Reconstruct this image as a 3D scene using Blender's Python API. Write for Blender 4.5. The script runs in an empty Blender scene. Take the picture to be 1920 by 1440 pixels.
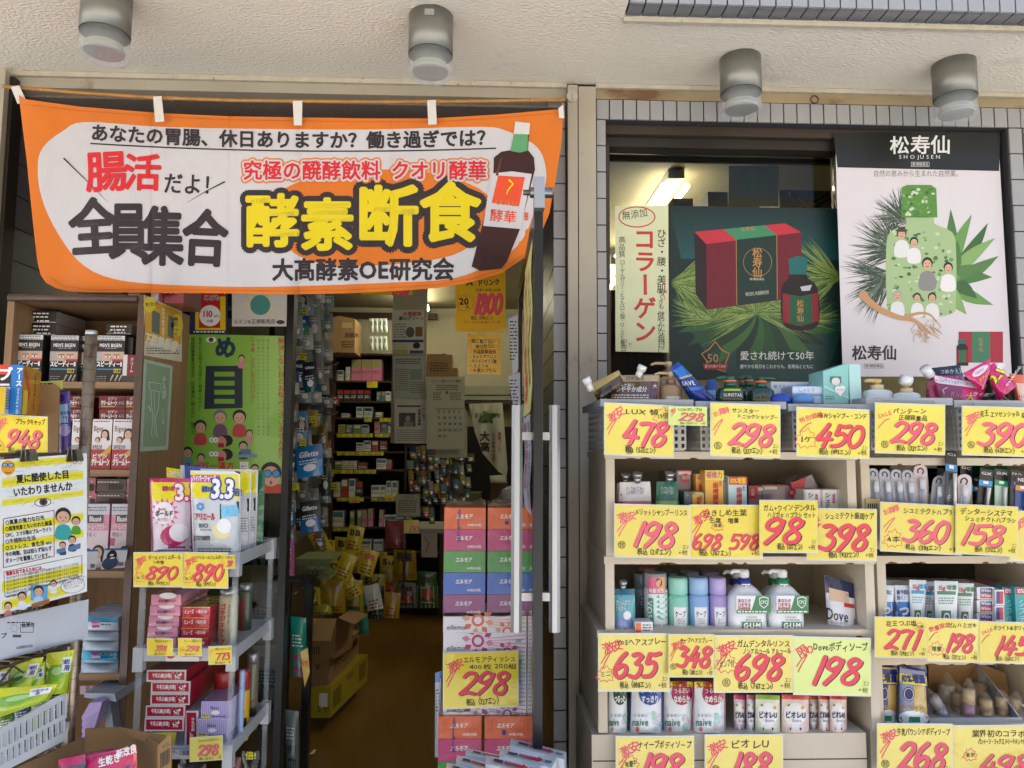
import bpy, math, random
from mathutils import Vector, Matrix
random.seed(7)
R = math.radians
SC = bpy.context.scene
COL = SC.collection
# ---------------------------------------------------------------- camera
F = 1400.0; PSI, PIT, ROL = R(2.0), R(5.2), R(0.3)
_f = Vector((math.sin(PSI)*math.cos(PIT), math.cos(PSI)*math.cos(PIT), math.sin(PIT)))
_r = Vector((math.cos(PSI), -math.sin(PSI), 0)); _u = _r.cross(_f)
_r2 = _r*math.cos(ROL)+_u*math.sin(ROL); _u2 = _r2.cross(_f)
EYE = Vector((0, 0, 1.5))
cd = bpy.data.cameras.new('camera'); cam = bpy.data.objects.new('camera', cd); COL.objects.link(cam)
cd.sensor_width = 36; cd.lens = F/1920*36; cd.clip_start = 0.05; cd.clip_end = 300
cam.matrix_world = Matrix((( _r2.x, _u2.x, -_f.x, EYE.x), (_r2.y, _u2.y, -_f.y, EYE.y), (_r2.z, _u2.z, -_f.z, EYE.z), (0, 0, 0, 1)))
SC.camera = cam
# ---------------------------------------------------------------- sky, sun, exposure
SUN_EL, SUN_AZ = R(58), R(-14)      # the sun stands behind the building: the shop front is in open shade
W = bpy.data.worlds.new('World'); SC.world = W; W.use_nodes = True
nt = W.node_tree; sky = nt.nodes.new('ShaderNodeTexSky'); sky.sky_type = 'NISHITA'; sky.sun_disc = False
sky.sun_elevation = SUN_EL; sky.sun_rotation = SUN_AZ; sky.dust_density = 2.0; sky.ozone_density = .8
nt.links.new(sky.outputs[0], nt.nodes['Background'].inputs[0]); nt.nodes['Background'].inputs[1].default_value = 0.15
sl = bpy.data.lights.new('sun', 'SUN'); sl.energy = 4.5; sl.angle = R(0.6); sl.color = (1, .96, .91)
so = bpy.data.objects.new('sun', sl); COL.objects.link(so)
so.rotation_euler = Vector((math.sin(SUN_AZ)*math.cos(SUN_EL), math.cos(SUN_AZ)*math.cos(SUN_EL), math.sin(SUN_EL))).to_track_quat('Z', 'Y').to_euler()
so.location = (0, 0, 12)
SC.view_settings.view_transform = 'Standard'; SC.view_settings.look = 'None'
SC.view_settings.exposure = 1.66; SC.view_settings.gamma = 1.0; SC.view_settings.use_curve_mapping = False
SC.cycles.max_bounces = 8; SC.cycles.diffuse_bounces = 5; SC.cycles.glossy_bounces = 4; SC.cycles.transmission_bounces = 6
SC.cycles.transparent_max_bounces = 12; SC.cycles.caustics_reflective = False; SC.cycles.caustics_refractive = False
SC.cycles.sample_clamp_indirect = 6
try: SC.cycles.use_denoising = True; SC.cycles.denoiser = 'OPENIMAGEDENOISE'
except Exception: pass
# ---------------------------------------------------------------- pixel <-> place
def P(px, py, d):
    v = _f + _r2*((px-960)/F) + _u2*((720-py)/F)
    return v*(d/v.y) + EYE
def disp(p0, d0, p1, d1):            # depth of a vertical plane seen at pixel columns p0 (depth d0) and p1 (depth d1)
    a, b = 1/d0, 1/d1
    return lambda px, py=0: 1/(a+(b-a)*(px-p0)/(p1-p0))
# ---------------------------------------------------------------- materials
_M = {}
def srgb(h):
    h = h.lstrip('#'); c = [int(h[i:i+2], 16)/255 for i in (0, 2, 4)]
    return tuple((x/12.92 if x <= .04045 else ((x+.055)/1.055)**2.4)*0.86 for x in c)
def mk(key, col, rough=.5, metal=0, coat=0, bump=0, bscale=60, var=0, vscale=8, trans=0, alpha=1, emis=0, bdist=.002, ior=1.45, stretch=(1, 1, 1), dirt=None, sheen=0):
    if key in _M: return _M[key]
    m = bpy.data.materials.new(key); m.use_nodes = True; t = m.node_tree; b = t.nodes['Principled BSDF']
    c = srgb(col) if isinstance(col, str) else tuple(col)
    b.inputs['Base Color'].default_value = (*c, 1); b.inputs['Roughness'].default_value = rough; b.inputs['Metallic'].default_value = metal
    b.inputs['Coat Weight'].default_value = coat; b.inputs['Coat Roughness'].default_value = .08
    b.inputs['Transmission Weight'].default_value = trans; b.inputs['Alpha'].default_value = alpha; b.inputs['IOR'].default_value = ior
    if sheen: b.inputs['Sheen Weight'].default_value = sheen
    if emis: b.inputs['Emission Color'].default_value = (*c, 1); b.inputs['Emission Strength'].default_value = emis
    tc = t.nodes.new('ShaderNodeTexCoord'); mp = t.nodes.new('ShaderNodeMapping'); mp.inputs['Scale'].default_value = stretch
    t.links.new(tc.outputs['Object'], mp.inputs[0])
    if var or dirt:
        n = t.nodes.new('ShaderNodeTexNoise'); n.inputs['Scale'].default_value = vscale; n.inputs['Detail'].default_value = 5
        t.links.new(mp.outputs[0], n.inputs['Vector'])
        r = t.nodes.new('ShaderNodeValToRGB'); t.links.new(n.outputs[0], r.inputs[0])
        e = r.color_ramp.elements; e[0].position = .3; e[1].position = .7
        lo = tuple(max(0, x*(1-var)) for x in c); hi = tuple(min(1, x*(1+var)) for x in c)
        e[0].color = (*lo, 1); e[1].color = (*hi, 1); out = r.outputs[0]
        if dirt:
            n2 = t.nodes.new('ShaderNodeTexNoise'); n2.inputs['Scale'].default_value = dirt[1]; n2.inputs['Detail'].default_value = 8; n2.inputs['Roughness'].default_value = .7
            t.links.new(mp.outputs[0], n2.inputs['Vector'])
            r2 = t.nodes.new('ShaderNodeValToRGB'); t.links.new(n2.outputs[0], r2.inputs[0]); q = r2.color_ramp.elements
            q[0].position = dirt[2]; q[1].position = dirt[2]+.12; q[0].color = (0, 0, 0, 1); q[1].color = (dirt[3] if len(dirt) > 3 else 1,)*3+(1,)
            mx = t.nodes.new('ShaderNodeMix'); mx.data_type = 'RGBA'
            t.links.new(r2.outputs[0], mx.inputs[0]); t.links.new(out, mx.inputs[6]); mx.inputs[7].default_value = (*srgb(dirt[0]), 1); out = mx.outputs[2]
        t.links.new(out, b.inputs['Base Color'])
    if bump:
        n = t.nodes.new('ShaderNodeTexNoise'); n.inputs['Scale'].default_value = bscale; n.inputs['Detail'].default_value = 3
        t.links.new(mp.outputs[0], n.inputs['Vector'])
        u = t.nodes.new('ShaderNodeBump'); u.inputs['Strength'].default_value = bump; u.inputs['Distance'].default_value = bdist
        t.links.new(n.outputs[0], u.inputs['Height']); t.links.new(u.outputs[0], b.inputs['Normal']); t.links.new(u.outputs[0], b.inputs['Coat Normal'])
    _M[key] = m
    return m
def ink(c): return mk('ink'+c, c, .45)
def pap(c): return mk('paper'+c, c, .55, var=.05, vscale=12)                     # printed paper
def gls(c): return mk('gloss'+c, c, .28, coat=.25, var=.03, vscale=20)           # printed carton, plastic
def foil(c): return mk('film'+c, c, .22, coat=.5, bump=.9, bscale=26, bdist=.006, var=.05)   # crinkled film packs
def lam(c): return mk('laminated'+c, c, .35, coat=.6, bump=.8, bscale=13, bdist=.006, var=.04, vscale=6)      # card in a clear sleeve
def wood(c, k='v'): return mk('wood'+k+c, c, .55, var=.16, vscale=6, stretch=(14, 14, 1) if k == 'v' else (1, 14, 14), bump=.15, bscale=30)
# ---------------------------------------------------------------- glyphs
_G = {}
def glyph(ch, off):
    k = (ch, off)
    if k not in _G:
        c = bpy.data.curves.new('t', 'FONT'); c.body = ch; c.offset = off; c.resolution_u = 2
        o = bpy.data.objects.new('t', c); m = o.to_mesh()
        vs = [(v.co.x, v.co.y) for v in m.vertices]; fs = [tuple(p.vertices) for p in m.polygons]
        o.to_mesh_clear(); bpy.data.objects.remove(o); bpy.data.curves.remove(c)
        adv = 1.0 if ord(ch) > 0x2E7F else (max((v[0] for v in vs), default=.25)+.07)
        _G[k] = (vs, fs, adv)
    return _G[k]
def smooth(pts, n=5, closed=False):
    out = []; N = len(pts); rng = range(N if closed else N-1)
    for i in rng:
        p0 = pts[(i-1) % N] if closed or i > 0 else pts[i]; p1 = pts[i]; p2 = pts[(i+1) % N]; p3 = pts[(i+2) % N] if closed or i+2 < N else pts[(i+1) % N]
        for k in range(n):
            t = k/n
            out.append(tuple(.5*((2*b)+(-a+c)*t+(2*a-5*b+4*c-d)*t*t+(-a+3*b-3*c+d)*t**3) for a, b, c, d in zip(p0, p1, p2, p3)))
    if not closed: out.append(tuple(pts[-1]))
    return out
DIG = {'0': [[(.34, .98), (.1, .75), (.04, .35), (.25, .02), (.5, .2), (.6, .6), (.5, .92), (.3, .98)]],
 '1': [[(.36, 1), (.3, .6), (.16, .0)]],
 '2': [[(.08, .8), (.25, .97), (.5, .95), (.56, .72), (.35, .4), (.04, .05)], [(.04, .05), (.3, .1), (.6, .03)]],
 '3': [[(.1, .93), (.35, .97), (.52, .86)], [(.52, .86), (.28, .58)], [(.28, .57), (.52, .48), (.52, .2), (.3, .03), (.02, .1)]],
 '4': [[(.4, 1), (.2, .62), (.02, .36)], [(.02, .34), (.3, .36), (.62, .34)], [(.48, .66), (.42, .3), (.34, .0)]],
 '5': [[(.2, .96), (.4, .95), (.64, .97)], [(.2, .96), (.12, .58)], [(.12, .58), (.42, .62), (.54, .38), (.38, .08), (.02, .05)]],
 '6': [[(.44, 1), (.18, .7), (.05, .3), (.22, .02), (.48, .12), (.54, .38), (.36, .5), (.12, .34)]],
 '7': [[(.02, .9), (.3, .94), (.62, .9)], [(.62, .9), (.44, .5), (.3, .0)]],
 '8': [[(.54, .84), (.36, .98), (.15, .82), (.3, .56), (.52, .3), (.4, .04), (.12, .04), (.06, .26), (.3, .52), (.52, .72), (.54, .86)]],
 '9': [[(.54, .84), (.36, .98), (.12, .84), (.1, .6), (.3, .52), (.5, .68), (.56, .88)], [(.57, .9), (.46, .45), (.12, .0)]]}
# ---------------------------------------------------------------- mesh builder
EPS = .0004
class B:
    """Collects one mesh. Print is laid on a surface through fr(u, v, layer) -> world point; u, v run in pixels of the photograph, v down."""
    def __init__(s, fr=None): s.v, s.f, s.m, s.sm, s.mats, s.fr, s.k, s.curv = [], [], [], [], [], fr, 0, False
    def mi(s, m):
        if m not in s.mats: s.mats.append(m)
        return s.mats.index(m)
    def add(s, vs, fs, m, smooth=False):
        o = len(s.v); s.v += [tuple(p) for p in vs]; i = s.mi(m)
        for q in fs: s.f.append(tuple(a+o for a in q)); s.m.append(i); s.sm.append(smooth)
    def poly(s, pts, m, l=1): s.add([s.fr(a, b, l) for a, b in pts], [tuple(range(len(pts)))], m)
    def rect(s, u0, v0, u1, v1, m, l=1, n=1, k=1):
        s.add([s.fr(u0+(u1-u0)*i/n, v0+(v1-v0)*j/k, l) for j in range(k+1) for i in range(n+1)],
              [(j*(n+1)+i, j*(n+1)+i+1, (j+1)*(n+1)+i+1, (j+1)*(n+1)+i) for j in range(k) for i in range(n)], m, n*k > 1)
    def ell(s, cu, cv, ru, rv, m, l=1, n=18, rot=0):
        c, d = math.cos(rot), math.sin(rot); pts = []
        for i in range(n):
            a = 2*math.pi*i/n; x, y = ru*math.cos(a), rv*math.sin(a); pts.append((cu+x*c-y*d, cv+x*d+y*c))
        if not s.curv: s.poly(pts, m, l); return
        vs = [s.fr(cu, cv, l)]+[s.fr(cu+(x-cu)*k, cv+(y-cv)*k, l) for k in (.35, .7, 1) for x, y in pts]
        s.add(vs, [(0, 1+i, 1+(i+1) % n) for i in range(n)]+[(1+j*n+i, 1+j*n+n+i, 1+j*n+n+(i+1) % n, 1+j*n+(i+1) % n) for j in (0, 1) for i in range(n)], m, True)
    def ring(s, cu, cv, ru, rv, w, m, l=1, n=20):
        vs = []
        for i in range(n):
            a = 2*math.pi*i/n
            for k in (0, w): vs.append(s.fr(cu+(ru-k)*math.cos(a), cv+(rv-k)*math.sin(a), l))
        s.add(vs, [(2*i, (2*i+2) % (2*n), (2*i+3) % (2*n), 2*i+1) for i in range(n)], m)
    def line(s, pts, w, m, l=1, closed=False, taper=0):
        n = len(pts); vs = []
        for i in range(n):
            a = pts[i-1] if (i or closed) else pts[0]; b = pts[(i+1) % n] if (i < n-1 or closed) else pts[-1]
            dx, dy = b[0]-a[0], b[1]-a[1]; L = math.hypot(dx, dy) or 1; k = w/2*(1-taper*i/max(1, n-1))
            vs += [s.fr(pts[i][0]-dy/L*k, pts[i][1]+dx/L*k, l+s.k), s.fr(pts[i][0]+dy/L*k, pts[i][1]-dx/L*k, l+s.k)]
            s.k = (s.k+.011) % .45
        s.add(vs, [(2*i, 2*i+1, (2*i+3) % (2*n), (2*i+2) % (2*n)) for i in range(n if closed else n-1)], m)
    def frame(s, u0, v0, u1, v1, w, m, l=1):
        s.rect(u0, v0, u1, v0+w, m, l); s.rect(u0, v1-w, u1, v1, m, l); s.rect(u0, v0+w, u0+w, v1-w, m, l); s.rect(u1-w, v0+w, u1, v1-w, m, l)
    def star(s, cu, cv, r0, r1, n, m, l=1, w=0, sy=1, rot=0):
        pts = []
        for i in range(2*n):
            a = math.pi*i/n+rot; r = (r0 if i % 2 else r1)*(1+.12*math.sin(i*7.3)); pts.append((cu+r*math.cos(a), cv+r*math.sin(a)*sy))
        s.line(pts, w, m, l, True) if w else s.poly(pts, m, l)
    def text(s, t, u, v, h, m, l=2, bold=0, w=None, vert=False, shear=0, rot=0, jit=0, sp=1.0, anchor='l', sx=1.0, curve=None):
        """em square height h (pixels), its top at v"""
        if not t: return
        if s.curv: l += 2.5
        if vert:
            x = 0; y = 0; items = []
            for ch in t:
                vs, fs, adv = glyph(ch, 0); items.append((vs, fs, 0, y, ch in 'ー〜～|（）()「」' )); y += sp*(1 if ord(ch) > 0x2E7F or ch.isdigit() else .6)
            tot = None
        else:
            x = 0; items = []
            for ch in t:
                vs, fs, adv = glyph(ch, 0); items.append((vs, fs, x, 0, False)); x += adv*sp
            tot = x*h*sx
            if w: sx *= w/tot; tot = w
            if anchor == 'c': u -= tot/2*math.cos(rot); v -= tot/2*math.sin(rot)
            if anchor == 'r': u -= tot*math.cos(rot); v -= tot*math.sin(rot)
        c, d = math.cos(rot), math.sin(rot)
        for vs, fs, ox, oy, tr in items:
            ja = random.uniform(-jit, jit); js = 1+random.uniform(-jit, jit)*.8; jy = random.uniform(-jit, jit)*.5; out = []
            for gx, gy in vs:
                if tr: gx, gy = .5+(gy-.38), .38-(gx-.5)
                gx, gy = gx*js, gy*js
                if ja: gx, gy = gx-gy*ja, gy+gx*ja
                gx += gy*shear
                a = (ox+gx)*h*sx; b = (oy+.88-gy+jy)*h
                uu, vv = u+a*c-b*d, v+a*d+b*c
                if curve: vv += curve(uu)
                out.append((uu, vv))
            if not bold: s.add([s.fr(x_, y_, l) for x_, y_ in out], fs, m)
            else:                                    # heavier strokes: the glyph laid down again round a small circle
                n = 4 if bold < .035 else 8 if bold < .08 else 12 if bold < .15 else 18
                for i in range(n):
                    q = 2*math.pi*(i+.5)/n; s.k = (s.k+.011) % .45; ex, ey = bold*h*.72*math.cos(q), bold*h*.72*math.sin(q)
                    s.add([s.fr(x_+ex, y_+ey, l+s.k) for x_, y_ in out], fs, m)
    def digits(s, t, u, v, h, m, m2, l=3, wd=.19, sp=.66, shear=.16, sx=1.0, rot=0):
        """fat brush numerals, top left at u, v"""
        c, d = math.cos(rot), math.sin(rot); mem = []
        for pas, (mm, off, ww) in enumerate(((m2, .034, wd*1.03), (m, 0, wd))):
            x = 0
            for ci, ch in enumerate(t):
                sc = 1
                if pas == 0: sh_ = [[(a+random.uniform(-.022, .022), q+random.uniform(-.022, .022)) for a, q in st] for st in DIG[ch]]; mem.append(sh_)
                for st in mem[ci]:
                    pts = []
                    for a, b in smooth(st, 4):
                        gx = (x+a+b*shear+off)*h*sx; gy = (1-b+off*.5)*h; pts.append((u+gx*c-gy*d, v+gx*d+gy*c))
                    if mm is None: continue
                    s.line(pts, ww*h, mm, l+pas)
                    for q in (pts[0], pts[-1]):
                        s.k = (s.k+.011) % .45; s.ell(q[0], q[1], ww*h*.49, ww*h*.49, mm, l+pas+s.k, 8)
                x += (.42 if ch == '1' else sp)
    def box(s, x0, x1, y0, y1, z0, z1, m, mt=None, ms=None, skip=''):
        v = [(x, y, z) for z in (z0, z1) for y in (y0, y1) for x in (x0, x1)]
        fs = {'b': (0, 2, 3, 1), 't': (4, 5, 7, 6), 'f': (0, 1, 5, 4), 'k': (2, 6, 7, 3), 'l': (0, 4, 6, 2), 'r': (1, 3, 7, 5)}
        for k, q in fs.items():
            if k in skip: continue
            s.add([v[i] for i in q], [(0, 1, 2, 3)], (mt or m) if k == 't' else (ms or m) if k in 'lr' else m)
    def pbox(s, px0, py0, px1, py1, d, D, m, **k):         # a box whose front stands at depth d, D metres deep
        cx, cy = (px0+px1)/2, (py0+py1)/2
        x0, x1 = P(px0, cy, d).x, P(px1, cy, d).x; z1, z0 = P(cx, py0, d).z, P(cx, py1, d).z
        s.box(x0, x1, d, d+D, z0, z1, m, **k); return x0, x1, z0, z1
    def lathe(s, cx, cy, z0, prof, seg=20, sx=1, sy=1):     # prof = [(r, z, material)], bottom to top
        vs = []; n = len(prof)
        for r, z, _ in prof:
            for i in range(seg):
                a = 2*math.pi*i/seg; vs.append((cx+r*sx*math.cos(a), cy+r*sy*math.sin(a), z0+z))
        o = len(s.v); s.v += vs
        for j in range(n-1):
            mm = s.mi(prof[j][2])
            for i in range(seg):
                k = (i+1) % seg; s.f.append((o+j*seg+i, o+j*seg+k, o+(j+1)*seg+k, o+(j+1)*seg+i)); s.m.append(mm); s.sm.append(True)
        s.f.append(tuple(o+(n-1)*seg+i for i in range(seg))); s.m.append(s.mi(prof[-1][2])); s.sm.append(False)
        s.f.append(tuple(o+seg-1-i for i in range(seg))); s.m.append(s.mi(prof[0][2])); s.sm.append(False)
    def tube(s, pts, r, m, seg=8):
        pts = [Vector(p) for p in pts]; vs = []; n = len(pts)
        for i, p in enumerate(pts):
            t = (pts[min(i+1, n-1)]-pts[max(i-1, 0)]).normalized(); a = t.cross(Vector((0, 0, 1)) if abs(t.z) < .9 else Vector((1, 0, 0))).normalized(); b = t.cross(a)
            rr = r[i] if isinstance(r, (list, tuple)) else r
            for k in range(seg):
                q = 2*math.pi*k/seg; vs.append(p+a*rr*math.cos(q)+b*rr*math.sin(q))
        fs = [(j*seg+i, j*seg+(i+1) % seg, (j+1)*seg+(i+1) % seg, (j+1)*seg+i) for j in range(n-1) for i in range(seg)]
        s.add(vs, fs+[tuple(range(seg-1, -1, -1)), tuple((n-1)*seg+i for i in range(seg))], m, True)
    def prism(s, pts, y0, y1, m):                            # px outline pts (at depth y0) pushed back to y1 in metres
        a = [P(u, v, y0) for u, v in pts]; n = len(a); b = [Vector((p.x, y1, p.z)) for p in a]
        s.add(a+b, [tuple(range(n)), tuple(range(2*n-1, n-1, -1))]+[(i, i+n, (i+1) % n+n, (i+1) % n) for i in range(n)], m)
    def slice_map(s, fn, us, vs):
        """cut the flat sheet along u and v lines, then bend it with fn(u, v, layer)"""
        import bmesh
        me = bpy.data.meshes.new('t'); me.from_pydata(s.v, [], s.f); me.polygons.foreach_set('material_index', s.m)
        bm = bmesh.new(); bm.from_mesh(me)
        for k, vals in ((0, us), (1, vs)):
            for q in vals:
                n = (1, 0, 0) if k == 0 else (0, 1, 0); c = (q, 0, 0) if k == 0 else (0, q, 0)
                lo = [f for f in bm.faces if min(v.co[k] for v in f.verts) < q-1e-4 and max(v.co[k] for v in f.verts) > q+1e-4]
                if not lo: continue
                g = set(lo); 
                for f in lo: g.update(f.edges); g.update(f.verts)
                bmesh.ops.bisect_plane(bm, geom=list(g), plane_co=c, plane_no=n)
        bmesh.ops.triangulate(bm, faces=[f for f in bm.faces if len(f.verts) > 4])
        bm.verts.index_update()
        s.v = [tuple(fn(*v.co)) for v in bm.verts]; s.f = [tuple(v.index for v in f.verts) for f in bm.faces]; s.m = [f.material_index for f in bm.faces]; s.sm = [True]*len(s.f)
        bm.free(); bpy.data.meshes.remove(me)
    def leaf(s, x0, y0, x1, y1, w, m, l=1, bend=0):
        n = 7; dx, dy = x1-x0, y1-y0; L = math.hypot(dx, dy) or 1; nx, ny = -dy/L, dx/L; s.k = (s.k+.013) % .9; A, C = [], []
        for i in range(n):
            t = i/(n-1); h = w/2*math.sin(math.pi*t**.8); o = bend*math.sin(math.pi*t)
            A.append((x0+dx*t+nx*(o+h), y0+dy*t+ny*(o+h))); C.append((x0+dx*t+nx*(o-h), y0+dy*t+ny*(o-h)))
        s.poly(A+C[-2:0:-1], m, l+s.k)
    def build(s, name, parent=None, origin=None, label=None, cat=None, group=None, kind=None):
        xs, ys, zs = zip(*s.v)
        o = Vector(origin) if origin else Vector(((min(xs)+max(xs))/2, (min(ys)+max(ys))/2, min(zs)))
        me = bpy.data.meshes.new(name); me.from_pydata([(a-o.x, b-o.y, c-o.z) for a, b, c in s.v], [], s.f)
        for m in s.mats: me.materials.append(m)
        me.polygons.foreach_set('material_index', s.m); me.polygons.foreach_set('use_smooth', s.sm); me.update()
        ob = bpy.data.objects.new(name, me); COL.objects.link(ob)
        if parent: ob.parent = parent; ob.location = o-absloc(parent)
        else: ob.location = o
        tag(ob, label, cat, group, kind); return ob
def absloc(o):
    v = Vector(o.location)
    while o.parent: o = o.parent; v += Vector(o.location)
    return v
def tag(o, label=None, cat=None, group=None, kind=None):
    for k, x in (('label', label), ('category', cat), ('group', group), ('kind', kind)):
        if x: o[k] = x
    return o
def thing(name, loc, label, cat, group=None, kind=None):
    o = bpy.data.objects.new(name, None); o.location = loc; o.empty_display_size = .05; COL.objects.link(o); return tag(o, label, cat, group, kind)
def clone(o, off, label=None, parent=None):
    c = o.copy(); COL.objects.link(c); c.location = Vector(o.location)+Vector(off)
    if label: c['label'] = label
    if parent: c.parent = parent
    for ch in o.children:
        k = ch.copy(); COL.objects.link(k); k.parent = c
        for g in ch.children:
            h = g.copy(); COL.objects.link(h); h.parent = k
    return c
def plane(d, e=1.0):                  # print frame: photograph pixels on the upright plane(s) at depth d (a number or a function of px, py)
    if callable(d): return lambda u, v, l: P(u, v, d(u, v)) - Vector((0, EPS*l*e, 0))
    return lambda u, v, l: P(u, v, d) - Vector((0, EPS*l*e, 0))
def quad(tl, tr, br, bl, d, bulge=0, tilt=0, ext=0, base=1.0):
    """print frame 0..1 x 0..1 on a (bulging, leaning) quadrilateral with those pixel corners"""
    def fr(u, v, l):
        x = (tl[0]*(1-u)+tr[0]*u)*(1-v)+(bl[0]*(1-u)+br[0]*u)*v; y = (tl[1]*(1-u)+tr[1]*u)*(1-v)+(bl[1]*(1-u)+br[1]*u)*v
        uu = min(1, max(0, u)); vv = min(1, max(0, v))
        k = bulge*(max(0, 1-(2*uu-1)**2))**.7*min(1, (vv*1.25)**.8)*(1 if vv < .86 else 1-(vv-.86)*1.2)
        return P(x, y, d - k - tilt*(v-.5)) - Vector((0, EPS*l, 0))
    return fr
# ================================================================ STRUCTURE
def dz(px, py, z): return (z-1.5)/(P(px, py, 1).z-1.5)
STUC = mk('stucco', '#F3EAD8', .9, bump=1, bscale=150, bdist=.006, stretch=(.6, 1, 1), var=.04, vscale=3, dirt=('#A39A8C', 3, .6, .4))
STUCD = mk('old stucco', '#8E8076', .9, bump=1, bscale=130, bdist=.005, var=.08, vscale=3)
STEEL = mk('painted steel', '#B3A995', .5, var=.09, vscale=4, dirt=('#6E5E4C', 9, .6, .7), bump=.1, bscale=40)
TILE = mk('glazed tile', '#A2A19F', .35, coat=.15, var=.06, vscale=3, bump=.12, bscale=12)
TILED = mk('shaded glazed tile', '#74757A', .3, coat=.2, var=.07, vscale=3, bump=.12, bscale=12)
GROUT = mk('grout', '#39393A', .9)
WALLP = mk('painted wall', '#B9B4A8', .7, var=.05, vscale=2, dirt=('#8A8375', 2.5, .62, .5), bump=.15, bscale=60)
DFRAME = mk('dark anodised frame', '#3A342F', .35, metal=.5, var=.08)
GLASS = mk('window glass', '#FFFFFF', .0, trans=1, ior=1.2)
ALU = mk('brushed aluminium', '#AEB0B2', .38, metal=.85, var=.04, bump=.05, bscale=200, stretch=(20, 20, 1))
FW, XL, XP0, XP1, XR, SZ = 2.2, -1.43, .24, .327, 1.655, 2.63
def S(name, fn, parent=None, kind='structure', **k):
    b = B(); fn(b); return b.build(name, parent, kind=kind, **k)
S('street', lambda b: b.box(-60, 60, -60, 1.2, -.12, -.1, mk('street concrete', '#D6D5D1', .85, var=.12, vscale=1.5, dirt=('#6F6A62', .8, .6, .5), bump=.3, bscale=80)), origin=(0, 0, -.12))
S('pavement', lambda b: b.box(-12, 12, .2, 2.66, -.1, .0, mk('pavement', '#B4B2AE', .85, var=.12, vscale=4, bump=.3, bscale=90)))
S('shop_floor', lambda b: b.box(-2.8, 2.6, 2.66, 6.3, 0, .2, mk('shop floor', '#7E5E2A', .3, coat=.35, var=.14, vscale=5, stretch=(6, 1, 1))))
S('shop_ceiling', lambda b: b.box(-2.8, 2.6, 2.64, 6.3, 2.7, 2.8, mk('shop ceiling', '#8F8768', .8, var=.04)))
CREAM = mk('shop wall paint', '#A79F86', .8, var=.05)
S('shop_wall_back', lambda b: b.box(-2.8, 2.6, 6.22, 6.3, .2, 2.7, CREAM))
S('shop_wall_left', lambda b: b.box(-2.88, -2.8, 2.66, 6.3, .2, 2.7, CREAM))
S('shop_wall_right', lambda b: b.box(2.6, 2.68, 2.3, 6.3, .2, 2.7, CREAM))
XC = P(1128, 20, 1.95).x
S('soffit', lambda b: (b.box(-5, XC, 1.15, FW+.0, SZ, 2.95, STUC), b.box(XC, 5, 1.846, FW, SZ, 2.95, STUC)), origin=(0, FW, SZ))
S('upper_wall', lambda b: (b.box(-5, XC, 2.0, 8, 2.95, 3.7, WALLP), b.box(XC, 5, 1.846, 8, 2.952, 3.7, WALLP), b.box(-5, 5, 2.2, 2.66, 2.70, 2.95, WALLP)), origin=(0, 2.2, 2.7))  # unseen building mass, height shaped to shade the front yet sun the street
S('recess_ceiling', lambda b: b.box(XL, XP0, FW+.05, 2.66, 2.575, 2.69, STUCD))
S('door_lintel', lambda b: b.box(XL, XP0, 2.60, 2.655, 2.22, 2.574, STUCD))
# soffit drip edge, chipped paint line and shutter box trim
def trim(b):
    b.box(-3, XP0, FW+.001, FW+.05, 2.582, SZ-.001, STEEL); b.box(-3, XP0, FW-.012, FW, 2.613, SZ-.002, mk('chipped edge paint', '#C3B9A3', .7, dirt=('#5B4A38', 45, .6), var=.1, vscale=30))
    b.box(-3, XP0, FW+.052, FW+.056, 2.576, 2.60, DFRAME)
tr_ = B(); trim(tr_); tr_.build('shutter_box', label='beige metal roller shutter box along the edge of the stucco soffit over the entrance', cat='shutter box')
def trim2(b):
    b.box(XP1+.002, 3, FW+.001, FW+.03, 2.585, SZ-.001, mk('rust stained trim', '#A4926F', .6, dirt=('#6A3E1E', 4, .5, .85), var=.15, vscale=6, stretch=(.5, 1, 1)))
    b.box(XP1+.002, 3, FW-.012, FW, 2.615, SZ-.002, _M['chipped edge paint'])
tr_ = B(); trim2(tr_); hk = P(1524, 190, FW)
t0 = tr_.build('shutter_rail', label='rust stained metal rail above the tiled window surround', cat='rail')
h = B(); h.tube([(hk.x+.012*math.cos(a/5), FW-.012, hk.z+.012*math.sin(a/5)) for a in range(0, 32)], .0018, mk('rust', '#4A2A18', .8, metal=.3), 6); h.build('hook', t0)
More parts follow.
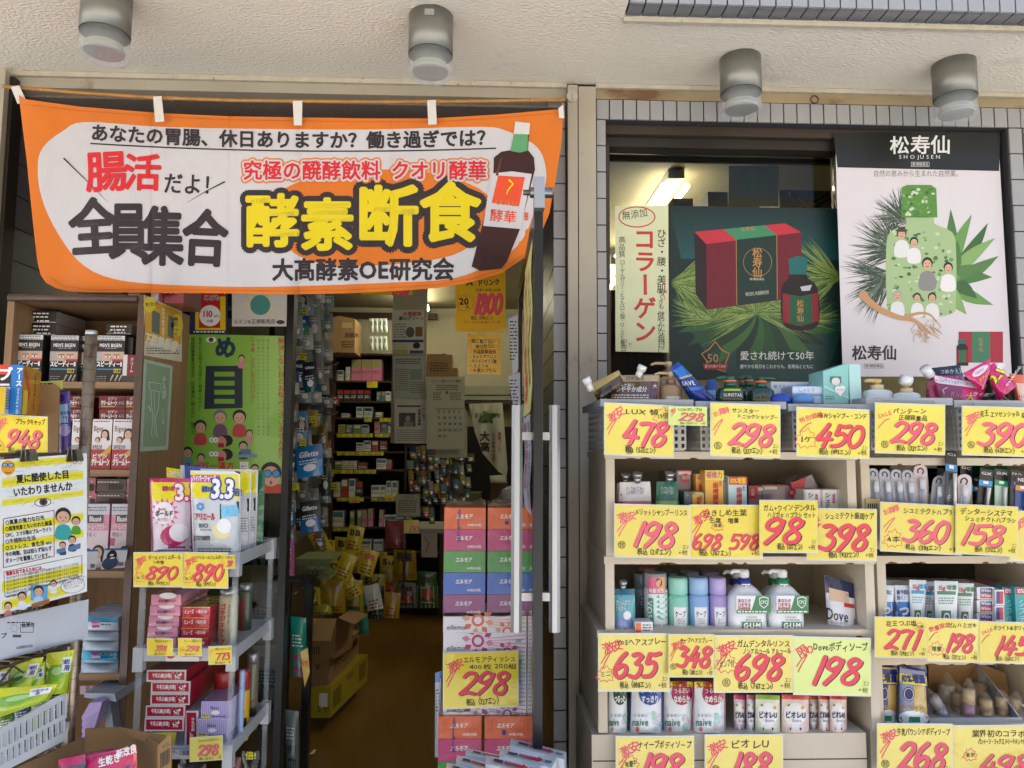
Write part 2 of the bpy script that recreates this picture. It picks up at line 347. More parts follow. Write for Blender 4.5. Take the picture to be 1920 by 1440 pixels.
# ---- walls with single tiles
def tilewall(name, rects, parts, label=None):
    """rects: backing boxes; parts: (proto box, list of positions)"""
    b = B()
    for r in rects: b.box(*r, GROUT)
    w = b.build(name, kind='structure')
    for (x0, x1, y0, y1, z0, z1, m, offs) in parts:
        t = B(); e = .0021
        t.box(x0+e, x1-e, y0, y1, z0+e, z1-e, m)
        p = t.build('tile', w)
        for o in offs:
            if o == (0, 0, 0): continue
            c = p.copy(); COL.objects.link(c); c.parent = w; c.location = p.location+Vector(o)+Vector((random.uniform(-.0005, .0005), random.uniform(-.0008, .0008), 0))
    return w
tw = .0418; tz = .083
zt1, zt0 = 2.584, 2.519
nrow = int((XR-XP1)/tw)
tilewall('window_wall', [(XP1+.001, XR+.6, FW+.006, FW+.05, zt0+.001, 2.5849), (XP1+.001, .3628, FW+.006, FW+.22, 0, zt0), (1.625, XR+.66, FW+.006, FW+.22, 0, zt0)],
 [(XP1+.004, XP1+.004+tw, FW, FW+.012, zt0, zt1, TILE, [(i*tw, 0, 0) for i in range(nrow+2)]),
  (XP1+.004, .362, FW, FW+.03, zt0-tz, zt0, TILE, [(0, 0, -i*tz) for i in range(16)]),
  (1.628, 1.672, FW, FW+.03, zt0-tz, zt0, TILE, [(0, 0, -i*tz) for i in range(16)]),
  (1.675, 1.775, FW, FW+.03, zt0-tz, zt0, TILE, [(i*.103, 0, -j*tz) for i in range(5) for j in range(30)])])
S('wall_below_window', lambda b: b.box(XP1+.04, 1.63, FW+.02, FW+.2, 0, 1.42, WALLP))
S('wall_beside_pillar', lambda b: b.box(XP1+.0015, XP1+.075, FW-.02, FW-.001, 0, 1.62, STEEL))
# entrance reveal right: narrow front tiles + receding tiles, left reveal
rx = P(1037, 800, FW).x; dep = 2.64
tilewall('reveal_right', [(rx+.004, XP0-.001, FW+.006, dep, 0, 2.574)],
 [(rx, XP0-.002, FW, FW+.012, 2.486, 2.572, TILE, [(0, 0, -i*.086) for i in range(30)]),
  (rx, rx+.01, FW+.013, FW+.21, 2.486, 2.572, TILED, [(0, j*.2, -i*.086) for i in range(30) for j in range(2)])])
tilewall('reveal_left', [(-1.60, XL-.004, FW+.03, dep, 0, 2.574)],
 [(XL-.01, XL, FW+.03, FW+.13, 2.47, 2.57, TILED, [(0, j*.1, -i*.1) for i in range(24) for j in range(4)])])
S('wall_left_of_entrance', lambda b: b.box(-5, -1.60, FW+.02, 2.66, 0, 2.58, WALLP))
S('wall_right_of_window', lambda b: b.box(2.32, 5, FW, 2.66, 0, 2.62, WALLP))
# tiled upstand over the right half of the soffit
b = B(); y0 = 1.785; b.box(XC+.045, 4, y0+.008, 1.845, 2.645, 3.0, GROUT); up = b.build('tiled_parapet', kind='structure')
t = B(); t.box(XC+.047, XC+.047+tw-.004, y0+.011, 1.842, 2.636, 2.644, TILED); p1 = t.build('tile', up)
t = B(); t.box(XC+.047, XC+.047+tw-.004, y0, y0+.007, 2.637, 2.737, TILE); p2 = t.build('tile', up)
for i in range(1, 30):
    for p in (p1, p2):
        c = p.copy(); COL.objects.link(c); c.parent = up; c.location = p.location+Vector((i*tw, 0, 0))
b = B(); b.box(XC, XC+.04, 1.70, 1.845, SZ, 2.95, STUC); b.box(XC+.04, 4, 1.836, 1.850, 2.618, SZ-.001, _M['chipped edge paint']); b.build('soffit_edge', kind='structure')
# ---- pillar of two steel shutter guides
pl = thing('shutter_pillar', ((XP0+XP1)/2, FW, 0), 'tall beige painted steel pillar of two shutter guides between entrance and window', 'pillar')
xm = P(1086, 800, FW-.03).x
b = B(); b.box(XP0+.001, xm-.002, FW-.03, FW+.04, 0, 2.612, STEEL); b.build('shutter_guide', pl)
b = B(); b.box(xm+.002, XP1, FW-.022, FW+.04, 0, 2.612, STEEL); b.build('shutter_guide', pl)
b = B(); b.box(xm-.002, xm+.002, FW-.012, FW+.03, 0, 2.61, GROUT); b.build('seam', pl)
q = P(1073, 180, FW-.04)
b = B(); b.add([(q.x+.017*math.cos(a*.314), y, q.z+.017*math.sin(a*.314)) for y in (FW-.04, FW-.03) for a in range(20)], [tuple(range(19, -1, -1))]+[(i, (i+1) % 20, 20+(i+1) % 20, 20+i) for i in range(20)], mk('keyhole cap', '#BDB6A8', .4)); b.box(q.x-.002, q.x+.002, FW-.044, FW-.041, q.z-.012, q.z+.012, STEEL); b.build('key_cover', pl)
pl2 = B(); x0 = P(1, 300, FW).x; x1 = P(20, 300, FW).x; pl2.box(x0, x1, FW-.05, FW+.02, 0, 2.612, STEEL); pl2.box(x1+.001, x1+.012, FW-.03, FW+.02, 0, 2.6, DFRAME)
pl2.build('steel_post', label='beige steel shutter post at the far left edge of the entrance', cat='post')
# ---- display window
WG = FW+.09; wx0, wx1, wz1, wz0 = .366, 1.622, zt0-.002, 1.42
win = thing('display_window', ((wx0+wx1)/2, WG, wz0), 'large display window in a dark brown frame with posters taped on it', 'window')
BR = mk('brown aluminium', '#4A4038', .4, metal=.4, var=.06)
b = B(); b.box(wx0, wx1, FW+.03, WG+.03, wz1-.03, wz1, BR); b.box(wx0, wx1, FW+.05, WG+.03, wz1-.062, wz1-.031, mk('dark rail', '#2B2520', .4)); b.box(wx0, wx0+.012, FW+.04, WG+.03, wz0, wz1-.063, BR); b.box(wx1-.014, wx1, FW+.04, WG+.03, wz0, wz1-.063, BR)
b.box(wx0, wx1, FW+.02, WG+.05, wz0-.03, wz0+.02, BR); b.build('window_frame', win)
xm2 = P(1568, 400, WG).x
b = B(); b.box(xm2, xm2+.03, WG-.012, WG+.03, wz0+.02, wz1-.063, BR); b.build('meeting_stile', win)
for a, c in ((wx0+.0125, xm2-.0005), (xm2+.0305, wx1-.0145)):
    b = B(); b.box(a, c, WG+.01, WG+.016, wz0+.021, wz1-.064, GLASS); b.build('glass_pane', win)
b = B(); a = P(1133, 300, 2.5); b.box(.30, 1.7, 2.5, 2.52, P(1300, 302, 2.5).z, 2.62, mk('dark valance', '#3C362D', .8)); b.build('window_valance', label='dark valance board inside the top of the display window', cat='valance')
# inner partition right of the door (ends the room behind the pillar)
S('partition_right', lambda b: (b.box(XP0+.001, .36, dep+.01, dep+.06, .2, 2.69, CREAM), b.box(1.64, 2.6, 2.45, 2.5, .2, 2.69, CREAM)), origin=(1, 2.5, .2))
# ---- street opposite (seen in glass, gives back sunlight)
b = B(); b.box(-22, 22, -13, -9.5, -.1, 6.5, mk('far render', '#A89A86', .8, var=.1, vscale=.6)); ob = thing('building_opposite', (0, -11, -.1), 'plain beige building across the street behind the viewer', 'building'); b.build('wall', ob)
for i in range(8):
    b = B(); b.box(-19+i*5, -16.6+i*5, -9.5, -9.46, 2.2, 4.2, mk('far glass', '#2A3238', .15)); b.build('window', ob)
# ---- soffit lamps
HOUS = mk('lamp housing', '#8F8E86', .38, metal=.55, var=.03); CLR = mk('lamp glass', '#DDE4E2', .05, alpha=.3, coat=1); REFL = mk('lamp reflector', '#D8D5C8', .15, metal=.9); LENS = mk('lamp lens', '#8E8A80', .25, coat=.5, bump=.4, bscale=120)
LL = ['soffit lamp at the far left, above the left end of the orange banner', 'soffit lamp above the middle of the banner with a small rating label', 'soffit lamp above the left part of the display window', 'rightmost soffit lamp, above the white botanical poster']
lamp0 = None
for i, (px, d) in enumerate(((199, 1.80), (808, 1.86), (1388, 2.03), (1788, 2.03))):
    py = 848-1400*(2.55-1.5)/d; c = P(px, py, d); lp = thing('soffit_lamp', (c.x, c.y, SZ), 'grey cylindrical '+LL[i], 'lamp', 'cylinder lamps along the soffit')
    r = .0575; b = B(); b.lathe(c.x, c.y, SZ-.105, [(r, 0, HOUS), (r, .104, HOUS)], 36); b.build('housing', lp)
    b = B(); b.lathe(c.x, c.y, SZ-.162, [(r*.93, 0, CLR), (r*.985, .004, CLR), (r*.985, .0565, CLR)], 36); g_ = b.build('glass_cup', lp)
    b = B(); b.lathe(c.x, c.y, SZ-.152, [(r*.80, 0, LENS), (r*.82, .006, REFL), (r*.62, .048, REFL)], 28); b.build('reflector', lp)
    b = B(); b.lathe(c.x, c.y, SZ-.1062, [(r*1.002, 0, GROUT), (r*1.002, .0011, GROUT)], 36); b.build('seal_ring', lp)
    if i == 1:
        q = P(px, py, d-r); b = B(); b.box(c.x-.012, c.x+.012, c.y-r-.001, c.y-r+.003, SZ-.03, SZ-.014, mk('rating label', '#9B9A92', .4)); b.build('rating_label', lp)
# ---- shop ceiling tubes (lit)
TUBE = mk('lit tube', '#FFF8D8', .5, emis=13); FIXM = mk('fixture enamel', '#9A988C', .5)
def fixture(x, y0, y1, label):
    t = thing('tube_light', (x, (y0+y1)/2, 2.7), label, 'ceiling light', 'fluorescent fixtures on the shop ceiling')
    b = B(); b.box(x-.035, x+.035, y0, y1, 2.66, 2.699, FIXM); b.build('fixture', t)
    for s in (-1, 1): b = B(); b.tube([(x+s*.05, y0+.02, 2.635), (x+s*.05, y1-.02, 2.635)], .012, TUBE, 10); b.build('tube', t)
fixture(.80, 3.05, 4.25, 'twin tube ceiling light seen through the upper left of the display window')
fixture(.80, 4.5, 5.7, 'twin tube ceiling light deeper in the shop behind the display window')
fixture(-.52, 4.75, 5.95, 'lit twin tube ceiling light below the bottom edge of the banner')
b = B(); b.box(-2.8, -.42, 6.17, 6.219, 2.60, 2.65, wood('#3E2A1A', 'h')); b.build('ceiling_beam', label='brown picture rail along the back wall of the shop', cat='rail')
# ================================================================ BANNER
CLOTH = lambda c: mk('cloth'+c, c, .85, bump=.7, bscale=11, bdist=.012, var=.04, vscale=5, sheen=.2)
ORG, WHT, BLK, RED, YEL = CLOTH('#DB7620'), CLOTH('#CCC9CB'), CLOTH('#332A2E'), CLOTH('#D9262F'), CLOTH('#E6CF14')
def bend(u, v, l):
    t = (v-190)/350; f = .016*math.sin(u/47+.6*math.sin(v/90))*t+.008*math.sin(u/19+v/60)*t*t+.004*math.sin(u/9+v/40)*max(0,t-.3)+.004*math.sin(v/33+u/160)
    if u > 930: f += .00035*(u-930)*max(0, t)*math.sin((u-930)/21)
    f += -.02*math.exp(-((u-60)/45)**2)*(1-t)+.0035*sum(math.exp(-((u-q_)/2.6)**2) for q_ in (285, 430, 562, 735))+.012*math.exp(-((v-215)/14)**2)*sum(math.exp(-((u-q_)/26)**2) for q_ in (298, 558, 810))
    return P(u, v, 2.085+f)-Vector((0, EPS*1.6*l, 0))
b = B(lambda u, v, l: (u, v, l))
b.poly([(35, 178), (48, 186), (150, 200), (300, 212), (430, 218), (560, 220), (690, 222), (810, 222), (930, 215), (1056, 204), (1054, 260), (1043, 330), (1030, 400), (1015, 437), (985, 482), (940, 512), (880, 530), (820, 540), (750, 545), (650, 550), (540, 552), (420, 550), (300, 549), (160, 548), (128, 546), (104, 540), (86, 530), (76, 515), (70, 490), (62, 420), (50, 300)], ORG, 0)
b.poly(smooth([(118, 246), (160, 229), (300, 238), (500, 242), (700, 243), (900, 238), (950, 246), (1000, 270), (1020, 300), (1023, 345), (1000, 405), (975, 455), (930, 490), (850, 522), (730, 530), (540, 537), (400, 537), (240, 528), (160, 500), (110, 440), (78, 370), (71, 310), (82, 275)], 4, True), WHT, 1)
b.poly(smooth([(478, 400), (520, 362), (600, 330), (760, 318), (880, 345), (925, 385), (905, 440), (850, 478), (760, 494), (650, 498), (560, 480)], 4, True), ORG, 2)
sag = lambda u: 14*(1-((u-640)/460)**2)-6
b.text('あなたの胃腸、休日ありますか？働き過ぎでは？', 170, 238, 34, BLK, 3, .045, w=758, curve=sag)
b.line([(170+i*19, 276+sag(170+i*19)) for i in range(41)], 2.6, BLK, 3)
b.text('腸', 158, 283, 80, RED, 3, .04, rot=-.05); b.text('活', 233, 286, 72, RED, 3, .04, rot=.03)
b.text('だよ！', 308, 322, 42, BLK, 3, .03, w=110, rot=.05)
b.line([(120, 297), (160, 336), (203, 380)], 3, BLK, 3, taper=.9); b.line([(422, 341), (385, 360), (350, 381)], 3, BLK, 3, taper=.9)
for ch, x, y, h, sx, r in (('全', 126, 372, 112, .86, -.06), ('員', 204, 376, 112, .66, .0), ('集', 268, 384, 116, .68, .02), ('合', 344, 388, 112, .78, .05)): b.text(ch, x, y, h, BLK, 3, .042, sx=sx, rot=r)
for t, x, w in (('究極の醗酵飲料', 456, 258), ('クオリ酵華', 733, 180)):
    for l, m, o in ((3, ORG, .26), (4, WHT, .16), (5, RED, .035)): b.text(t, x, 301, 38, m, l, o, w=w)
for ch, x, y, h in (('酵', 459, 362, 104), ('素', 563, 370, 102), ('断', 668, 346, 118), ('食', 786, 340, 116)):
    b.text(ch, x, y, h, BLK, 3.2, .19); b.text(ch, x, y, h, BLK, 3.8, .09); b.text(ch, x, y, h, YEL, 5, .05)
b.text('大髙酵素OE研究会', 510, 484, 44, BLK, 3, .045, w=342, rot=-.004)
for y_ in (4,): b.line([(90, 517), (120, 537), (165, 543), (300, 543.5), (420, 544.5), (540, 546), (650, 544), (750, 539), (820, 534), (880, 524), (938, 507), (982, 478)], .9, CLOTH('#B8601A'), 2.6); b.line([(45, 196), (150, 208), (300, 219), (430, 225), (560, 227), (690, 229), (810, 229), (930, 222), (1050, 212)], .9, CLOTH('#B8601A'), 2.6)
# bottle printed on the cloth
BR1, GRN, CAPW = CLOTH('#3A1B18'), CLOTH('#5FA06B'), CLOTH('#D8D4CC')
b.poly([(958, 282), (966, 246), (992, 248), (990, 282), (1001, 296), (1003, 318), (996, 345), (975, 430), (950, 492), (940, 504), (900, 508), (884, 500), (890, 478), (905, 420), (925, 330), (926, 296), (940, 285)], BR1, 4)
b.poly([(957, 284), (964, 250), (990, 251), (989, 283), (975, 287)], GRN, 5); b.poly([(963, 252), (966, 229), (994, 232), (992, 253)], CAPW, 6)
b.poly([(921, 326), (960, 322), (997, 327), (976, 430), (906, 424)], WHT, 5); b.poly([(934, 330), (984, 333), (973, 388), (922, 381)], CLOTH('#E5502A'), 6)
b.line([(954, 338), (962, 346), (952, 358), (950, 366)], 4, YEL, 7, taper=.6); b.text('QUALI', 929, 372, 13, CLOTH('#C98A5A'), 7, 0, w=42, rot=.12)
b.text('酵華', 920, 391, 25, CLOTH('#E5502A'), 6, .02, rot=.1); b.text('華', 982, 398, 18, CLOTH('#E5502A'), 6, .02, sx=.5)
b.poly([(938, 300), (942, 292), (934, 330), (929, 330)], CLOTH('#6B3A32'), 5)
b.slice_map(bend, sorted([40+i*12.7 for i in range(81)]+[q_+k_ for q_ in (285, 430, 562, 735) for k_ in (-3, 0, 3)]), [190+i*22 for i in range(17)])
bn = thing('shop_banner', P(545, 540, 2.085), 'wide orange and white cloth banner with black, red and yellow lettering over the entrance', 'banner')
b.build('cloth', bn)
TAB = CLOTH('#E2DCD2')
for pts in ([(20, 163), (36, 160), (50, 190), (33, 195)], [(287, 181), (303, 180), (308, 228), (291, 229)], [(549, 189), (567, 189), (566, 235), (551, 235)], [(801, 188), (817, 187), (819, 233), (803, 234)], [(1047, 203), (1056, 196), (1058, 222), (1048, 221)]):
    b = B(plane(2.072)); b.poly(pts, TAB, 0); n = len(pts); b.add([P(u, v, 2.098) for u, v in pts], [(3, 2, 1, 0)], TAB); b.add([p for u, v in pts[:2] for p in (P(u, v, 2.072), P(u, v, 2.098))], [(0, 1, 3, 2)], TAB); b.build('hanging_loop', bn)
BAM = mk('bamboo', '#B5813F', .5, var=.18, vscale=30, bump=.3, bscale=50)
pp = [P(u, v, 2.088) for u, v in ((6, 162), (150, 174), (290, 183), (430, 188), (560, 190), (700, 191), (880, 190), (1060, 187))]
b = B(); b.tube(pp, .0052, BAM, 8); po = b.build('bamboo_pole', label='thin bamboo pole the orange banner hangs from', cat='pole')
for u, v in ((80, 168), (309, 184), (548, 190), (784, 191), (997, 188)):
    q = P(u, v, 2.088); b = B(); b.tube([q-Vector((.004, 0, 0)), q+Vector((.004, 0, 0))], .0066, BAM, 8); b.build('node', po)
q = P(1040, 200, 2.12); b = B(); b.box(q.x-.02, q.x+.02, 2.10, 2.14, q.z-.012, q.z+.012, mk('grey bracket', '#7A7B78', .4, metal=.5)); b.build('pole_bracket', label='small grey bracket holding the right end of the bamboo pole', cat='bracket')
# ================================================================ WINDOW POSTERS
PD = WG+.0055
def sheet(pts, m, thick=.0004, d=PD):
    b = B(lambda u, v, l: P(u, v, d)-Vector((0, .0006+EPS*.6*l, 0)))
    xs, ys = zip(*pts); b.poly(pts, m, 0); return b
K = ink('#26221F')
b = sheet([(1153, 386), (1253, 385), (1254, 661), (1154, 659)], pap('#DDE0B4'), d=2.27); wr = ink('#C8383A')
b.text('無添加', 1164, 396, 18, K, 2, .0, w=50, rot=-.15, jit=.1); b.ring(1194, 407, 35, 20, 2.2, wr, 2)
b.text('コラーゲン', 1187, 424, 44, wr, 2, .035, vert=True, jit=.06)
b.text('ひざ・腰・美肌', 1231, 428, 19, K, 2, .01, vert=True, jit=.1, sp=.9); b.text('歯ぐきも…', 1234, 540, 12, K, 2, 0, vert=True, jit=.1, sp=.8); b.text('健やかな毎日に', 1232, 582, 15, K, 2, .0, vert=True, jit=.1, sp=.75)
b.text('高品質', 1160, 444, 13, K, 2, 0, vert=True, jit=.1); b.text('ローヤルゼリー・ヒアルロン酸・ローズヒップ', 1162, 488, 9.4, K, 2, 0, vert=True, jit=.12, sp=.82); b.text('配合', 1163, 636, 13, K, 2, 0, vert=True, sp=.8); b.text('!!', 1178, 640, 12, wr, 2)
b.line([(1245, 528), (1247, 540), (1244, 552), (1247, 562)], 1.2, wr, 2)
b.build('notice', label='tall pale yellow handwritten notice with red brush characters in the display window', cat='notice')
# dark poster
DK = pap('#0E2A26'); gr = [ink(c) for c in ('#173A22', '#214A24', '#2F5E2C', '#122E20', '#3C6630')]; nd = [ink(c) for c in ('#5E7C32', '#7E9548', '#3E5E2A', '#93A65C')]
b = B(lambda u, v, l: P(u, v, 2.285)-Vector((0, .001+EPS*.5*l, 0)))
b.poly([(1255, 386), (1569, 391), (1582, 712), (1256, 712)], DK, 0); teal = ink('#153F3D'); b.poly(smooth([(1258, 440), (1340, 402), (1470, 398), (1566, 420), (1572, 480), (1480, 470), (1330, 500), (1262, 520)], 4, True), teal, .4) if 0 else [b.poly([(1258+j*2, 395+j*9), (1566+j, 398+j*9), (1567+j, 407+j*9), (1258+j*2, 404+j*9)], ink('#%02X%02X%02X' % (16+j, 44+j*4, 44+j*4)), .4) for j in range(10)]
b.poly(smooth([(1262, 560), (1360, 700), (1450, 710), (1540, 705), (1575, 600), (1500, 560), (1380, 590)], 4, True), ink('#18443F'), .5)
for i in range(15):
    a = R(-8+i*14); x1, y1 = 1420+150*math.cos(a)*1.05, 585+max(-60, 112*math.sin(a)) ; b.leaf(1420, 585, min(1576, max(1260, x1)), min(708, y1), 34, gr[i % 5], 1, 4)
for cx, cy, r0, a0, a1, n in ((1262, 530, 130, -50, 70, 130), (1572, 520, 120, 125, 240, 130), (1420, 585, 135, 140, 400, 230), (1335, 600, 100, 170, 340, 110), (1500, 600, 90, 200, 380, 90)):
    for i in range(n):
        a = R(random.uniform(a0, a1)); L = r0*random.uniform(.5, 1); x1, y1 = cx+L*math.cos(a), cy+L*math.sin(a)*.85
        b.leaf(cx+random.uniform(-5, 5), cy+random.uniform(-5, 5), min(1576, max(1258, x1)), min(706, max(440, y1)), 1.7, nd[i % 4], 2.2, random.uniform(-5, 5))
bx, bg, bt = ink('#8E1B2B'), ink('#123026'), ink('#C42F3C')
b.poly([(1302, 435), (1324, 458), (1325, 581), (1304, 551)], ink('#251016'), 4); b.poly([(1324, 458), (1502, 436), (1502, 558), (1325, 581)], ink('#6E1422'), 4); b.poly([(1302, 435), (1472, 419), (1502, 436), (1324, 458)], bt, 4.2)
b.poly([(1356, 430), (1432, 423), (1457, 441), (1380, 450)], ink('#3E8A60'), 4.4); b.poly([(1380, 450), (1457, 441), (1456, 563), (1383, 573)], bg, 4.4); gold = ink('#B98A4A')
for x in (1380, 1456): b.line([(x, 449 if x < 1400 else 441), (x+1, 572 if x < 1400 else 562)], 1.2, gold, 5)
b.text('松寿仙', 1410, 464, 20, gold, 5, .03, vert=True, sx=.95, sp=.92); b.ring(1420, 492, 27, 27, .8, gold, 5); b.text('第3類医薬品', 1405, 521, 5, ink('#D8D5C8'), 5); b.text('株式会社 和漢薬研究所', 1397, 548, 8, ink('#D8D5C8'), 5, w=44, rot=-.09)
b.text('松寿仙', 1388, 426, 9, gold, 5, rot=-.09)
b.poly(smooth([(1465, 540), (1478, 522), (1482, 510), (1508, 510), (1514, 522), (1532, 540), (1536, 600), (1520, 618), (1482, 618), (1465, 600)], 3, True), ink('#1C1210'), 5.5)
b.poly([(1467, 550), (1500, 556), (1533, 549), (1535, 602), (1500, 612), (1467, 604)], bx, 6); b.poly([(1479, 553), (1500, 556), (1522, 552), (1523, 606), (1500, 611), (1480, 607)], ink('#1F5A38'), 6.5); b.text('松寿仙', 1493, 562, 14, gold, 7, .03, vert=True)
b.poly([(1478, 486), (1495, 480), (1513, 485), (1512, 515), (1480, 515)], ink('#1B6A64'), 6.5); b.poly([(1500, 538), (1522, 534), (1518, 545), (1503, 546)], ink('#C8CCCC'), 6)
b.star(1341, 672, 19, 28, 5, gold, 5, w=2.4, rot=-.314); b.text('50', 1325, 660, 22, gold, 6, .02); b.poly([(1317, 682), (1365, 682), (1362, 693), (1320, 693)], ink('#A02A2A'), 6); b.text('愛され続けて50年', 1321, 684, 6, ink('#E8E4DC'), 7, w=40)
wh = ink('#E9E8E2'); b.text('愛され続けて50年', 1387, 658, 18, wh, 6, .01, w=139); b.text('健やかな毎日をこれからも、松寿仙とともに', 1387, 683, 8.5, wh, 6, .01, w=138)
b.build('poster', label='dark green window poster of a red medicine box and bottle on pine needles', cat='poster')
# white poster
b = B(lambda u, v, l: P(u, v, 2.222)-Vector((0, .0008+EPS*.5*l, 0)))
b.poly([(1566, 268), (1872, 268), (1897, 706), (1580, 706)], mk('white poster', '#DDD6D6', .5, coat=.1), 0); b.poly([(1562, 250), (1875, 248), (1873, 321), (1570, 314)], mk('black poster head', '#171B1A', .4, coat=.12, bump=.4, bscale=9, bdist=.006), 1)
b.text('松寿仙', 1668, 254, 36, wh, 2, .03, w=114, jit=.03); b.text('SHOJUSEN', 1685, 289, 10, wh, 2, w=82, sp=1.5); b.frame(1708, 304, 1742, 313, .6, wh, 2); b.text('第3類医薬品', 1710, 305, 6.5, wh, 2, w=30)
b.text('自然の恵みから生まれた自然薬。', 1637, 319, 13, ink('#6A6A66'), 2, w=166)
for cx, cy, n in ((1690, 470, 120), (1672, 520, 110), (1700, 415, 60)):
    for i in range(n):
        a = R(random.uniform(150, 262)) if cy < 500 else R(random.uniform(110, 215)); L = random.uniform(60, 105) if cy > 420 else random.uniform(40, 75)
        b.leaf(cx+random.uniform(-14, 4), cy+random.uniform(-14, 10), cx+L*math.cos(a), cy+L*math.sin(a), 1.8, [ink('#4A5A4A'), ink('#2E3F33'), ink('#66755E')][i % 3], 2)
lg = [ink(c) for c in ('#4E7A3E', '#6A9A4E', '#3E6636', '#86AC62', '#567F45')]
for i, (x1, y1) in enumerate(((1782, 392), (1822, 402), (1852, 418), (1866, 446), (1872, 480), (1860, 520), (1862, 572), (1832, 560), (1812, 590), (1845, 500), (1795, 450), (1800, 520))): b.leaf(1775, 528, x1, y1, 26, lg[i % 5], 3, 5*(-1)**i)
b.poly([(1690, 352), (1700, 347), (1745, 347), (1755, 354), (1757, 408), (1690, 408)], ink('#5B8E3A'), 4); b.poly(smooth([(1700, 408), (1700, 420), (1668, 436), (1661, 470), (1662, 560), (1672, 588), (1730, 596), (1785, 588), (1792, 560), (1792, 470), (1785, 436), (1752, 420), (1748, 408)], 3, True), ink('#A8BF8A'), 4)
for i in range(150):
    x, y = random.uniform(1664, 1788), random.uniform(432, 592)
    if i < 45: x, y = random.uniform(1694, 1750), random.uniform(354, 404)
    elif 0 and y > 500: continue
    b.ell(x, y, random.uniform(2, 5), random.uniform(2, 4), lg[i % 5] if i % 3 else ink('#C9D8B0'), 5+(i % 60)*.012, 6)
SK, HR = ink('#D9AE8E'), ink('#2E221E')
def person2(b, x, y, h, top, hair=HR, l=6.2, hat=None):
    b.poly(smooth([(x-h*.42, y+h*1.5), (x-h*.42, y+h*.75), (x-h*.15, y+h*.5), (x+h*.15, y+h*.5), (x+h*.42, y+h*.75), (x+h*.42, y+h*1.5)], 3, True), top, l); b.ell(x, y+h*.05, h*.3, h*.34, hair, l+.3, 12); b.ell(x, y+h*.14, h*.23, h*.28, SK, l+.6, 12); b.rect(x-h*.09, y+h*.22, x+h*.09, y+h*.27, ink('#A8403A'), l+.9)
    for q in (-1, 1): b.ell(x+q*h*.1, y+h*.08, h*.03, h*.03, HR, l+.9, 6)
    if hat: b.ell(x, y-h*.12, h*.4, h*.1, hat, l+1, 10); b.rect(x-h*.22, y-h*.35, x+h*.22, y-h*.1, hat, l+1.1)
for x, y, h, c, hr, ht in ((1690, 436, 30, '#E4E2DC', HR, ink('#4A4038')), (1713, 452, 27, '#E9E5E0', HR, None), (1738, 492, 34, '#8C8A86', HR, None), (1777, 500, 30, '#ECE8E2', HR, None), (1682, 552, 28, '#E6E4E0', ink('#A8A49E'), None), (1719, 556, 25, '#E9E6E2', HR, None), (1747, 556, 27, '#E6E2DC', HR, None)): person2(b, x, y, h, ink(c), hr, 6.2+x % 7*.3, ht)
gs = ink('#C7986A')
b.line(smooth([(1613, 550), (1640, 575), (1680, 594), (1715, 602), (1745, 626)], 5), 15, gs, 11, taper=.75); b.ell(1618, 553, 9, 8, gs, 11.6, 10); b.line(smooth([(1690, 597), (1720, 588), (1742, 590), (1755, 604)], 5), 7, gs, 11, taper=.7)
for i in range(22): x, y = 1715+random.uniform(0, 40), 600+random.uniform(0, 26); b.line([(x, y), (x+random.uniform(-10, 12), y+random.uniform(4, 16)), (x+random.uniform(-14, 16), y+random.uniform(12, 22))], 1.1, gs, 11)
b.text('松寿仙', 1597, 648, 28, ink('#2A2A28'), 2, .04, w=84, jit=.03); b.text('しょう', 1602, 646, 6, K, 2); b.text('じゅ', 1632, 646, 6, K, 2); b.text('せん', 1660, 646, 6, K, 2); b.frame(1620, 682, 1657, 691, .5, K, 2); b.text('第3類医薬品', 1622, 683, 6.5, K, 2, w=33)
b.rect(1797, 622, 1880, 680, ink('#A8263A'), 3); b.rect(1822, 622, 1856, 680, ink('#3E7A58'), 3.5); b.text('松寿仙', 1834, 633, 9, gold, 4, vert=True); b.poly([(1793, 650), (1797, 645), (1797, 637), (1809, 637), (1809, 645), (1814, 650), (1815, 686), (1793, 686)], ink('#241614'), 4.2); b.rect(1794, 656, 1814, 680, ink('#8E1B2B'), 4.6); b.rect(1798, 656, 1810, 680, ink('#2A6A44'), 5); b.rect(1796, 637, 1810, 645, ink('#1B6A64'), 5)
b.build('poster', label='white window poster with a black head, a leafy green bottle and a ginseng root', cat='poster')
# sheets and cartons behind the glass
b = B(plane(2.36)); b.rect(1366, 311, 1460, 388, pap('#8F9468'), 0); b.ell(1408, 342, 10, 22, ink('#5E7A44'), 1); b.text('い・・・', 1395, 316, 9, ink('#6A6E4A'), 1); b.build('sheet', label='pale green sheet seen from behind, hanging inside the display window above the dark poster', cat='sheet')
for i, (x0, y0, x1, y1, c) in enumerate(((1262, 372, 1300, 400, '#8C9AA2'), (1328, 360, 1365, 395, '#B4BCC6'), (1462, 357, 1560, 400, '#A6AEBA'))):
    b = B(); b.pbox(x0, y0, x1, y1+80, 2.7+i*.03, .2, pap(c)); b.build('carton', label=('small grey carton behind the window, nearest the handwritten notice', 'pale carton behind the window left of the green sheet', 'wide pale carton behind the window right of the green sheet')[i], cat='carton')
b = B(); b.tube([P(u, v, 2.62) for u, v in smooth([(1480, 358), (1500, 375), (1525, 378), (1555, 362)], 4)], .003, mk('cable', '#151515', .5), 6); b.tube([P(u, v, 2.62) for u, v in smooth([(1480, 362), (1510, 390), (1560, 372)], 4)], .003, _M['cable'], 6); b.build('cable', label='black cable drooping in front of the cartons inside the display window', cat='cable')
b = B(); b.pbox(1135, 545, 1250, 720, 2.9, .3, wood('#6A5238')); b.build('cabinet', label='brown wooden cabinet seen low through the left edge of the display window', cat='cabinet')
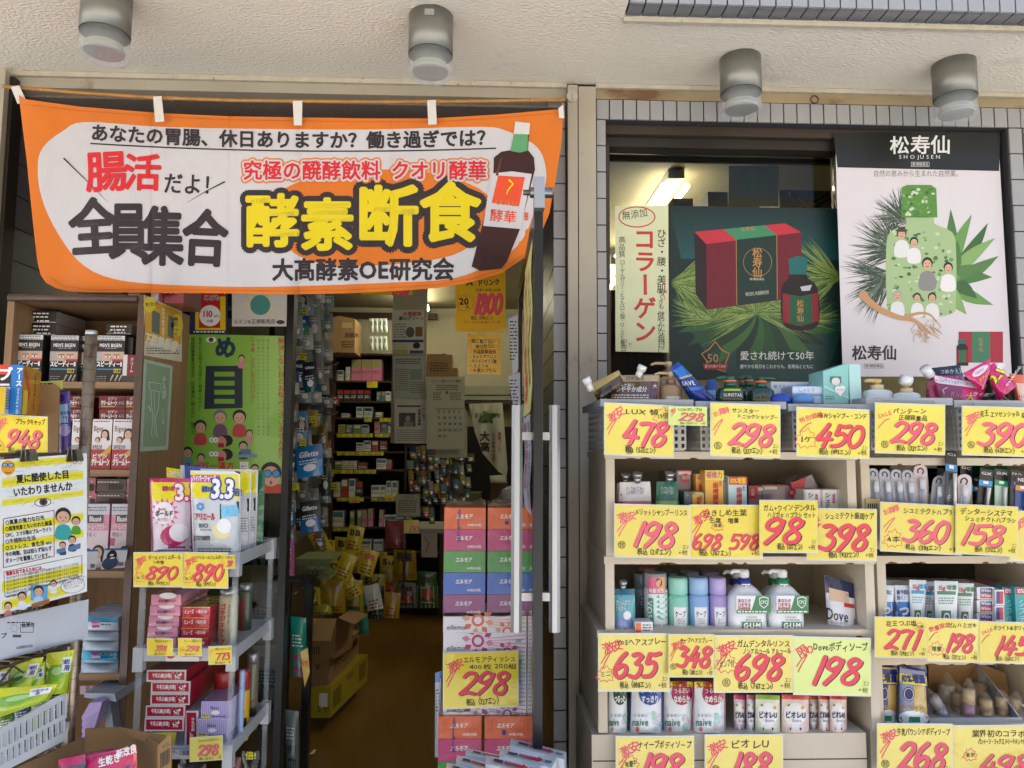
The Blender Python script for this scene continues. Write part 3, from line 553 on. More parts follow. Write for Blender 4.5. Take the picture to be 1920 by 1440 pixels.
# ================================================================ PRICE CARDS
CY, CG, CRED, CINK = '#EFDC66', '#DCE87A', ink('#EA4A5C'), ink('#1E1E22')
def wob(d, x0, x1, amt=.004, lean=0, y0=0, y1=1):
    ph = x0*.37
    return lambda u, v, l: P(u, v, d+amt*(math.sin((u-x0)/(x1-x0)*4.5+ph)*.5-.5*((v-y0)/(y1-y0))**2*math.cos((u-x0)/(x1-x0)*3+ph))-lean*(v-y0)/(y1-y0)) - Vector((0, EPS*.8*l, 0))
def card(x0, y0, x1, y1, d, num, title, label, tax=None, col=CY, nx=(.26, .94), ny=(.33, .83), tsz=.14, tx=.3, burst=None, circ=None, sale='激安', t2=None, sc=CRED, tilt=0, yen=True, lean=None, nums=None, tail=True, group='hand written price cards on the shelves'):
    lean = random.uniform(.002, .012) if lean is None else lean; tilt += random.uniform(-.006, .006)
    sc = sc if sc is not CRED else ink(random.choice(('#EA4A5C', '#EE5E74', '#E6485E', '#F06A78')))
    w, h = x1-x0, y1-y0; b = B(wob(d, x0, x1, random.uniform(.003, .009), lean, y0, y1)); ct = tilt
    T = lambda a, c: (x0+a*w, y0+c*h+ct*a*w)
    def q(a0, c0, a1, c1, m, l, n=12): 
        vs = [b.fr(*T(a0+(a1-a0)*i/n, c), l) for c in [c0+(c1-c0)*j/7 for j in range(8)] for i in range(n+1)]; b.add(vs, [(j*(n+1)+i, j*(n+1)+i+1, (j+1)*(n+1)+i+1, (j+1)*(n+1)+i) for j in range(7) for i in range(n)], m, True)
    q(0, 0, 1, 1, lam(col), 0); q(-.012, -.03, 1.012, 1.03, mk('sleeve edge', '#D9DBCB', .15, coat=.6), -1.5)
    rt = math.atan(ct)
    if sale:
        X, Y = T(.015, .1); s_ = h*(.2 if len(sale) < 3 else .13)
        if len(sale) < 4: b.text(sale, X, Y+s_*.5, s_, sc, 2, .03, rot=-.45+rt, jit=.2, sp=.8); b.line(smooth([T(.03, .52), T(.1, .38), T(.17, .3), T(.09, .5), T(.05, .62)], 4), h*.02, sc, 2)
        else: b.text(sale, X, Y+s_*.8, s_, sc, 2, .02, rot=-.35+rt, jit=.1); b.line(smooth([T(.03, .52), T(.12, .36), T(.2, .3)], 4), h*.02, sc, 2)
    tx = max(tx, .25 if sale and not nums else tx); X, Y = T(tx, .06); b.text(title, X, Y, h*tsz, CINK, 2, .018, w=min(w*(.97-tx), len(title)*h*tsz*1.0), rot=rt-.01, jit=.12)
    if t2: X, Y = T(tx+.08, .07+tsz*1.0); b.text(t2, X, Y, h*tsz*.85, CINK, 2, .022, w=min(w*(.9-tx), len(t2)*h*tsz*.85), rot=rt, jit=.12)
    for (n_, a0, a1, c0, c1) in (nums or [(num, nx[0], nx[1], ny[0], ny[1])]):
        L = sum(.42 if c == '1' else .66 for c in n_)+.1; c0 += .0+(.04 if t2 else 0); c1 -= .03; hh = (c1-c0)*h; X, Y = T(a0, c0); b.digits(n_, X, Y, hh, sc, CINK, 3, sx=(a1-a0)*w/(L*hh), rot=rt, wd=.17)
    if tax: X, Y = T(.3 if not nums else .12, .83); b.text('税込〈'+tax+'エン〉', X, Y, h*.14, CINK, 7, .022, w=w*.48, rot=rt, jit=.12)
    if tail and yen: X, Y = T(.9, .74); b.text('エン', X, Y, h*.1, CINK, 6, 0, w=w*.08, rot=rt); X, Y = T(.84, .85); b.text('+税', X, Y, h*.11, CINK, 2, 0, w=w*.13, rot=rt, jit=.1)
    if burst: cx, cy = T(*burst[1]); r = burst[2]*h; b.star(cx, cy, r*.8, r*1.12, 9, CRED, 1, w=h*.016, sy=.9); b.text(burst[0], cx-r*.7, cy-r*.35, r*.75, CINK, 2, .01, w=r*1.4, jit=.1, rot=-.1)
    if circ: cx, cy = T(*circ[1]); r = h*.075; b.ring(cx, cy, r, r, h*.012, CINK, 2); b.text(circ[0], cx-r*.72, cy-r*.75, r*1.45, CINK, 2)
    o = b.build('price_card', label=label, cat='price card', group=group)
    me = o.data; return o
DB, DS = 1.665, 1.775
card(1134, 757, 1262, 850, DB, '478', 'LUX 替', 'yellow price card with red 478 on the leftmost grey basket', '525', burst=('1.9倍', (.84, .2), .17), tilt=.05, tail=False, circ=('各', (.36, .92)))
card(1254, 762, 1325, 796, DB-.01, '298', 'LUXポンプ付', 'small pale green price card with red 298 stuck beside the large 478 card', '327', col=CG, tsz=.19, tx=.24, ny=(.34, .8), tilt=.02)
card(1333, 757, 1462, 852, DB, '298', 'サンスター', 'pale yellow price card with red 298 for tonic shampoo on the second grey basket', '327', t2='トニックシャンプー', tsz=.11, circ=('各', (.1, .82)), tilt=.04, col='#EFDF6A', sale='お買得')
card(1495, 765, 1629, 853, DB, '450', 'H&Wシャンプー・コンデ', 'yellow price card with red 450 on the middle grey basket', '495', burst=('1ヶ', (.12, .66), .22), tilt=.04, sale='特別価格', tsz=.14, tx=.28, col='#EFDD5C')
card(1642, 757, 1771, 847, DB, '298', 'パンテーン', 'yellow price card with red 298 and SALE on the fourth grey basket', '327', t2='正規容量品', circ=('各', (.13, .84)), tilt=.03, sale='SALE', nx=(.22, .9), tx=.24, col='#EFDD5C')
card(1805, 763, 1935, 851, DB, '390', '花王 エッセンシャル 詰替', 'yellow price card with red 390 on the rightmost grey basket', '429', circ=('各', (.12, .8)), tilt=.03, tx=.2, nx=(.22, .95), col='#EFDD5C')
card(1153, 947, 1294, 1042, DS, '198', 'メリットシャンプー.リンス', 'yellow price card with red 198 for shampoo at the left end of the upper shelf', '217', circ=('替', (.09, .78)), tilt=.02, nx=(.22, .84), tx=.26)
card(1294, 949, 1429, 1046, DS, '', 'ひきしめ生葉', 'wide yellow price card with two red prices 698 and 598', '767', nums=[('698', .02, .45, .5, .86), ('598', .54, .97, .5, .86)], t2='生葉　増量', tx=.18, burst=('増量', (.38, .38), .11), tilt=.0, col='#EFD94A')
card(1425, 940, 1532, 1034, DS-.012, '98', 'ガム+ウインデンタル', 'yellow price card with a very large red 98 overlapping its neighbours', '107', t2='ハミガキ ハブラシ セット', nx=(.03, .78), ny=(.3, .86), tx=.05, sale=None, tilt=.01, col='#F0DC58')
card(1514, 955, 1643, 1048, DS, '398', 'シュミテクト歯周ケア', 'yellow price card with red 398 at the right end of the upper left shelf', '437', nx=(.16, .92), ny=(.3, .84), tx=.24, sale='安', tilt=.02)
card(1652, 943, 1803, 1031, DS, '360', 'シュミテクトハブラシ', 'yellow price card with red 360 and a burst reading 4 below the clear toothbrush packs', '396', burst=('4本', (.15, .76), .2), nx=(.28, .86), tilt=.05, sale='お買得', tx=.27)
card(1793, 947, 1908, 1036, DS-.008, '158', 'デンターシステマ', 'yellow price card with red 158 for toothbrushes near the right edge', '173', t2='シュミテクトハブラシ', nx=(.04, .82), ny=(.35, .84), tx=.06, sale=None, tilt=.05, col='#EFDD5C')
card(1893, 960, 2010, 1050, DS+.004, '198', 'サンスターハブラシ', 'yellow price card cut by the right edge of the picture, above the white toothpaste cartons', None, tx=.06, tsz=.12)
card(1123, 1190, 1254, 1294, DS, '635', 'Vo5ヘアスプレー', 'yellow price card with red 635 at the left end of the hair spray shelf', '698', burst=('ミニ', (.09, .72), .15), nx=(.2, .86), ny=(.33, .8), tx=.22, tilt=.0)
card(1254, 1191, 1338, 1268, DS-.01, '348', 'ケープヘアスプレー', 'small yellow price card with red 348 between the 635 and 698 cards', '382', circ=('各', (.1, .76)), nx=(.16, .97), ny=(.28, .8), tsz=.14, tx=.22)
card(1340, 1194, 1486, 1296, DS, '698', 'ガムデンタルリンス', 'large yellow price card with red 698 below the pump bottles of mouth rinse', '767', t2='ノンアルコール アルコール', burst=('ポンプ付', (.15, .5), .19), circ=('各', (.15, .84)), nx=(.24, .9), ny=(.3, .82), tx=.28)
card(1489, 1196, 1632, 1300, DS, '198', 'Doveボディソープ', 'pale lime price card with red 198 at the right end of the hair spray shelf', None, col='#DDEB86', nx=(.2, .9), ny=(.34, .84), tx=.24, tsz=.17, sale='限り', circ=None, tilt=.02)
card(1641, 1158, 1738, 1231, DS, '271', '花王つぶ塩', 'yellow price card with red 271 below the blue salt toothpaste tubes', '298', nx=(.18, .88), ny=(.3, .82), tx=.2, sale=None, burst=('在庫', (.86, .22), .12), tilt=.02, tsz=.16)
card(1739, 1161, 1835, 1238, DS, '198', 'ガムハミガキ', 'yellow price card with red 198 and a black note below the green toothpaste tubes', '217', nx=(.34, .92), ny=(.34, .8), tx=.38, sale='数量限定', burst=('増量', (.17, .72), .18), tilt=.03)
card(1837, 1167, 1935, 1241, DS, '145', 'ホワイト&ホワイト', 'yellow price card with red 145 below the stacked white and red cartons', '159', sale='SALE', nx=(.26, .98), ny=(.34, .84), tx=.24, tilt=.02)
card(1156, 1383, 1300, 1482, DS, '198', 'ナイーブボディソープ', 'yellow price card with red 198 and a burst on the left of the bottom box', '217', burst=('増量中', (.18, .5), .16), nx=(.26, .88), ny=(.32, .84), tx=.28, tsz=.16)
card(1323, 1380, 1467, 1480, DS, '188', 'ビオレU', 'yellow price card with red 188 on the bottom box, cut by the lower edge', '206', circ=('替', (.13, .62)), nx=(.3, .86), ny=(.32, .84), tx=.32, tsz=.18)
card(1646, 1359, 1785, 1460, DS, '268', '牛乳バウンシアボディソープ', 'bright yellow price card with red 268 below the blue and gold pouches', '294', circ=('替', (.1, .72)), nx=(.26, .94), ny=(.34, .86), tx=.26, tsz=.14, tilt=.01)
card(1786, 1363, 1935, 1465, DS, '498', '業界初のコラボ', 'bright yellow price card with red 498 below the tray of wrapped tubes', '547', t2='パンテーン・ラックス トリートメントセット', burst=('激安', (.22, .52), .12), nx=(.32, .98), ny=(.48, .92), tx=.24, tsz=.14, sale=None)
# ================================================================ PRODUCT BUILDERS
def cyl(cx, cy, r, pc, d, sx=1.0):
    k = d/F/r
    return lambda u, v, l: Vector((cx+(r*sx+EPS*l)*math.sin((u-pc)*k), cy-(r+EPS*l)*math.cos((u-pc)*k), P(pc, v, d).z))
def pouch(name, tl, tr, br, bl, d, T, m, pr, label, cat='pouch', group=None, edge=None, sub=None, back=None, tilt=0, nu=8, nv=9):
    fr = quad(tl, tr, br, bl, d, T, tilt); b = B(fr); b.curv = True; vs = []; n, k = nu, nv
    b.rect(0, 0, 1, 1, m, 0, n, k)
    for j in range(k+1):
        for i in range(n+1): u, v = i/n, j/k; p = fr(u, v, 0); q = quad(tl, tr, br, bl, d, -T*.55, tilt)(u, v, 0); vs.append(q+Vector((0, .0015, 0)))
    b.add(vs, [(j*(n+1)+i+1, j*(n+1)+i, (j+1)*(n+1)+i, (j+1)*(n+1)+i+1) for j in range(k) for i in range(n)], back or edge or m, True)
    W_, H_ = math.hypot(tr[0]-tl[0], tr[1]-tl[1]), math.hypot(bl[0]-tl[0], bl[1]-tl[1])
    b.fr = lambda u, v, l: fr(u/W_, v/H_, l)
    if edge:
        b.rect(0, 0, W_, H_*.035, edge, 1, n, 1); b.rect(0, H_*.035, W_*.03, H_, edge, 1, 1, k); b.rect(W_*.97, H_*.035, W_, H_, edge, 1, 1, k)
    if pr: pr(b, W_, H_)
    o = b.build(name, label=label, cat=cat, group=group); o['_'] = 0; del o['_']
    return o
def fine(b, u0, v0, u1, n, m, h=3, l=2, gap=1.6):          # unreadably small copy
    for i in range(n):
        x = u0
        while x < u1-h: w = random.uniform(h*.6, h*2.2); b.rect(x, v0+i*h*gap, min(u1, x+w), v0+i*h*gap+h*.62, m, l); x += w+h*.5
def spray(px, py1, py0, w, d, body, cap, label, pr=None, capf=.24, group='spray cans on the shelves', dome=None):
    r = w*d/F/2; c = P(px, py1, d); z1 = P(px, py0, d).z; H = z1-c.z; t = thing('spray_can', (c.x, d+r, c.z), label, 'spray can', group)
    b = B(cyl(c.x, d+r, r, px, d)); hb = H*(1-capf)
    b.lathe(c.x, d+r, c.z, [(r*.93, 0, body), (r, .004, body), (r, hb-.008, body), (r*.9, hb, dome or body)], 28)
    if pr: pr(b, px, py0, py1, w)
    b.build('can', t)
    b = B(); b.lathe(c.x, d+r, c.z+hb, [(r*.9, 0, cap), (r*.96, .002, cap), (r*.96, H*capf-.006, cap), (r*.88, H*capf, cap)], 28); b.build('cap', t); return t
def pump(px, py1, py0, w, d, body, neck, top, label, pr=None, shf=.62, sy=.7, nozzle=-1, group=None, nz=.5, cat='pump bottle'):
    r = w*d/F/2; c = P(px, py1, d); H = P(px, py0, d).z-c.z; t = thing('pump_bottle', (c.x, d+r*sy, c.z), label, cat, group); hb = H*shf
    b = B(); b.lathe(c.x, d+r*sy, c.z, [(r*.94, 0, body), (r, .005, body), (r*.99, hb*.78, body), (r*.86, hb*.9, body), (r*.45, hb*.99, body), (r*.34, hb, body)], 28, 1, sy); b.build('bottle', t)
    if pr:
        b = B(cyl(c.x, d+r*sy, r*sy, px, d, 1/sy)); k = d/F/r
        b.fr = lambda u, v, l: Vector((c.x+(r+EPS*l)*math.sin(max(-1.2, min(1.2, (u-px)*k))), d+r*sy-(r*sy+EPS*l)*math.cos(max(-1.2, min(1.2, (u-px)*k)))-.0006, P(px, v, d).z)); pr(b, px, py0, py1, w); b.build('label', t)
    b = B(); z = c.z+hb-.001; b.lathe(c.x, d+r*sy, z, [(r*.42, 0, neck), (r*.42, H*.13, neck), (r*.36, H*.135, neck)], 22); b.build('collar', t)
    b = B(); z += H*.135; rr = r*.3; b.lathe(c.x, d+r*sy, z, [(rr*.5, 0, top), (rr*.5, H*.05, top), (rr, H*.06, top), (rr, H*.15, top), (rr*.8, H*.165, top)], 18)
    b.tube([(c.x, d+r*sy, z+H*.12), (c.x+nozzle*r*nz*1.2, d+r*sy-.004, z+H*.125), (c.x+nozzle*r*nz*1.7, d+r*sy-.008, z+H*.09)], [rr*.5, rr*.42, rr*.34], top, 8); b.build('pump', t); return t
def carton(px0, py0, px1, py1, d, D, m, label, pr=None, cat='carton', name='carton', group=None, side=None, top=None, sk=0):
    b = B(plane(d-.0004)); q = b.pbox(px0, py0, px1, py1, d, D, m, ms=side, mt=top)
    if pr: pr(b, px0, py0, px1, py1)
    return b.build(name, label=label, cat=cat, group=group)
# ================================================================ SHELF UNITS ON THE RIGHT
CRM = mk('chipped cream paint', '#D6CAB4', .55, var=.05, vscale=4, dirt=('#6E4B30', 9, .69, .9), bump=.15, bscale=40); CRMB = mk('cream back board', '#A39A86', .7, var=.07, vscale=4)
def unit(px0, px1, tiers, d, D, label, back=CRMB, shift=0):
    a = P(px0, 1100, d).x; c = P(px1, 1100, d).x; zt = P((px0+px1)/2, tiers[0][0], d).z; o = thing('display_shelf', ((a+c)/2, d, 0), label, 'shelf')
    bw = .0215
    for i, (yt, yb, dx0, dx1) in enumerate(tiers):
        z1 = P(px0, yt, d).z; z0 = P(px0, yb, d).z; x0, x1 = a+dx0*d/F, c+dx1*d/F
        for xx in (x0, x1-bw): b = B(); b.box(xx, xx+bw, d, d+D, z0, z1-.0185, CRM); b.build('side_board', o)
        b = B(); b.box(x0-.003, x1+.003, d-.004, d+D, z1-.018, z1, CRM); [b.add([Vector((xc_+rx_*math.cos(q_*.9)*random.uniform(.5, 1), d-.0043, z1-.0185+(.001 if q_ in (0, 3.5) else 0)+max(0, .006*math.sin(q_*.9)*random.uniform(.4, 1)))) for q_ in range(7)], [tuple(range(7))], mk('bare wood chip', '#7A4A2A', .8)) for xc_, rx_ in [(random.uniform(x0+.02, x1-.02), random.uniform(.006, .022)) for _ in range(7)]]; b.build('shelf_board', o)
        b = B(); b.box(x0+bw+.001, x1-bw-.001, d+D-.008, d+D-.001, z0, z1-.019, back); b.build('back_board', o)
    return o
u1 = unit(1137, 1612, [(846, 1043, 0, 0), (1043, 1181, -2, 28), (1181, 1374, -16, 30)], 1.80, .30, 'cream painted display shelf of three stacked tiers right of the pillar')
b = B(); x0, x1, z0, z1 = b.pbox(1110, 1376, 1628, 1620, 1.80, .30, CRM); b.build('bottom_box', u1)
b = B(); b.pbox(1112, 1424, 1626, 1426, 1.799, .003, GROUT); b.build('drawer_gap', u1)
b = B(); b.pbox(1136, 853, 1141, 1440, 1.795, .004, CRM); 
u2 = unit(1622, 1990, [(858, 1042, 0, 0), (1042, 1232, 24, 0), (1232, 1356, 10, 0)], 1.82, .30, 'second cream painted display shelf at the right edge, holding toothbrushes and toothpaste', back=mk('dark back', '#3A342C', .8))
b = B(); b.pbox(1636, 1357, 1990, 1620, 1.82, .30, CRM); b.build('bottom_box', u2)
b = B(); b.pbox(1625, 935, 1652, 1030, 1.815, .2, mk('yellowed plastic', '#C9B582', .5)); bb = b
for i in range(5): b.fr = plane(1.8146); b.rect(1627+i*4, 944, 1629+i*4, 958, GROUT, 1)
b.build('toothbrush_basket', label='yellowed plastic basket behind the price card with 360', cat='basket')
# ---- grey baskets
BK = mk('grey basket plastic', '#B9B5AC', .5, var=.05, vscale=9, dirt=('#7F796C', 12, .62, .5)); BKR = mk('grey basket rim', '#A3A8AC', .4, var=.05, vscale=9)
BL = ['leftmost grey perforated basket on top of the shelf, holding brown pouches and bronze pump bottles', 'second grey basket on the shelf top, holding green pump bottles', 'middle grey basket on the shelf top, holding pale blue and mint cartons', 'fourth grey basket on the shelf top, holding white pump bottles with gold heads', 'rightmost grey basket on the shelf top, holding magenta pouches']
for i, (a0, a1, yr) in enumerate(((1126, 1300, 748), (1304, 1474, 752), (1478, 1640, 757), (1624, 1786, 745), (1789, 1960, 750))):
    d = 1.69; t = thing('basket', P((a0+a1)/2, 850, d+.15), BL[i], 'basket', 'grey perforated baskets on the shelf top'); D = .32; z1 = P(a0, yr, d).z; z0 = P(a0, 846, 1.78).z+.002; xa, xb = P(a0, yr, d).x, P(a1, yr, d).x
    b = B(); r = .011
    for q in ((xa, xb, d, d+r), (xa, xb, d+D-r, d+D), (xa, xa+r, d+r, d+D-r), (xb-r, xb, d+r, d+D-r)): b.box(q[0], q[1], q[2], q[3], z1-.017, z1, BKR)
    b.build('rim', t)
    ins = .014; A0, A1 = xa+ins, xb-ins; Y0, Y1 = d+ins, d+D-ins; ny = 6; zz0, zz1 = z0+.003, z1-.017
    def lattice(name, f, L):
        b = B(); nx = int(L/.0145); cw = L/nx; ch = (zz1-zz0)/ny; g = .27
        for off in (0, .0022):
            for i_ in range(nx):
                for j in range(ny):
                    x_, z_ = i_*cw, zz0+j*ch; X = [x_, x_+cw*g, x_+cw*(1-g), x_+cw]; Z = [z_, z_+ch*g*.8, z_+ch*(1-g*.8), z_+ch]
                    b.add([f(X[p], Z[q], off) for q in range(4) for p in range(4)], [(q*4+p, q*4+p+1, q*4+p+5, q*4+p+4) for q in range(3) for p in range(3) if not (p == 1 and q == 1)], BK)
        b.build(name, t)
    lattice('front_panel', lambda x, z, o: (A0+x, Y0+o, z), A1-A0)
    lattice('side_panel', lambda x, z, o: (A0+o, Y0+x, z), Y1-Y0); lattice('side_panel', lambda x, z, o: (A1-o, Y0+x, z), Y1-Y0)
    b = B(); b.box(A0+.003, A1-.003, Y0+.003, Y1-.003, z0, z0+.003, BK); b.build('bottom', t)
    b = B(); b.box(A0+.03, A1-.03, d-.0025, d-.001, z1-.026, z1-.006, mk('clear rail', '#C9CFD0', .1, alpha=.5, coat=.5)); b.build('card_rail', t)
# ================================================================ GOODS IN THE BASKETS
W_INK = ink('#F2F0EC')
def spout(b, u, v, r, h, d, m, tx=.0, m2=None):
    p = P(u, v, d); q = p+Vector((tx, -.005, h)); b.tube([p, q], [r*.75, r*.75], m2 or m, 10); b.tube([q, q+(q-p).normalized()*h*.9], [r, r], m, 14)
CAPM = gls('#E4E4E2'); GB = .0
def pr_brown(b, W, H):
    b.rect(0, 0, W, H*.22, foil('#B8A27A'), 1, 8, 2); b.text('詰め替え', W*.3, H*.02, H*.17, ink('#5A4630'), 2, w=W*.4); b.text('つややか成分', W*.14, H*.38, H*.2, W_INK, 2, .02, w=W*.62); b.text('傷んだ髪に', W*.14, H*.28, H*.12, W_INK, 2); fine(b, W*.1, H*.66, W*.8, 2, W_INK, H*.05)
    b.rect(W*.84, H*.24, W*.99, H*.95, foil('#6A2638'), 1, 2, 5); b.text('大', W*.86, H*.3, H*.16, W_INK, 2)
o = pouch('refill_pouch', (1147, 704), (1237, 702), (1235, 760), (1133, 758), 1.80, .03, foil('#6B5238'), pr_brown, 'brown and bronze refill pouch lying in the leftmost basket, with a white screw cap', edge=foil('#A68B5E'))
b = B(); spout(b, 1196, 706, .011, .014, 1.77, CAPM, .006); b.build('screw_cap', o)
o = pouch('refill_pouch', (1104, 722), (1160, 694), (1170, 714), (1122, 758), 1.78, .02, foil('#5A4A2C'), lambda b, W, H: (b.rect(0, 0, W, H*.4, foil('#B7A35E'), 1, 8, 3), b.rect(0, H*.6, W*.6, H, foil('#2A221C'), 1, 6, 3)), 'gold and black refill pouch leaning over the left end of the leftmost basket', edge=foil('#B5A06A'))
b = B(); spout(b, 1108, 732, .011, .016, 1.74, CAPM, -.008); b.build('screw_cap', o)
BRZ, BRZ2 = gls('#A98B63'), gls('#8A6B55')
pump(1258, 762, 668, 46, 1.86, gls('#B49468'), BRZ2, gls('#C6AE88'), 'tall bronze pump bottle at the back of the leftmost basket', nozzle=-1, nz=.9)
def lab_lux(b, px, y0, y1, w): b.rect(px-w*.3, y1-22, px+w*.42, y1-8, gls('#E9E3D8'), 1, 4); b.text('LUX 髪', px-w*.25, y1-20, 9, ink('#4A3A2A'), 2)
pump(1262+0, 765, 682, 42, 1.79, BRZ, BRZ2, gls('#C6AE88'), 'shorter bronze pump bottle in front, with its nozzle pointing left', lab_lux, nozzle=-1, nz=.9, shf=.55)
def pr_blue(b, W, H):
    b.rect(0, 0, W*.3, H, foil('#1C4FA8'), 1, 3, 4); b.rect(W*.3, 0, W*.34, H, foil('#C9B468'), 1.5, 1, 4); b.text('SUNSTAR', W*.3, H*.3, H*.3, W_INK, 2, .02, w=W*.32); b.text('トニック', W*.4, H*.62, H*.22, W_INK, 2)
pouch('refill_pouch', (1256, 690), (1272, 678), (1345, 752), (1296, 752), 1.80, .03, foil('#1A3F98'), lambda b, W, H: (b.rect(0, H*.1, W, H*.32, foil('#2A76C8'), 1, 6, 3), b.rect(0, H*.32, W, H*.36, foil('#D0BE72'), 1.4, 6, 1), b.text('SAVE', W*.15, H*.4, H*.16, W_INK, 2, .02, w=W*.7, rot=.2), b.rect(0, H*.62, W, H*.7, foil('#3E86D8'), 1, 6, 2)), 'blue refill pouch leaning from the leftmost basket towards the second one')
pouch('refill_pouch', (1328, 712), (1342, 710), (1352, 752), (1312, 752), 1.84, .02, foil('#1C3F8C'), lambda b, W, H: b.rect(0, H*.5, W, H, foil('#7CA2C0'), 1, 6, 3), 'small blue pouch end standing behind the green pump bottles')
GRD, GRC, ORR = mk('dark green bottle', '#0E3A2A', .12, coat=.6, trans=.15), gls('#0F5540'), gls('#D8683A')
def lab_sun(b, px, y0, y1, w): b.text('SUNSTAR', px-w*.34, y1-20, 8.5, W_INK, 2, .02, w=w*.66); b.rect(px-w*.33, y1-27, px+w*.25, y1-23, ink('#A8C23A'), 1, 4)
for (x, y1, y0, w, d, m, L, pr, nz) in ((1376, 756, 688, 56, 1.74, GRD, 'square shouldered dark green pump bottle at the front left of the second basket', lab_sun, -1), (1395, 752, 694, 26, 1.86, gls('#18804A'), 'slim bright green pump bottle behind the front ones', None, 1), (1410, 755, 688, 40, 1.82, GRD, 'dark green pump bottle in the middle of the second basket', None, -1), (1434, 758, 689, 50, 1.75, GRD, 'rounded dark green pump bottle at the right of the second basket', None, 1)):
    t = pump(x, y1, y0, w, d, m, GRC, GRC, L, pr, nozzle=nz, shf=.48, nz=.6, group='green pump bottles in the second basket')
    r = w*d/F/2; c = P(x, y1, d); H = P(x, y0, d).z-c.z; b = B(); b.lathe(c.x, d+r*.7, c.z+H*.6, [(r*.44, 0, ORR), (r*.44, .005, ORR)], 20); b.build('orange_band', t)
# pale cartons, blue lids, mint carton
def slab(px0, y0, px1, y1, d, D, m, label, rot, pr=None, cat='carton', name='carton'):
    return carton(px0, y0, px1, y1, d, D, m, label, pr, cat, name)
carton(1446, 716, 1523, 748, 1.86, .05, gls('#E6EEF2'), 'white and pale blue carton lying at the back of the middle basket', lambda b, a, y0, c, y1: (b.poly([(a+45, y0+6), (c, y0+4), (c, y1), (a+38, y1)], gls('#A9C4DE'), 1), b.text('髪うるおう', a+4, y0+5, 7, ink('#3A8AA0'), 2, w=40), b.text('詰替用', c-26, y0+12, 8, W_INK, 2)))
carton(1486, 724, 1542, 756, 1.77, .07, gls('#A9C6EA'), 'light blue carton standing at the front of the middle basket', lambda b, a, y0, c, y1: (b.rect(a, y0+16, c, y0+18, gls('#5A86B8'), 1), b.rect(a, y0+2, c, y0+13, gls('#DCE8F4'), 1), b.text('しっとり', a+10, y0+3, 8, ink('#5A86B8'), 2)))
for x, d, c, L in ((1470, 1.74, '#1D48B8', 'royal blue round lid poking over the rim left of the light blue carton'), (1512, 1.735, '#5D93CF', 'sky blue round lid poking over the rim in front of the light blue carton')):
    b = B(plane(d)); p = P(x, 760, d); b.lathe(p.x, d+.02, p.z, [(.026, 0, gls(c)), (.026, .018, gls(c)), (.02, .026, gls(c)), (.008, .029, gls(c))], 24, 1, .7); b.build('round_lid', label=L, cat='lid')
mint, mint2 = gls('#8FCCC4'), gls('#B4DEDB')
b = B(plane(1.7595)); b.prism([(1543, 696), (1591, 680), (1591, 757), (1545, 757)], 1.76, 1.84, mint); o = b.build('carton', label='tall mint green carton with a window and a white heart in the middle basket', cat='carton')
b = B(plane(1.758)); a = P(1592, 700, 1.76).x; b.box(a, a+.028, 1.7595, 1.84, P(1592, 757, 1.76).z, P(1592, 683, 1.76).z, mint2)
b.rect(1557, 706, 1577, 718, ink('#4A6E6C'), 1); b.ell(1567, 715, 8, 7, gls('#E4DCD6'), 1.5); b.ell(1571, 730, 6, 6, W_INK, 2); b.ell(1579, 729, 6, 6, W_INK, 2.1); b.poly([(1566, 732), (1584, 731), (1575, 744)], W_INK, 2.2); b.text('うるおい', 1567, 728, 5, ink('#3A8A84'), 3); fine(b, 1548, 742, 1566, 2, ink('#3A8A84'), 3); b.poly([(1545, 722), (1592, 745), (1592, 748), (1545, 727)], mint2, 1)
b.build('side_and_print', o)
GLD = gls('#E0C07E')
WHB = mk('pearl bottle', '#DCE4E4', .2, coat=.5)
pump(1656, 760, 696, 58, 1.76, WHB, gls('#E3CDA0'), GLD, 'white pump bottle with a gold head and straight nozzle left in the fourth basket', shf=.5, nozzle=-1, nz=.55, group='white pump bottles with gold heads')
pump(1711, 762, 702, 52, 1.745, WHB, gls('#E3CDA0'), GLD, 'white gold headed pump bottle nearer the middle of the fourth basket', shf=.47, nozzle=1, nz=.1, group='white pump bottles with gold heads')
b = B(); p = P(1690, 711, 1.735); b.tube([p, p+Vector((.022, 0, -.004))], .0125, CAPM, 14); b.build('screw_cap', label='loose looking frosted ribbed cap left of the second gold head', cat='cap')
MG, MGD = foil('#D3206E'), foil('#8E3A5A')
pouch('refill_pouch', (1746, 690), (1800, 684), (1812, 722), (1738, 716), 1.82, .02, foil('#1E1E24'), lambda b, W, H: (b.text('つめかえ用', W*.3, H*.15, H*.3, W_INK, 2), b.rect(0, H*.55, W, H, MG, 1, 6, 3)), 'black topped pink pouch at the back of the rightmost basket')
o = pouch('refill_pouch', (1748, 702), (1850, 720), (1838, 756), (1760, 757), 1.77, .03, MGD, lambda b, W, H: (b.rect(0, 0, W, H*.28, foil('#E7DCE0'), 1, 8, 3), b.text('コンディショナー つめかえ用', W*.1, H*.04, H*.2, ink('#3A2A30'), 2, w=W*.75), b.rect(W*.55, H*.3, W, H, MG, 1, 5, 4), b.text('大', W*.62, H*.5, H*.4, ink('#E6C94A'), 2, .03), b.text('サイズ', W*.78, H*.45, H*.2, W_INK, 2), b.line([(W*.2, H*.9), (W*.15, H*.5), (W*.25, H*.4)], 1.2, W_INK, 2), b.text('Rose', W*.28, H*.5, H*.3, foil('#C87A98'), 2, shear=.3)), 'dusky pink conditioner pouch with a white band lying across the rightmost basket', edge=MG)
b = B(); p = P(1744, 704, 1.765); b.tube([p, p+Vector((-.018, -.008, .018))], .012, CAPM, 14); b.build('screw_cap', o)
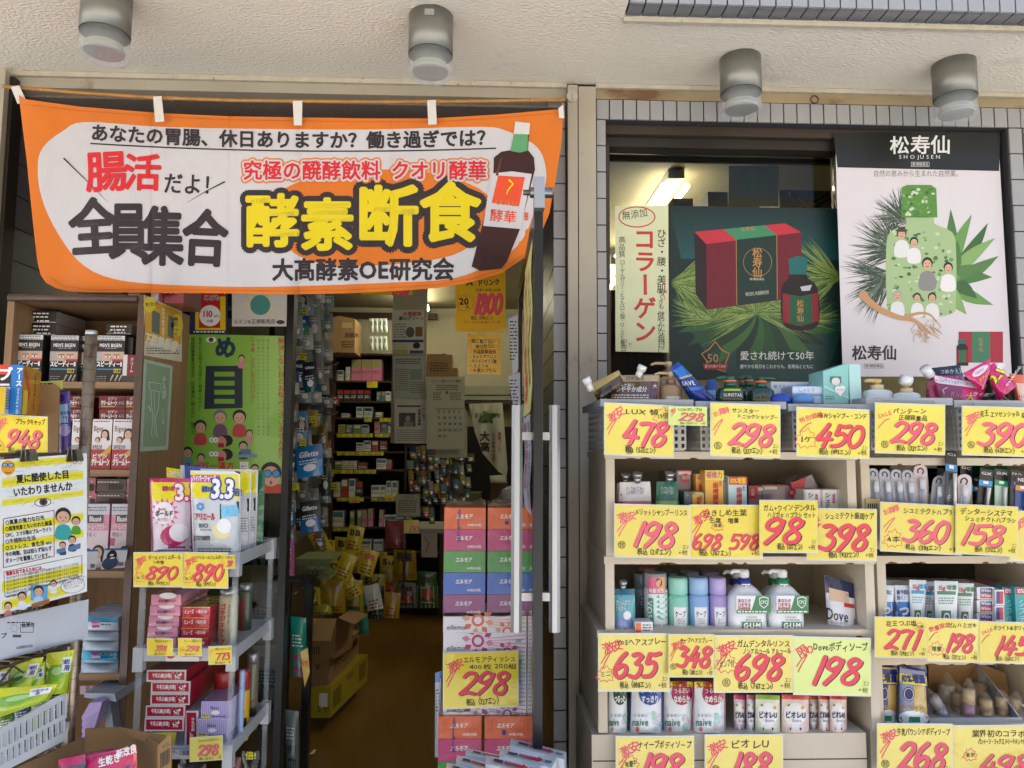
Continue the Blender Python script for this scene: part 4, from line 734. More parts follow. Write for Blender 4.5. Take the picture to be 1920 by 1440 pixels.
pouch('refill_pouch', (1738, 715), (1762, 712), (1770, 757), (1736, 757), 1.79, .02, foil('#B9566E'), lambda b, W, H: b.text('Rich', W*.2, H*.3, H*.3, ink('#7A2A44'), 2, rot=1.2), 'dull rose pouch squeezed between the gold headed bottle and the magenta pouches')
pouch('refill_pouch', (1806, 700), (1858, 672), (1852, 712), (1838, 732), 1.75, .012, MG, lambda b, W, H: (b.ell(W*.55, H*.3, W*.36, H*.18, foil('#E9D9DD'), 1), b.text('つめかえ', W*.28, H*.22, H*.14, ink('#8A2A4A'), 2), b.text('大サイズ', W*.3, H*.55, H*.24, ink('#E6C94A'), 2, .02)), 'magenta pouch corner standing up highest, with an oval white patch')
pouch('refill_pouch', (1846, 690), (1864, 680), (1906, 724), (1872, 752), 1.76, .02, MG, lambda b, W, H: (b.text('2.1', -W*.2, H*.25, H*.36, ink('#F0E23A'), 3, .06, w=W*1.0, rot=-.4), b.text('2.1', -W*.2, H*.25, H*.36, K, 2, .1, w=W*1.0, rot=-.4), b.text('倍', W*.75, H*.14, H*.18, W_INK, 3, .03, rot=-.4), b.text('essential', W*.5, H*.72, H*.12, W_INK, 2, rot=-.5)), 'magenta pouch with a yellow 2.1 tilted to the right in the rightmost basket')
b = B(lambda u, v, l: P(u, v, 1.79-EPS*l)); pouch('refill_pouch', (1812, 742), (1872, 736), (1902, 757), (1812, 757), 1.78, .02, foil('#1E2022'), None, 'black and silver pouch bottom under the magenta pouches', edge=foil('#B9B9B2'))
pouch('refill_pouch', (1893, 700), (1925, 704), (1925, 757), (1906, 757), 1.77, .02, foil('#E06A3A'), lambda b, W, H: b.rect(W*.3, H*.3, W, H, foil('#E9B9A0'), 1, 4, 4), 'orange pouch cut by the right edge of the picture')
# ================================================================ UPPER TIER, LEFT UNIT
D1 = 1.84
def pr_merit(c1, c2, c3):
    def f(b, W, H):
        b.rect(0, 0, W, H*.26, foil(c1), 1, 8, 3); b.text('リンスのいらない', W*.2, H*.05, H*.13, W_INK if c1 != '#E4E4EA' else ink('#5A5A8A'), 2, w=W*.6); b.text('すこやか' if c1 == '#E4E4EA' else 'さらさら', W*.45, H*.3, H*.17, W_INK, 2, .02, w=W*.4); b.text(c3, W*.3, H*.5, H*.22, W_INK, 2, .01, w=W*.55, shear=.2); b.leaf(W*.2, H*.6, W*.8, H*.95, H*.14, foil(c2), 1)
    return f
for i, (tl, tr, br, bl, d, c, c1, c2, L) in enumerate((((1162, 904), (1219, 903), (1227, 1042), (1155, 1042), 1.84, '#C04A7A', '#E4E4EA', '#D06A92', 'pink shampoo refill pouch with a white head, frontmost on the upper shelf'), ((1157, 906), (1180, 905), (1180, 1042), (1150, 1042), 1.87, '#B8457A', '#E4E4EA', '#D06A92', 'pink shampoo refill pouch half hidden at the left end of the upper shelf'), ((1231, 903), (1270, 903), (1280, 1042), (1226, 1042), 1.84, '#7EB54A', '#1F6E5E', '#C8D86A', 'green shampoo refill pouch with a teal head beside the pink one'))):
    o = pouch('refill_pouch', tl, tr, br, bl, d, .03, foil(c), pr_merit(c1, c2, 'Merit' if i != 1 else ''), L)
    b = B(); spout(b, (tl[0]+tr[0])/2+4, tl[1], .012, .013, d-.005, mk('chrome cap', '#AEB2B4', .2, metal=.8)); b.build('screw_cap', o)
def yb(b, x0, y0, x1, y1, c='#C8242E', t='歯槽膿漏'):
    b.text(t, (x0+x1)/2-4, y0+8, min(15, (x1-x0)*.34), ink(c), 2, .03, vert=True, sp=.98); b.text('薬用', x1-9, y0+6, 5, ink('#3A3A8A'), 2, vert=True)
def tall(x0, y0, x1, y1, d, c, L, head=None, t='歯槽膿漏', tc='#C8242E', grad=None):
    def f(b, a, y0_, c_, y1_):
        if grad: b.rect(a, y0_+(y1_-y0_)*.45, c_, y1_, gls(grad), .8)
        k = 0
        if head: b.rect(a, y0_, c_, y0_+head[1], gls(head[0]), 1); b.text(head[2], a+1, y0_+1, head[1]*.8, ink(head[3]), 2, .02, w=(c_-a)*.9); k = head[1]
        yb(b, a, y0_+k-4, c_, y1_, tc, t)
    return carton(x0, y0, x1, y1, d, .045, gls(c), L, f, 'toothpaste box', 'toothpaste_box', 'toothpaste boxes on the upper shelf')
tall(1323, 882, 1357, 1042, 1.835, '#EBB54A', 'tall yellow and orange toothpaste box in front, standing highest on the upper shelf', ('#F0DF5A', 18, '補修力', '#C22A8A'), grad='#E39A3A')
tall(1306, 889, 1322, 1042, 1.87, '#E8A848', 'yellow toothpaste box just behind and left of the tallest one', ('#F0DF5A', 14, '補修', '#C22A8A'))
tall(1299, 922, 1321, 1042, 1.832, '#DDAE48', 'short yellow toothpaste box with a green top, left of the tall one', ('#3C6E4E', 5, '薬', '#E8E0C0'), t='歯槽')
tall(1284, 922, 1298, 1042, 1.835, '#4A6A78', 'dark teal toothpaste box at the left of the yellow ones', None, t='歯', tc='#E0B050')
tall(1367, 894, 1401, 1042, 1.835, '#BCE0EC', 'pale blue toothpaste box with a red head reading 10%', ('#D83A34', 15, '10%増量', '#F6E84A'))
tall(1358, 892, 1366, 1042, 1.86, '#D8E4E6', 'narrow edge of a white toothpaste box behind the pale blue one', None, t='', tc='#C8242E')
PUR = mk('clear violet box', '#8A8094', .12, coat=.6)
for a, y0, c, d, L in ((1270, 881, 1297, 1.90, 'clear violet packs box with a white label at the back, left of the yellow boxes'), (1405, 911, 1430, 1.90, 'red and white carton with a curved red corner left of the clear box'), (1431, 909, 1499, 1.90, 'clear violet tray box with a round red seal behind the card with 98'), (1252, 884, 1269, 1.93, 'clear violet box with a red lid furthest back on the upper shelf')):
    carton(a, y0, c, 1042, d, .1, PUR, L, lambda b, x0, y0_, x1, y1: (b.rect(x0, y0_, x1, y0_+3, gls('#B8284A'), 1), b.rect(x0+2, y0_+3, min(x1, x0+26), y0_+9, W_INK, 1), (b.ell(x1-12, y0_+16, 9, 9, gls('#C8243E'), 2), b.text('歯周', x1-19, y0_+10, 8, W_INK, 3)) if x1-x0 > 26 else None, b.rect(x0, y0_, x0+16, y0_+24, gls('#C8243E'), 1.5) if x0 == 1405 else None, b.text('医薬', x0+3, y0_+5, 7, W_INK, 2, vert=True) if x0 == 1405 else None))
b = B(plane(1.889)); b.prism([(1482, 906), (1522, 890), (1537, 920), (1500, 936)], 1.89, 1.98, PUR); b.poly([(1482, 906), (1512, 894), (1508, 915), (1490, 928)], gls('#C8243E'), 1); b.build('carton', label='tilted clear box with a red end lying on the other boxes', cat='carton')
for a, c, L in ((1509, 1540, 'white toothpaste carton with a blue title, left one of the three'), (1541, 1572, 'white toothpaste carton with a blue title, middle one of the three'), (1573, 1587, 'white toothpaste carton with a blue title, rightmost and partly hidden')):
    carton(a, 918, c, 1042, 1.84, .1, gls('#E2E4E8'), L, lambda b, x0, y0, x1, y1: (b.text('シュミテクト', x0+5, y0+5, 11, ink('#1E3C78'), 2, .04, vert=True, sp=.95), b.text('歯周病', x1-12, y0+8, 6, ink('#C8243E'), 2, .02, vert=True) if x1-x0 > 20 else None, b.rect(x0, y0, x0+1, y1, ink('#9098A8'), 1)), 'toothpaste box', 'toothpaste_box', 'white and blue toothpaste cartons')
# ================================================================ MIDDLE TIER, LEFT UNIT
o = pouch('refill_pouch', (1151, 1104), (1190, 1104), (1192, 1187), (1147, 1187), 1.83, .025, foil('#5FA8B4'), lambda b, W, H: (b.rect(0, 0, W, H*.14, foil('#2C6A7E'), 1, 6, 2), b.rect(0, H*.62, W, H, foil('#7E8EC8'), 1, 6, 4), b.text('さっぱり', W*.1, H*.24, H*.14, W_INK, 2, w=W*.7), b.text('さらさら', W*.1, H*.38, H*.12, W_INK, 2, w=W*.5), b.ell(W*.64, H*.6, W*.17, H*.1, W_INK, 2), b.text('シャンプー', W*.1, H*.84, H*.1, W_INK, 2)), 'blue and teal shampoo refill pouch at the left end of the middle shelf')
b = B(); spout(b, 1168, 1104, .009, .011, 1.825, _M['chrome cap']); b.build('screw_cap', o)
GY = gls('#6E8290')
spray(1207, 1187, 1076, 30, 1.90, GY, gls('#5E7484'), 'dark blue grey spray can second from the left, standing further back', lambda b, p, y0, y1, w: (b.ring(p-2, 1122, 5, 5, 1.5, K, 2), fine(b, p-8, 1130, p+6, 8, K, 3)))
def pvo(b, p, y0, y1, w):
    b.rect(p-w*.42, 1108, p+w*.55, 1176, gls('#DCE6E4'), 1, 8); b.rect(p-w*.42, 1122, p-w*.2, 1174, gls('#1E8A6C'), 2, 3); b.text('VO5', p-w*.21, 1127, 13, W_INK, 3, .03, rot=1.571, w=34)
    for i in range(5): b.leaf(p-4, 1120+i*9, p+w*.5, 1112+i*12, 9, gls('#46B49C'), 1.6+i*.1)
    b.text('SUPER KEEP', p-w*.3, 1170, 5, ink('#555555'), 2, w=w*.8)
    b.rect(p-w*.42, 1082, p+w*.3, 1114, gls('#D8547A'), 3, 6); b.rect(p+w*.02, 1082, p+w*.3, 1106, gls('#E89A4A'), 3.5, 3); b.ell(p+2, 1092, 6, 8, HR, 4, 12); b.ell(p, 1094, 4, 6, SK, 5, 10); b.text('毎髪突然', p-w*.38, 1103, 9, W_INK, 6, .03, w=w*.62)
spray(1235, 1187, 1077, 44, 1.83, gls('#B7C2C8'), gls('#9AA8B2'), 'silver grey spray can with a pink portrait sticker and green swirls', pvo)
for x, w, c, c2, L in ((1277, 38, '#86CDB6', '#9AD8C4', 'mint green spray can with a white label'), (1316, 38, '#86AEDC', '#9ABEE4', 'light blue spray can with a white label'), (1352, 33, '#A795CC', '#B4A4D6', 'lavender spray can with a white label')):
    spray(x, 1187, 1085, w, 1.83, gls(c), gls(c2), L, lambda b, p, y0, y1, w: (b.rect(p-w*.33, 1139, p+w*.33, 1184, gls('#E6E8EA'), 1, 6), b.text('ケープ', p-w*.28, 1145, 13, K, 2, .02, w=w*.52, shear=.1), fine(b, p-w*.15, 1160, p+w*.2, 3, ink('#9AA'+'2AA'), 2.4), fine(b, p-w*.28, 1180, p+w*.28, 1, K, 2.4)), capf=.31)
for x, c, L in ((1262, '#46606A', 'dark grey cap of a spray can in the second row, behind the mint one'), (1300, '#7E8EA0', 'grey blue cap of a spray can in the second row, behind the light blue one'), (1338, '#8A7CA6', 'dull violet cap of a spray can in the second row'), (1219, '#9A5A50', 'reddish cap of a spray can at the back, highest in the row')):
    spray(x, 1187, 1073 if x != 1219 else 1064, 36, 1.93, gls(c), gls(c), L)
carton(1191, 1166, 1224, 1187, 1.79, .04, gls('#E4E2DE'), 'small white and orange carton lying before the spray cans', lambda b, a, y0, c, y1: (b.rect(a+1, y0+2, a+11, y1-1, gls('#E0662A'), 1), fine(b, a+14, y0+5, c-2, 3, K, 3)))
WHI = mk('white bottle', '#E6EAEE', .22, coat=.4)
def gum(x0, x1, d, col, L, front=True):
    c = P((x0+x1)/2, 1187, d); px = (x0+x1)/2; s = d/F; w = (x1-x0)*s; t = thing('pump_bottle', (c.x, d+.04, c.z), L, 'pump bottle', 'mouth rinse pump bottles on the middle shelf'); y = lambda v: P(px, v, d).z
    b = B(); zb, zs = c.z, y(1124)
    sec = [(0, .5), (.004, .52), (zs-zb, .5), (zs-zb+.022, .28), (zs-zb+.03, .17)]
    vs = []; n = 20
    for z, k in sec:
        for i in range(n):
            a = 2*math.pi*i/n; ca, sa = math.cos(a), math.sin(a); e = .55; vs.append((c.x+w*k*abs(ca)**e*(1 if ca > 0 else -1), d+.037+.072*k*abs(sa)**e*(1 if sa > 0 else -1), zb+z))
    b.add(vs, [(j*n+i, j*n+(i+1) % n, (j+1)*n+(i+1) % n, (j+1)*n+i) for j in range(len(sec)-1) for i in range(n)]+[tuple(range(n-1, -1, -1)), tuple(len(vs)-n+i for i in range(n))], WHI, True)
    b.build('bottle', t)
    m = gls(col); b = B(); b.lathe(c.x, d+.037, y(1112), [(.016, 0, m), (.016, .028, m), (.014, .029, m)], 20); b.fr = cyl(c.x, d+.037, .016, px, d); b.rect(px-9, 1098, px+9, 1110, W_INK, 1, 5); fine(b, px-8, 1100, px+9, 2, m, 4); b.build('collar', t)
    b = B(); z = y(1112)+.029; b.lathe(c.x, d+.037, z, [(.007, 0, WHI), (.0125, .004, WHI), (.0125, .017, WHI), (.009, .022, WHI)], 18); b.tube([(c.x, d+.037, z+.017), (c.x-.028, d+.034, z+.018), (c.x-.036, d+.03, z+.013)], [.006, .005, .004], WHI, 8); b.build('pump', t)
    if front:
        d2 = d-.004; b = B(plane(d2)); b.rect(x0+9, 1117, x1+2, 1150, gls('#EDEDED'), 0); g = gls('#1F7A44'); b.poly([(px+0, 1150), (px+10, 1117), (x1+2, 1117), (x1+2, 1150)], g, 1); b.rect(x0+9, 1144, x1+2, 1150, g, 1.5); fine(b, x0+11, 1145.5, x1, 1, W_INK, 4, 3)
        b.text('あなたの', x0+11, 1122, 8, ink('#A8283A'), 3, .03, w=25); b.text('口を守る', x0+11, 1130, 8, ink('#A8283A'), 3, .03, w=25); b.text('長時間殺菌', x0+11, 1138, 6, ink('#A8283A'), 3, .02, w=24)
        b.poly([(x1-20, 1121), (x1-11, 1118), (x1-2, 1121), (x1-3, 1134), (x1-11, 1141), (x1-19, 1134)], W_INK, 2); b.poly([(x1-18.6, 1122.4), (x1-11, 1120), (x1-3.4, 1122.4), (x1-4.4, 1133.3), (x1-11, 1139), (x1-17.6, 1133.3)], g, 3); b.text('CPC', x1-17.5, 1124, 9, W_INK, 4, .03, w=13)
        b.build('hang_label', t)
        b = B(plane(d-.0015)); b.text('SUNSTAR', px-8, 1155, 5, ink('#666666'), 1, w=20); b.rect(x0+19, 1166, x0+56, 1182, g, 1); b.text('G·U·M', x0+22, 1165, 15, W_INK, 3, .05, w=32); fine(b, x0+26, 1161.5, x0+55, 1, ink('#888888'), 3); b.build('label', t)
gum(1372, 1443, 1.815, '#23348E', 'white mouth rinse pump bottle with a blue collar, front left'); gum(1447, 1514, 1.815, '#1F8050', 'white mouth rinse pump bottle with a green collar, front right')
gum(1358, 1426, 1.89, '#23348E', 'white mouth rinse pump bottle with a blue collar, in the second row', False); gum(1434, 1497, 1.89, '#1F8050', 'white mouth rinse pump bottle with a green collar, in the second row', False)
def pdove(b, W, H):
    b.rect(0, 0, W, H*.3, foil('#1E2A50'), 1, 8, 3); b.rect(W*.12, H*.2, W*.8, H*.42, foil('#D8B8A0'), 1.5, 5, 2); b.text('Dove', -W*.02, H*.5, H*.28, ink('#1E2A50'), 2, .01, w=W*.8, rot=.08); b.rect(W*.62, H*.42, W*.98, H*.5, foil('#C8343A'), 2, 3, 1); b.leaf(W*.1, H*.7, W*.3, H*.66, 6, foil('#D8C84A'), 2); b.text('モイスチャーケア', W*.1, H*.76, H*.08, ink('#3A4A6A'), 2, w=W*.6); b.text('保湿ケア', W*.05, H*.84, H*.08, ink('#3A4A6A'), 2, w=W*.4); b.poly([(W*.45, H), (W*.98, H*.7), (W*.98, H)], foil('#1E2A50'), 1.5)
pouch('refill_pouch', (1546, 1078), (1600, 1094), (1606, 1188), (1553, 1188), 1.85, .025, foil('#E4E4E8'), pdove, 'white and navy body wash refill pouch at the right end of the middle shelf')
# ================================================================ LOWER TIER, LEFT UNIT
def pnaive(c, t1, t2, h=True):
    def f(b, W, H):
        b.ell(W*.62, H*.22, W*.36, H*.24, foil(c), 1.5, 16); b.text(t1, W*.34, H*.1, H*.13, W_INK, 3, .02, w=W*.55); b.text(t2, W*.34, H*.26, H*.15, W_INK, 3, .04, w=W*.55)
        if h: b.rect(0, 0, W, H*.1, foil('#F0DC30'), 2.0, 6, 2); b.text('%増量', W*.06, -H*.02, H*.16, ink('#B8343A'), 3, .02)
        b.text('うるおい', W*.1, H*.62, H*.07, ink('#3A6A6A'), 2); b.text('naive', W*.08, H*.68, H*.2, ink('#1E7A6A'), 2, .02, w=W*.5)
        for i in range(7): b.ell(W*random.uniform(.68, .92), H*random.uniform(.6, .95), W*.08, H*.05, foil(['#A8D4C4', '#C0DCE8', '#E0C8D4'][i % 3]), 1.2+i*.05, 8)
        b.ell(W*.25, H*.93, W*.06, H*.05, foil('#E07A7A'), 2, 8)
    return f
for x0, x1, c, a, q, L, h, d in ((1137, 1178, '#1E5A48', 'すべすべ', 'つるっと', 'white body wash pouch with a dark green oval, leftmost on the lower shelf', 0, 1.83), (1179, 1243, '#1E50A8', '汗・ベタつき', 'すっきり', 'white body wash pouch with a blue oval', 0, 1.825), (1241, 1301, '#B0205E', 'うるおい', 'なめらか', 'white body wash pouch with a crimson oval, left one of two', 1, 1.84), (1298, 1361, '#B0205E', 'うるおい', 'なめらか', 'white body wash pouch with a crimson oval, right one of two', 1, 1.825)):
    pouch('refill_pouch', (x0+4, 1278), (x1-2, 1278), (x1, 1374), (x0, 1374), d, .028, foil('#E9EEF0'), pnaive(c, a, q, h), L, group='body wash pouches on the lower shelf', edge=foil(c if x0 < 1200 else '#E0A8C0'))
def pbio(c):
    def f(b, W, H):
        b.rect(0, 0, W, H*.12, foil(c), 1, 6, 2); b.ell(W*.5, H*.5, W*.42, H*.3, foil('#F0EEEC'), 1.2, 18); b.text('ビオレU', W*.12, H*.42, H*.2, ink('#1E2A4A'), 2, .04, w=W*.76); b.text('Biore', W*.38, H*.62, H*.1, ink('#5A6A8A'), 2)
        b.ell(W*.78, H*.33, W*.07, H*.05, foil('#E0A030'), 2, 8); b.leaf(W*.2, H*.3, W*.32, H*.24, 5, foil('#7AA83A'), 2); b.rect(W*.3, H*.86, W*.72, H*.93, ink('#2A3A7A'), 2); b.ell(W*.5, H*.84, W*.15, H*.07, ink('#DDE2EA'), 2.2, 10)
    return f
for x0, x1, c, bg, d, L in ((1375, 1398, '#C8406A', '#E2C8D4', 1.84, 'pink and white body wash pouch turned edge on'), (1399, 1416, '#C86A8A', '#DCDCE6', 1.83, 'narrow pale body wash pouch beside the green topped one'), (1416, 1463, '#8AB83A', '#DDE2CC', 1.815, 'body wash pouch with a green top and yellow fruit print'), (1465, 1517, '#D85A4A', '#E6CFC8', 1.815, 'body wash pouch with a coral top, first of the coral ones'), (1515, 1536, '#D85A4A', '#E6CFC8', 1.85, 'coral topped body wash pouch mostly hidden behind the first'), (1534, 1556, '#C83A34', '#E6CFC8', 1.83, 'coral topped body wash pouch, third of the coral ones'), (1555, 1588, '#C83A34', '#E6CFC8', 1.82, 'coral topped body wash pouch at the right end of the row')):
    pouch('refill_pouch', (x0+1, 1302), (x1-1, 1304), (x1, 1374), (x0, 1374), d, .02, foil(bg), pbio(c), L, group='small body wash pouches on the lower shelf')
# ================================================================ RIGHT UNIT
CLRP = mk('clear blister', '#C9CEDA', .08, alpha=.22, coat=1); BLS = mk('blister bristle', '#8FB4E4', .2, coat=.5)
def brush(tl, tr, br, bl, d, back, handle, L, hook=True, txt='SHUMITECT', head='#E8EEF6'):
    fr = quad(tl, tr, br, bl, d, .0); b = B(); H_ = math.hypot(bl[0]-tl[0], bl[1]-tl[1]); W_ = math.hypot(tr[0]-tl[0], tr[1]-tl[1]); b.fr = lambda u, v, l: fr(u/W_, v/H_, l)
    pts = smooth([(0, W_*.5), (W_*.12, W_*.15), (W_*.5, 0), (W_*.88, W_*.15), (W_, W_*.5)], 3)+[(W_, H_), (0, H_)]
    b.poly(pts, back, 0); b.poly([(x, y) for x, y in pts], back, -3)
    if hook: b.line(smooth([(W_*.32, W_*.62), (W_*.3, W_*.4), (W_*.5, W_*.26), (W_*.7, W_*.45), (W_*.62, W_*.7)], 3), W_*.1, K, 1)
    if txt: b.text(txt, W_*.2, H_*.52, W_*.34, ink('#4A5264'), 2, .02, rot=1.571, w=H_*.42) if False else b.text(txt[:6], W_*.62, H_*.5, W_*.24, ink('#4A5264'), 2, .01, vert=True)
    o = b.build('toothbrush_pack', label=L, cat='toothbrush', group='toothbrush packs on the upper right shelf')
    b = B(); p = [fr(.5, v, 0)-Vector((0, .008, 0)) for v in (.3, .42, .6, 1.0)]; b.tube(p, [.0045, .003, .004, .006], handle, 8); b.build('toothbrush', o)
    hp = fr(.5, .25, 0); b = B(); b.lathe(hp.x, hp.y-.01, hp.z-.014, [(.006, 0, gls(head)), (.007, .01, gls(head)), (.006, .026, gls(head))], 10, 1, .6); b.build('brush_head', o)
    b = B(lambda u, v, l: fr(u/W_, v/H_, l)-Vector((0, .016, 0))); b.poly(smooth([(W_*.2, H_*.2), (W_*.5, H_*.14), (W_*.8, H_*.2), (W_*.82, H_*.6), (W_*.82, H_*.98), (W_*.18, H_*.98), (W_*.18, H_*.6)], 3, True), CLRP, 0); b.build('blister', o); return o
WHC, GRB = gls('#B4B8C6'), gls('#8E8E96')
brush((1614, 882), (1634, 880), (1648, 1000), (1630, 1000), 1.86, GRB, BLS, 'toothbrush pack leaning at the far left of the upper right shelf, furthest back')
for i, (x, L) in enumerate(((1625, 'first from the left'), (1647, 'second from the left'), (1669, 'third from the left'), (1690, 'fourth from the left'))):
    brush((x, 878+i), (x+22, 878+i), (x+38, 1010), (x+14, 1010), 1.835-.003*i, WHC, BLS, 'pale clear toothbrush pack in the tight row of four, '+L)
brush((1713, 871), (1739, 871), (1738, 1010), (1714, 1010), 1.83, gls('#D8C8CE'), BLS, 'upright pinkish toothbrush pack standing alone right of the row of four')
brush((1750, 893), (1772, 890), (1760, 1010), (1736, 1010), 1.825, WHC, BLS, 'grey clear toothbrush pack leaning right, beside the pinkish one')
brush((1771, 877), (1796, 880), (1782, 1010), (1756, 1010), 1.815, gls('#C4D2E0'), BLS, 'clear toothbrush pack with a blue hook, leaning right in the middle')
brush((1795, 888), (1824, 890), (1808, 1010), (1778, 1010), 1.805, gls('#D8CCD0'), BLS, 'clear toothbrush pack with a red mark, frontmost of the leaning ones')
def brush2(x0, y0, x1, x2, x3, d, top, card_, L, txt):
    tl, tr, br, bl = (x0, y0), (x1, y0+4), (x3, 1010), (x2, 1010); fr = quad(tl, tr, br, bl, d); W_, H_ = x1-x0, 1010-y0; b = B(lambda u, v, l: fr(u/W_, v/H_, l))
    b.rect(0, 0, W_, H_, gls(card_), 0); b.rect(0, 0, W_, H_, gls(card_), -4); b.rect(0, 0, W_, H_*.16, gls('#1C2024'), 1); b.rect(0, H_*.16, W_, H_*.24, gls(top), 1); b.text(txt, W_*.1, H_*.03, W_*.3, W_INK, 2, .02, w=W_*.8); b.text(txt, W_*.16, H_*.5, W_*.36, W_INK, 2, .03, vert=True); b.rect(W_*.3, H_*.17, W_*.7, H_*.21, W_INK, 2)
    o = b.build('toothbrush_pack', label=L, cat='toothbrush', group='toothbrush packs on the upper right shelf')
    b = B(); b.tube([fr(.62, v, 0)-Vector((0, .008, 0)) for v in (.26, .45, .6, 1)], [.005, .003, .004, .005], W_INK, 8); b.build('toothbrush', o)
brush2(1773, 842, 1794, 1772, 1798, 1.80, '#2E8CD0', '#3A4048', 'black and blue toothbrush pack sticking up highest, past the price card above', 'Ci')
brush2(1800, 868, 1822, 1804, 1830, 1.85, '#1E5AA8', '#2A3038', 'dark toothbrush pack with a clear top, behind the leaning clear ones', 'DC')
brush2(1838, 878, 1863, 1826, 1850, 1.82, '#3A9AD8', '#20282E', 'black card toothbrush pack with a light blue band and a white brush', 'GX')
brush2(1825, 892, 1840, 1816, 1834, 1.845, '#3A9AD8', '#20282E', 'black card toothbrush pack tucked behind the one with the white brush', 'GX')
brush2(1866, 878, 1890, 1864, 1888, 1.825, '#1E9A5E', '#BFD8C8', 'green headed toothbrush pack with vertical green letters near the right edge', 'GUM')
brush2(1895, 880, 1918, 1892, 1916, 1.84, '#1E3A8A', '#55606A', 'grey toothbrush pack with dark blue band at the right edge', 'PRO'); 
brush2(1905, 890, 1935, 1900, 1930, 1.80, '#E08A2A', '#2A4A8A', 'blue and orange toothbrush pack cut by the right edge of the picture', 'NEW')
# toothpaste tubes
def tubep(x0, x1, y0, y1, d, c, L, pr, lean=0):
    def body(b, W, H): b.rect(0, 0, W, H*.05, gls('#D4DADC'), 1, 6, 1); pr(b, W, H)
    return pouch('toothpaste_tube', (x0+lean, y0), (x1+lean, y0+1), (x1-3, y1), (x0+3, y1), d, .014, mk('tube laminate'+c, c, .25, coat=.4, var=.03), body, L, 'toothpaste', 'toothpaste tubes on the middle right shelf')
def ptsu(b, W, H):
    b.text('歯予防に', W*.1, H*.08, H*.09, ink('#1E3C8A'), 2, .03, w=W*.8); b.text('効く！', W*.1, H*.18, H*.09, ink('#1E3C8A'), 2, .03, w=W*.6); b.rect(0, H*.3, W, H, gls('#2E78C8'), 1, 6, 3); b.text('つぶ塩', W*.22, H*.36, W*.62, W_INK, 2, .08, vert=True, sp=.9)
for i, (x0, x1, L) in enumerate(((1645, 1676, 'blue and white salt toothpaste tube, left one'), (1677, 1711, 'blue and white salt toothpaste tube, right one'))): tubep(x0, x1, 1097, 1200, 1.83+.01*i, '#D6E0E8', L, ptsu)
def pgum(c):
    return lambda b, W, H: (b.text('15g', W*.12, H*.06, H*.1, ink('#C8403A'), 2, .03), b.text('増量', W*.5, H*.06, H*.09, ink(c), 2, .02), b.rect(W*.1, H*.17, W*.92, H*.23, gls(c), 1, 3, 1), fine(b, W*.15, H*.28, W*.85, 3, ink(c), 3), b.rect(W*.28, H*.5, W*.72, H, gls('#1F6E4A'), 1, 3, 3), b.text('GUM', W*.72, H*.53, W*.4, W_INK, 2, .05, rot=1.571, w=H*.4))
for x0, x1, y0, d, c, L in ((1705, 1736, 1087, 1.83, '#3A9AC8', 'white toothpaste tube with a blue stripe, front one'), (1731, 1754, 1090, 1.86, '#3A9AC8', 'white toothpaste tube with a blue stripe, rear one'), (1752, 1796, 1089, 1.82, '#4A8A6A', 'white toothpaste tube with a green stripe, front one'), (1792, 1826, 1093, 1.84, '#4A8A6A', 'white toothpaste tube with a green stripe, rear one')): tubep(x0, x1, y0, 1200, d, '#DCE2E2', L, pgum(c))
def pww(b, a, y0, c, y1):
    b.rect(a+6, y0+2, c-5, (y0+y1)/2, gls('#2A3A8A'), 1); b.rect(a+6, (y0+y1)/2, c-5, y1-2, gls('#C8283A'), 1); b.text('White', a+7, y0+1, 9, W_INK, 2, .03, w=c-a-14); b.text('White', a+7, (y0+y1)/2-1, 9, W_INK, 2, .03, w=c-a-14)
for i in range(4): carton(1832, 1101+i*24.5, 1865, 1124+i*24.5, 1.84, .12, gls('#E6E6E8'), ('top', 'second', 'third', 'lowest')[i]+' white carton with blue and red print in the stack on the middle right shelf', pww, 'toothpaste box', 'toothpaste_box', 'stacked white toothpaste cartons')
for i in range(3): carton(1866, 1106+i*30, 1883, 1135+i*30, 1.83, .12, gls('#E6E6E8'), ('upper', 'middle', 'lower')[i]+' upright white carton with red print beside the stack of white ones', lambda b, a, y0, c, y1: (b.rect(a+2, y0+3, c-2, y1-3, gls('#2A3A8A'), 1), b.rect(a+8, y0+3, c-2, y1-3, gls('#C8283A'), 1.5)), 'toothpaste box', 'toothpaste_box', 'stacked white toothpaste cartons')
for i in range(3): carton(1826+i*.5, 1099+i*30, 1831, 1128+i*30, 1.87, .1, gls('#C8283A'), ('topmost', 'middle', 'bottom')[i]+' dark red carton edge left of the white stack', None, 'toothpaste box', 'toothpaste_box')
for x0, x1, d, L in ((1882, 1908, 1.85, 'teal toothpaste carton with a crimson head, left one'), (1905, 1935, 1.835, 'teal toothpaste carton at the right edge of the picture')):
    carton(x0, 1101, x1, 1210, d, .05, gls('#2CA0A4'), L, lambda b, a, y0, c, y1: (b.rect(a, y0, c, y0+14, gls('#B0244A'), 1), b.text('10%', a+1, y0+1, 11, W_INK, 2, .03, w=14), b.text('システマ', a+4, y0+22, 15, gls('#8AD0D4'), 2, .04, vert=True)), 'toothpaste box', 'toothpaste_box')
for i, (x0, x1, c) in enumerate(((1650, 1690, '#A8A8A8'), (1690, 1740, '#9A9AA0'), (1745, 1800, '#A8AAAA'), (1810, 1880, '#7A3A4A'))):
    carton(x0, 1088+i, x1, 1210, 1.92, .05, gls(c), ('grey carton at the back left behind the salt toothpaste', 'grey carton behind the blue striped tubes', 'pale grey carton behind the green striped tubes', 'wine red carton row behind the white stack')[i], None, 'toothpaste box', 'toothpaste_box')
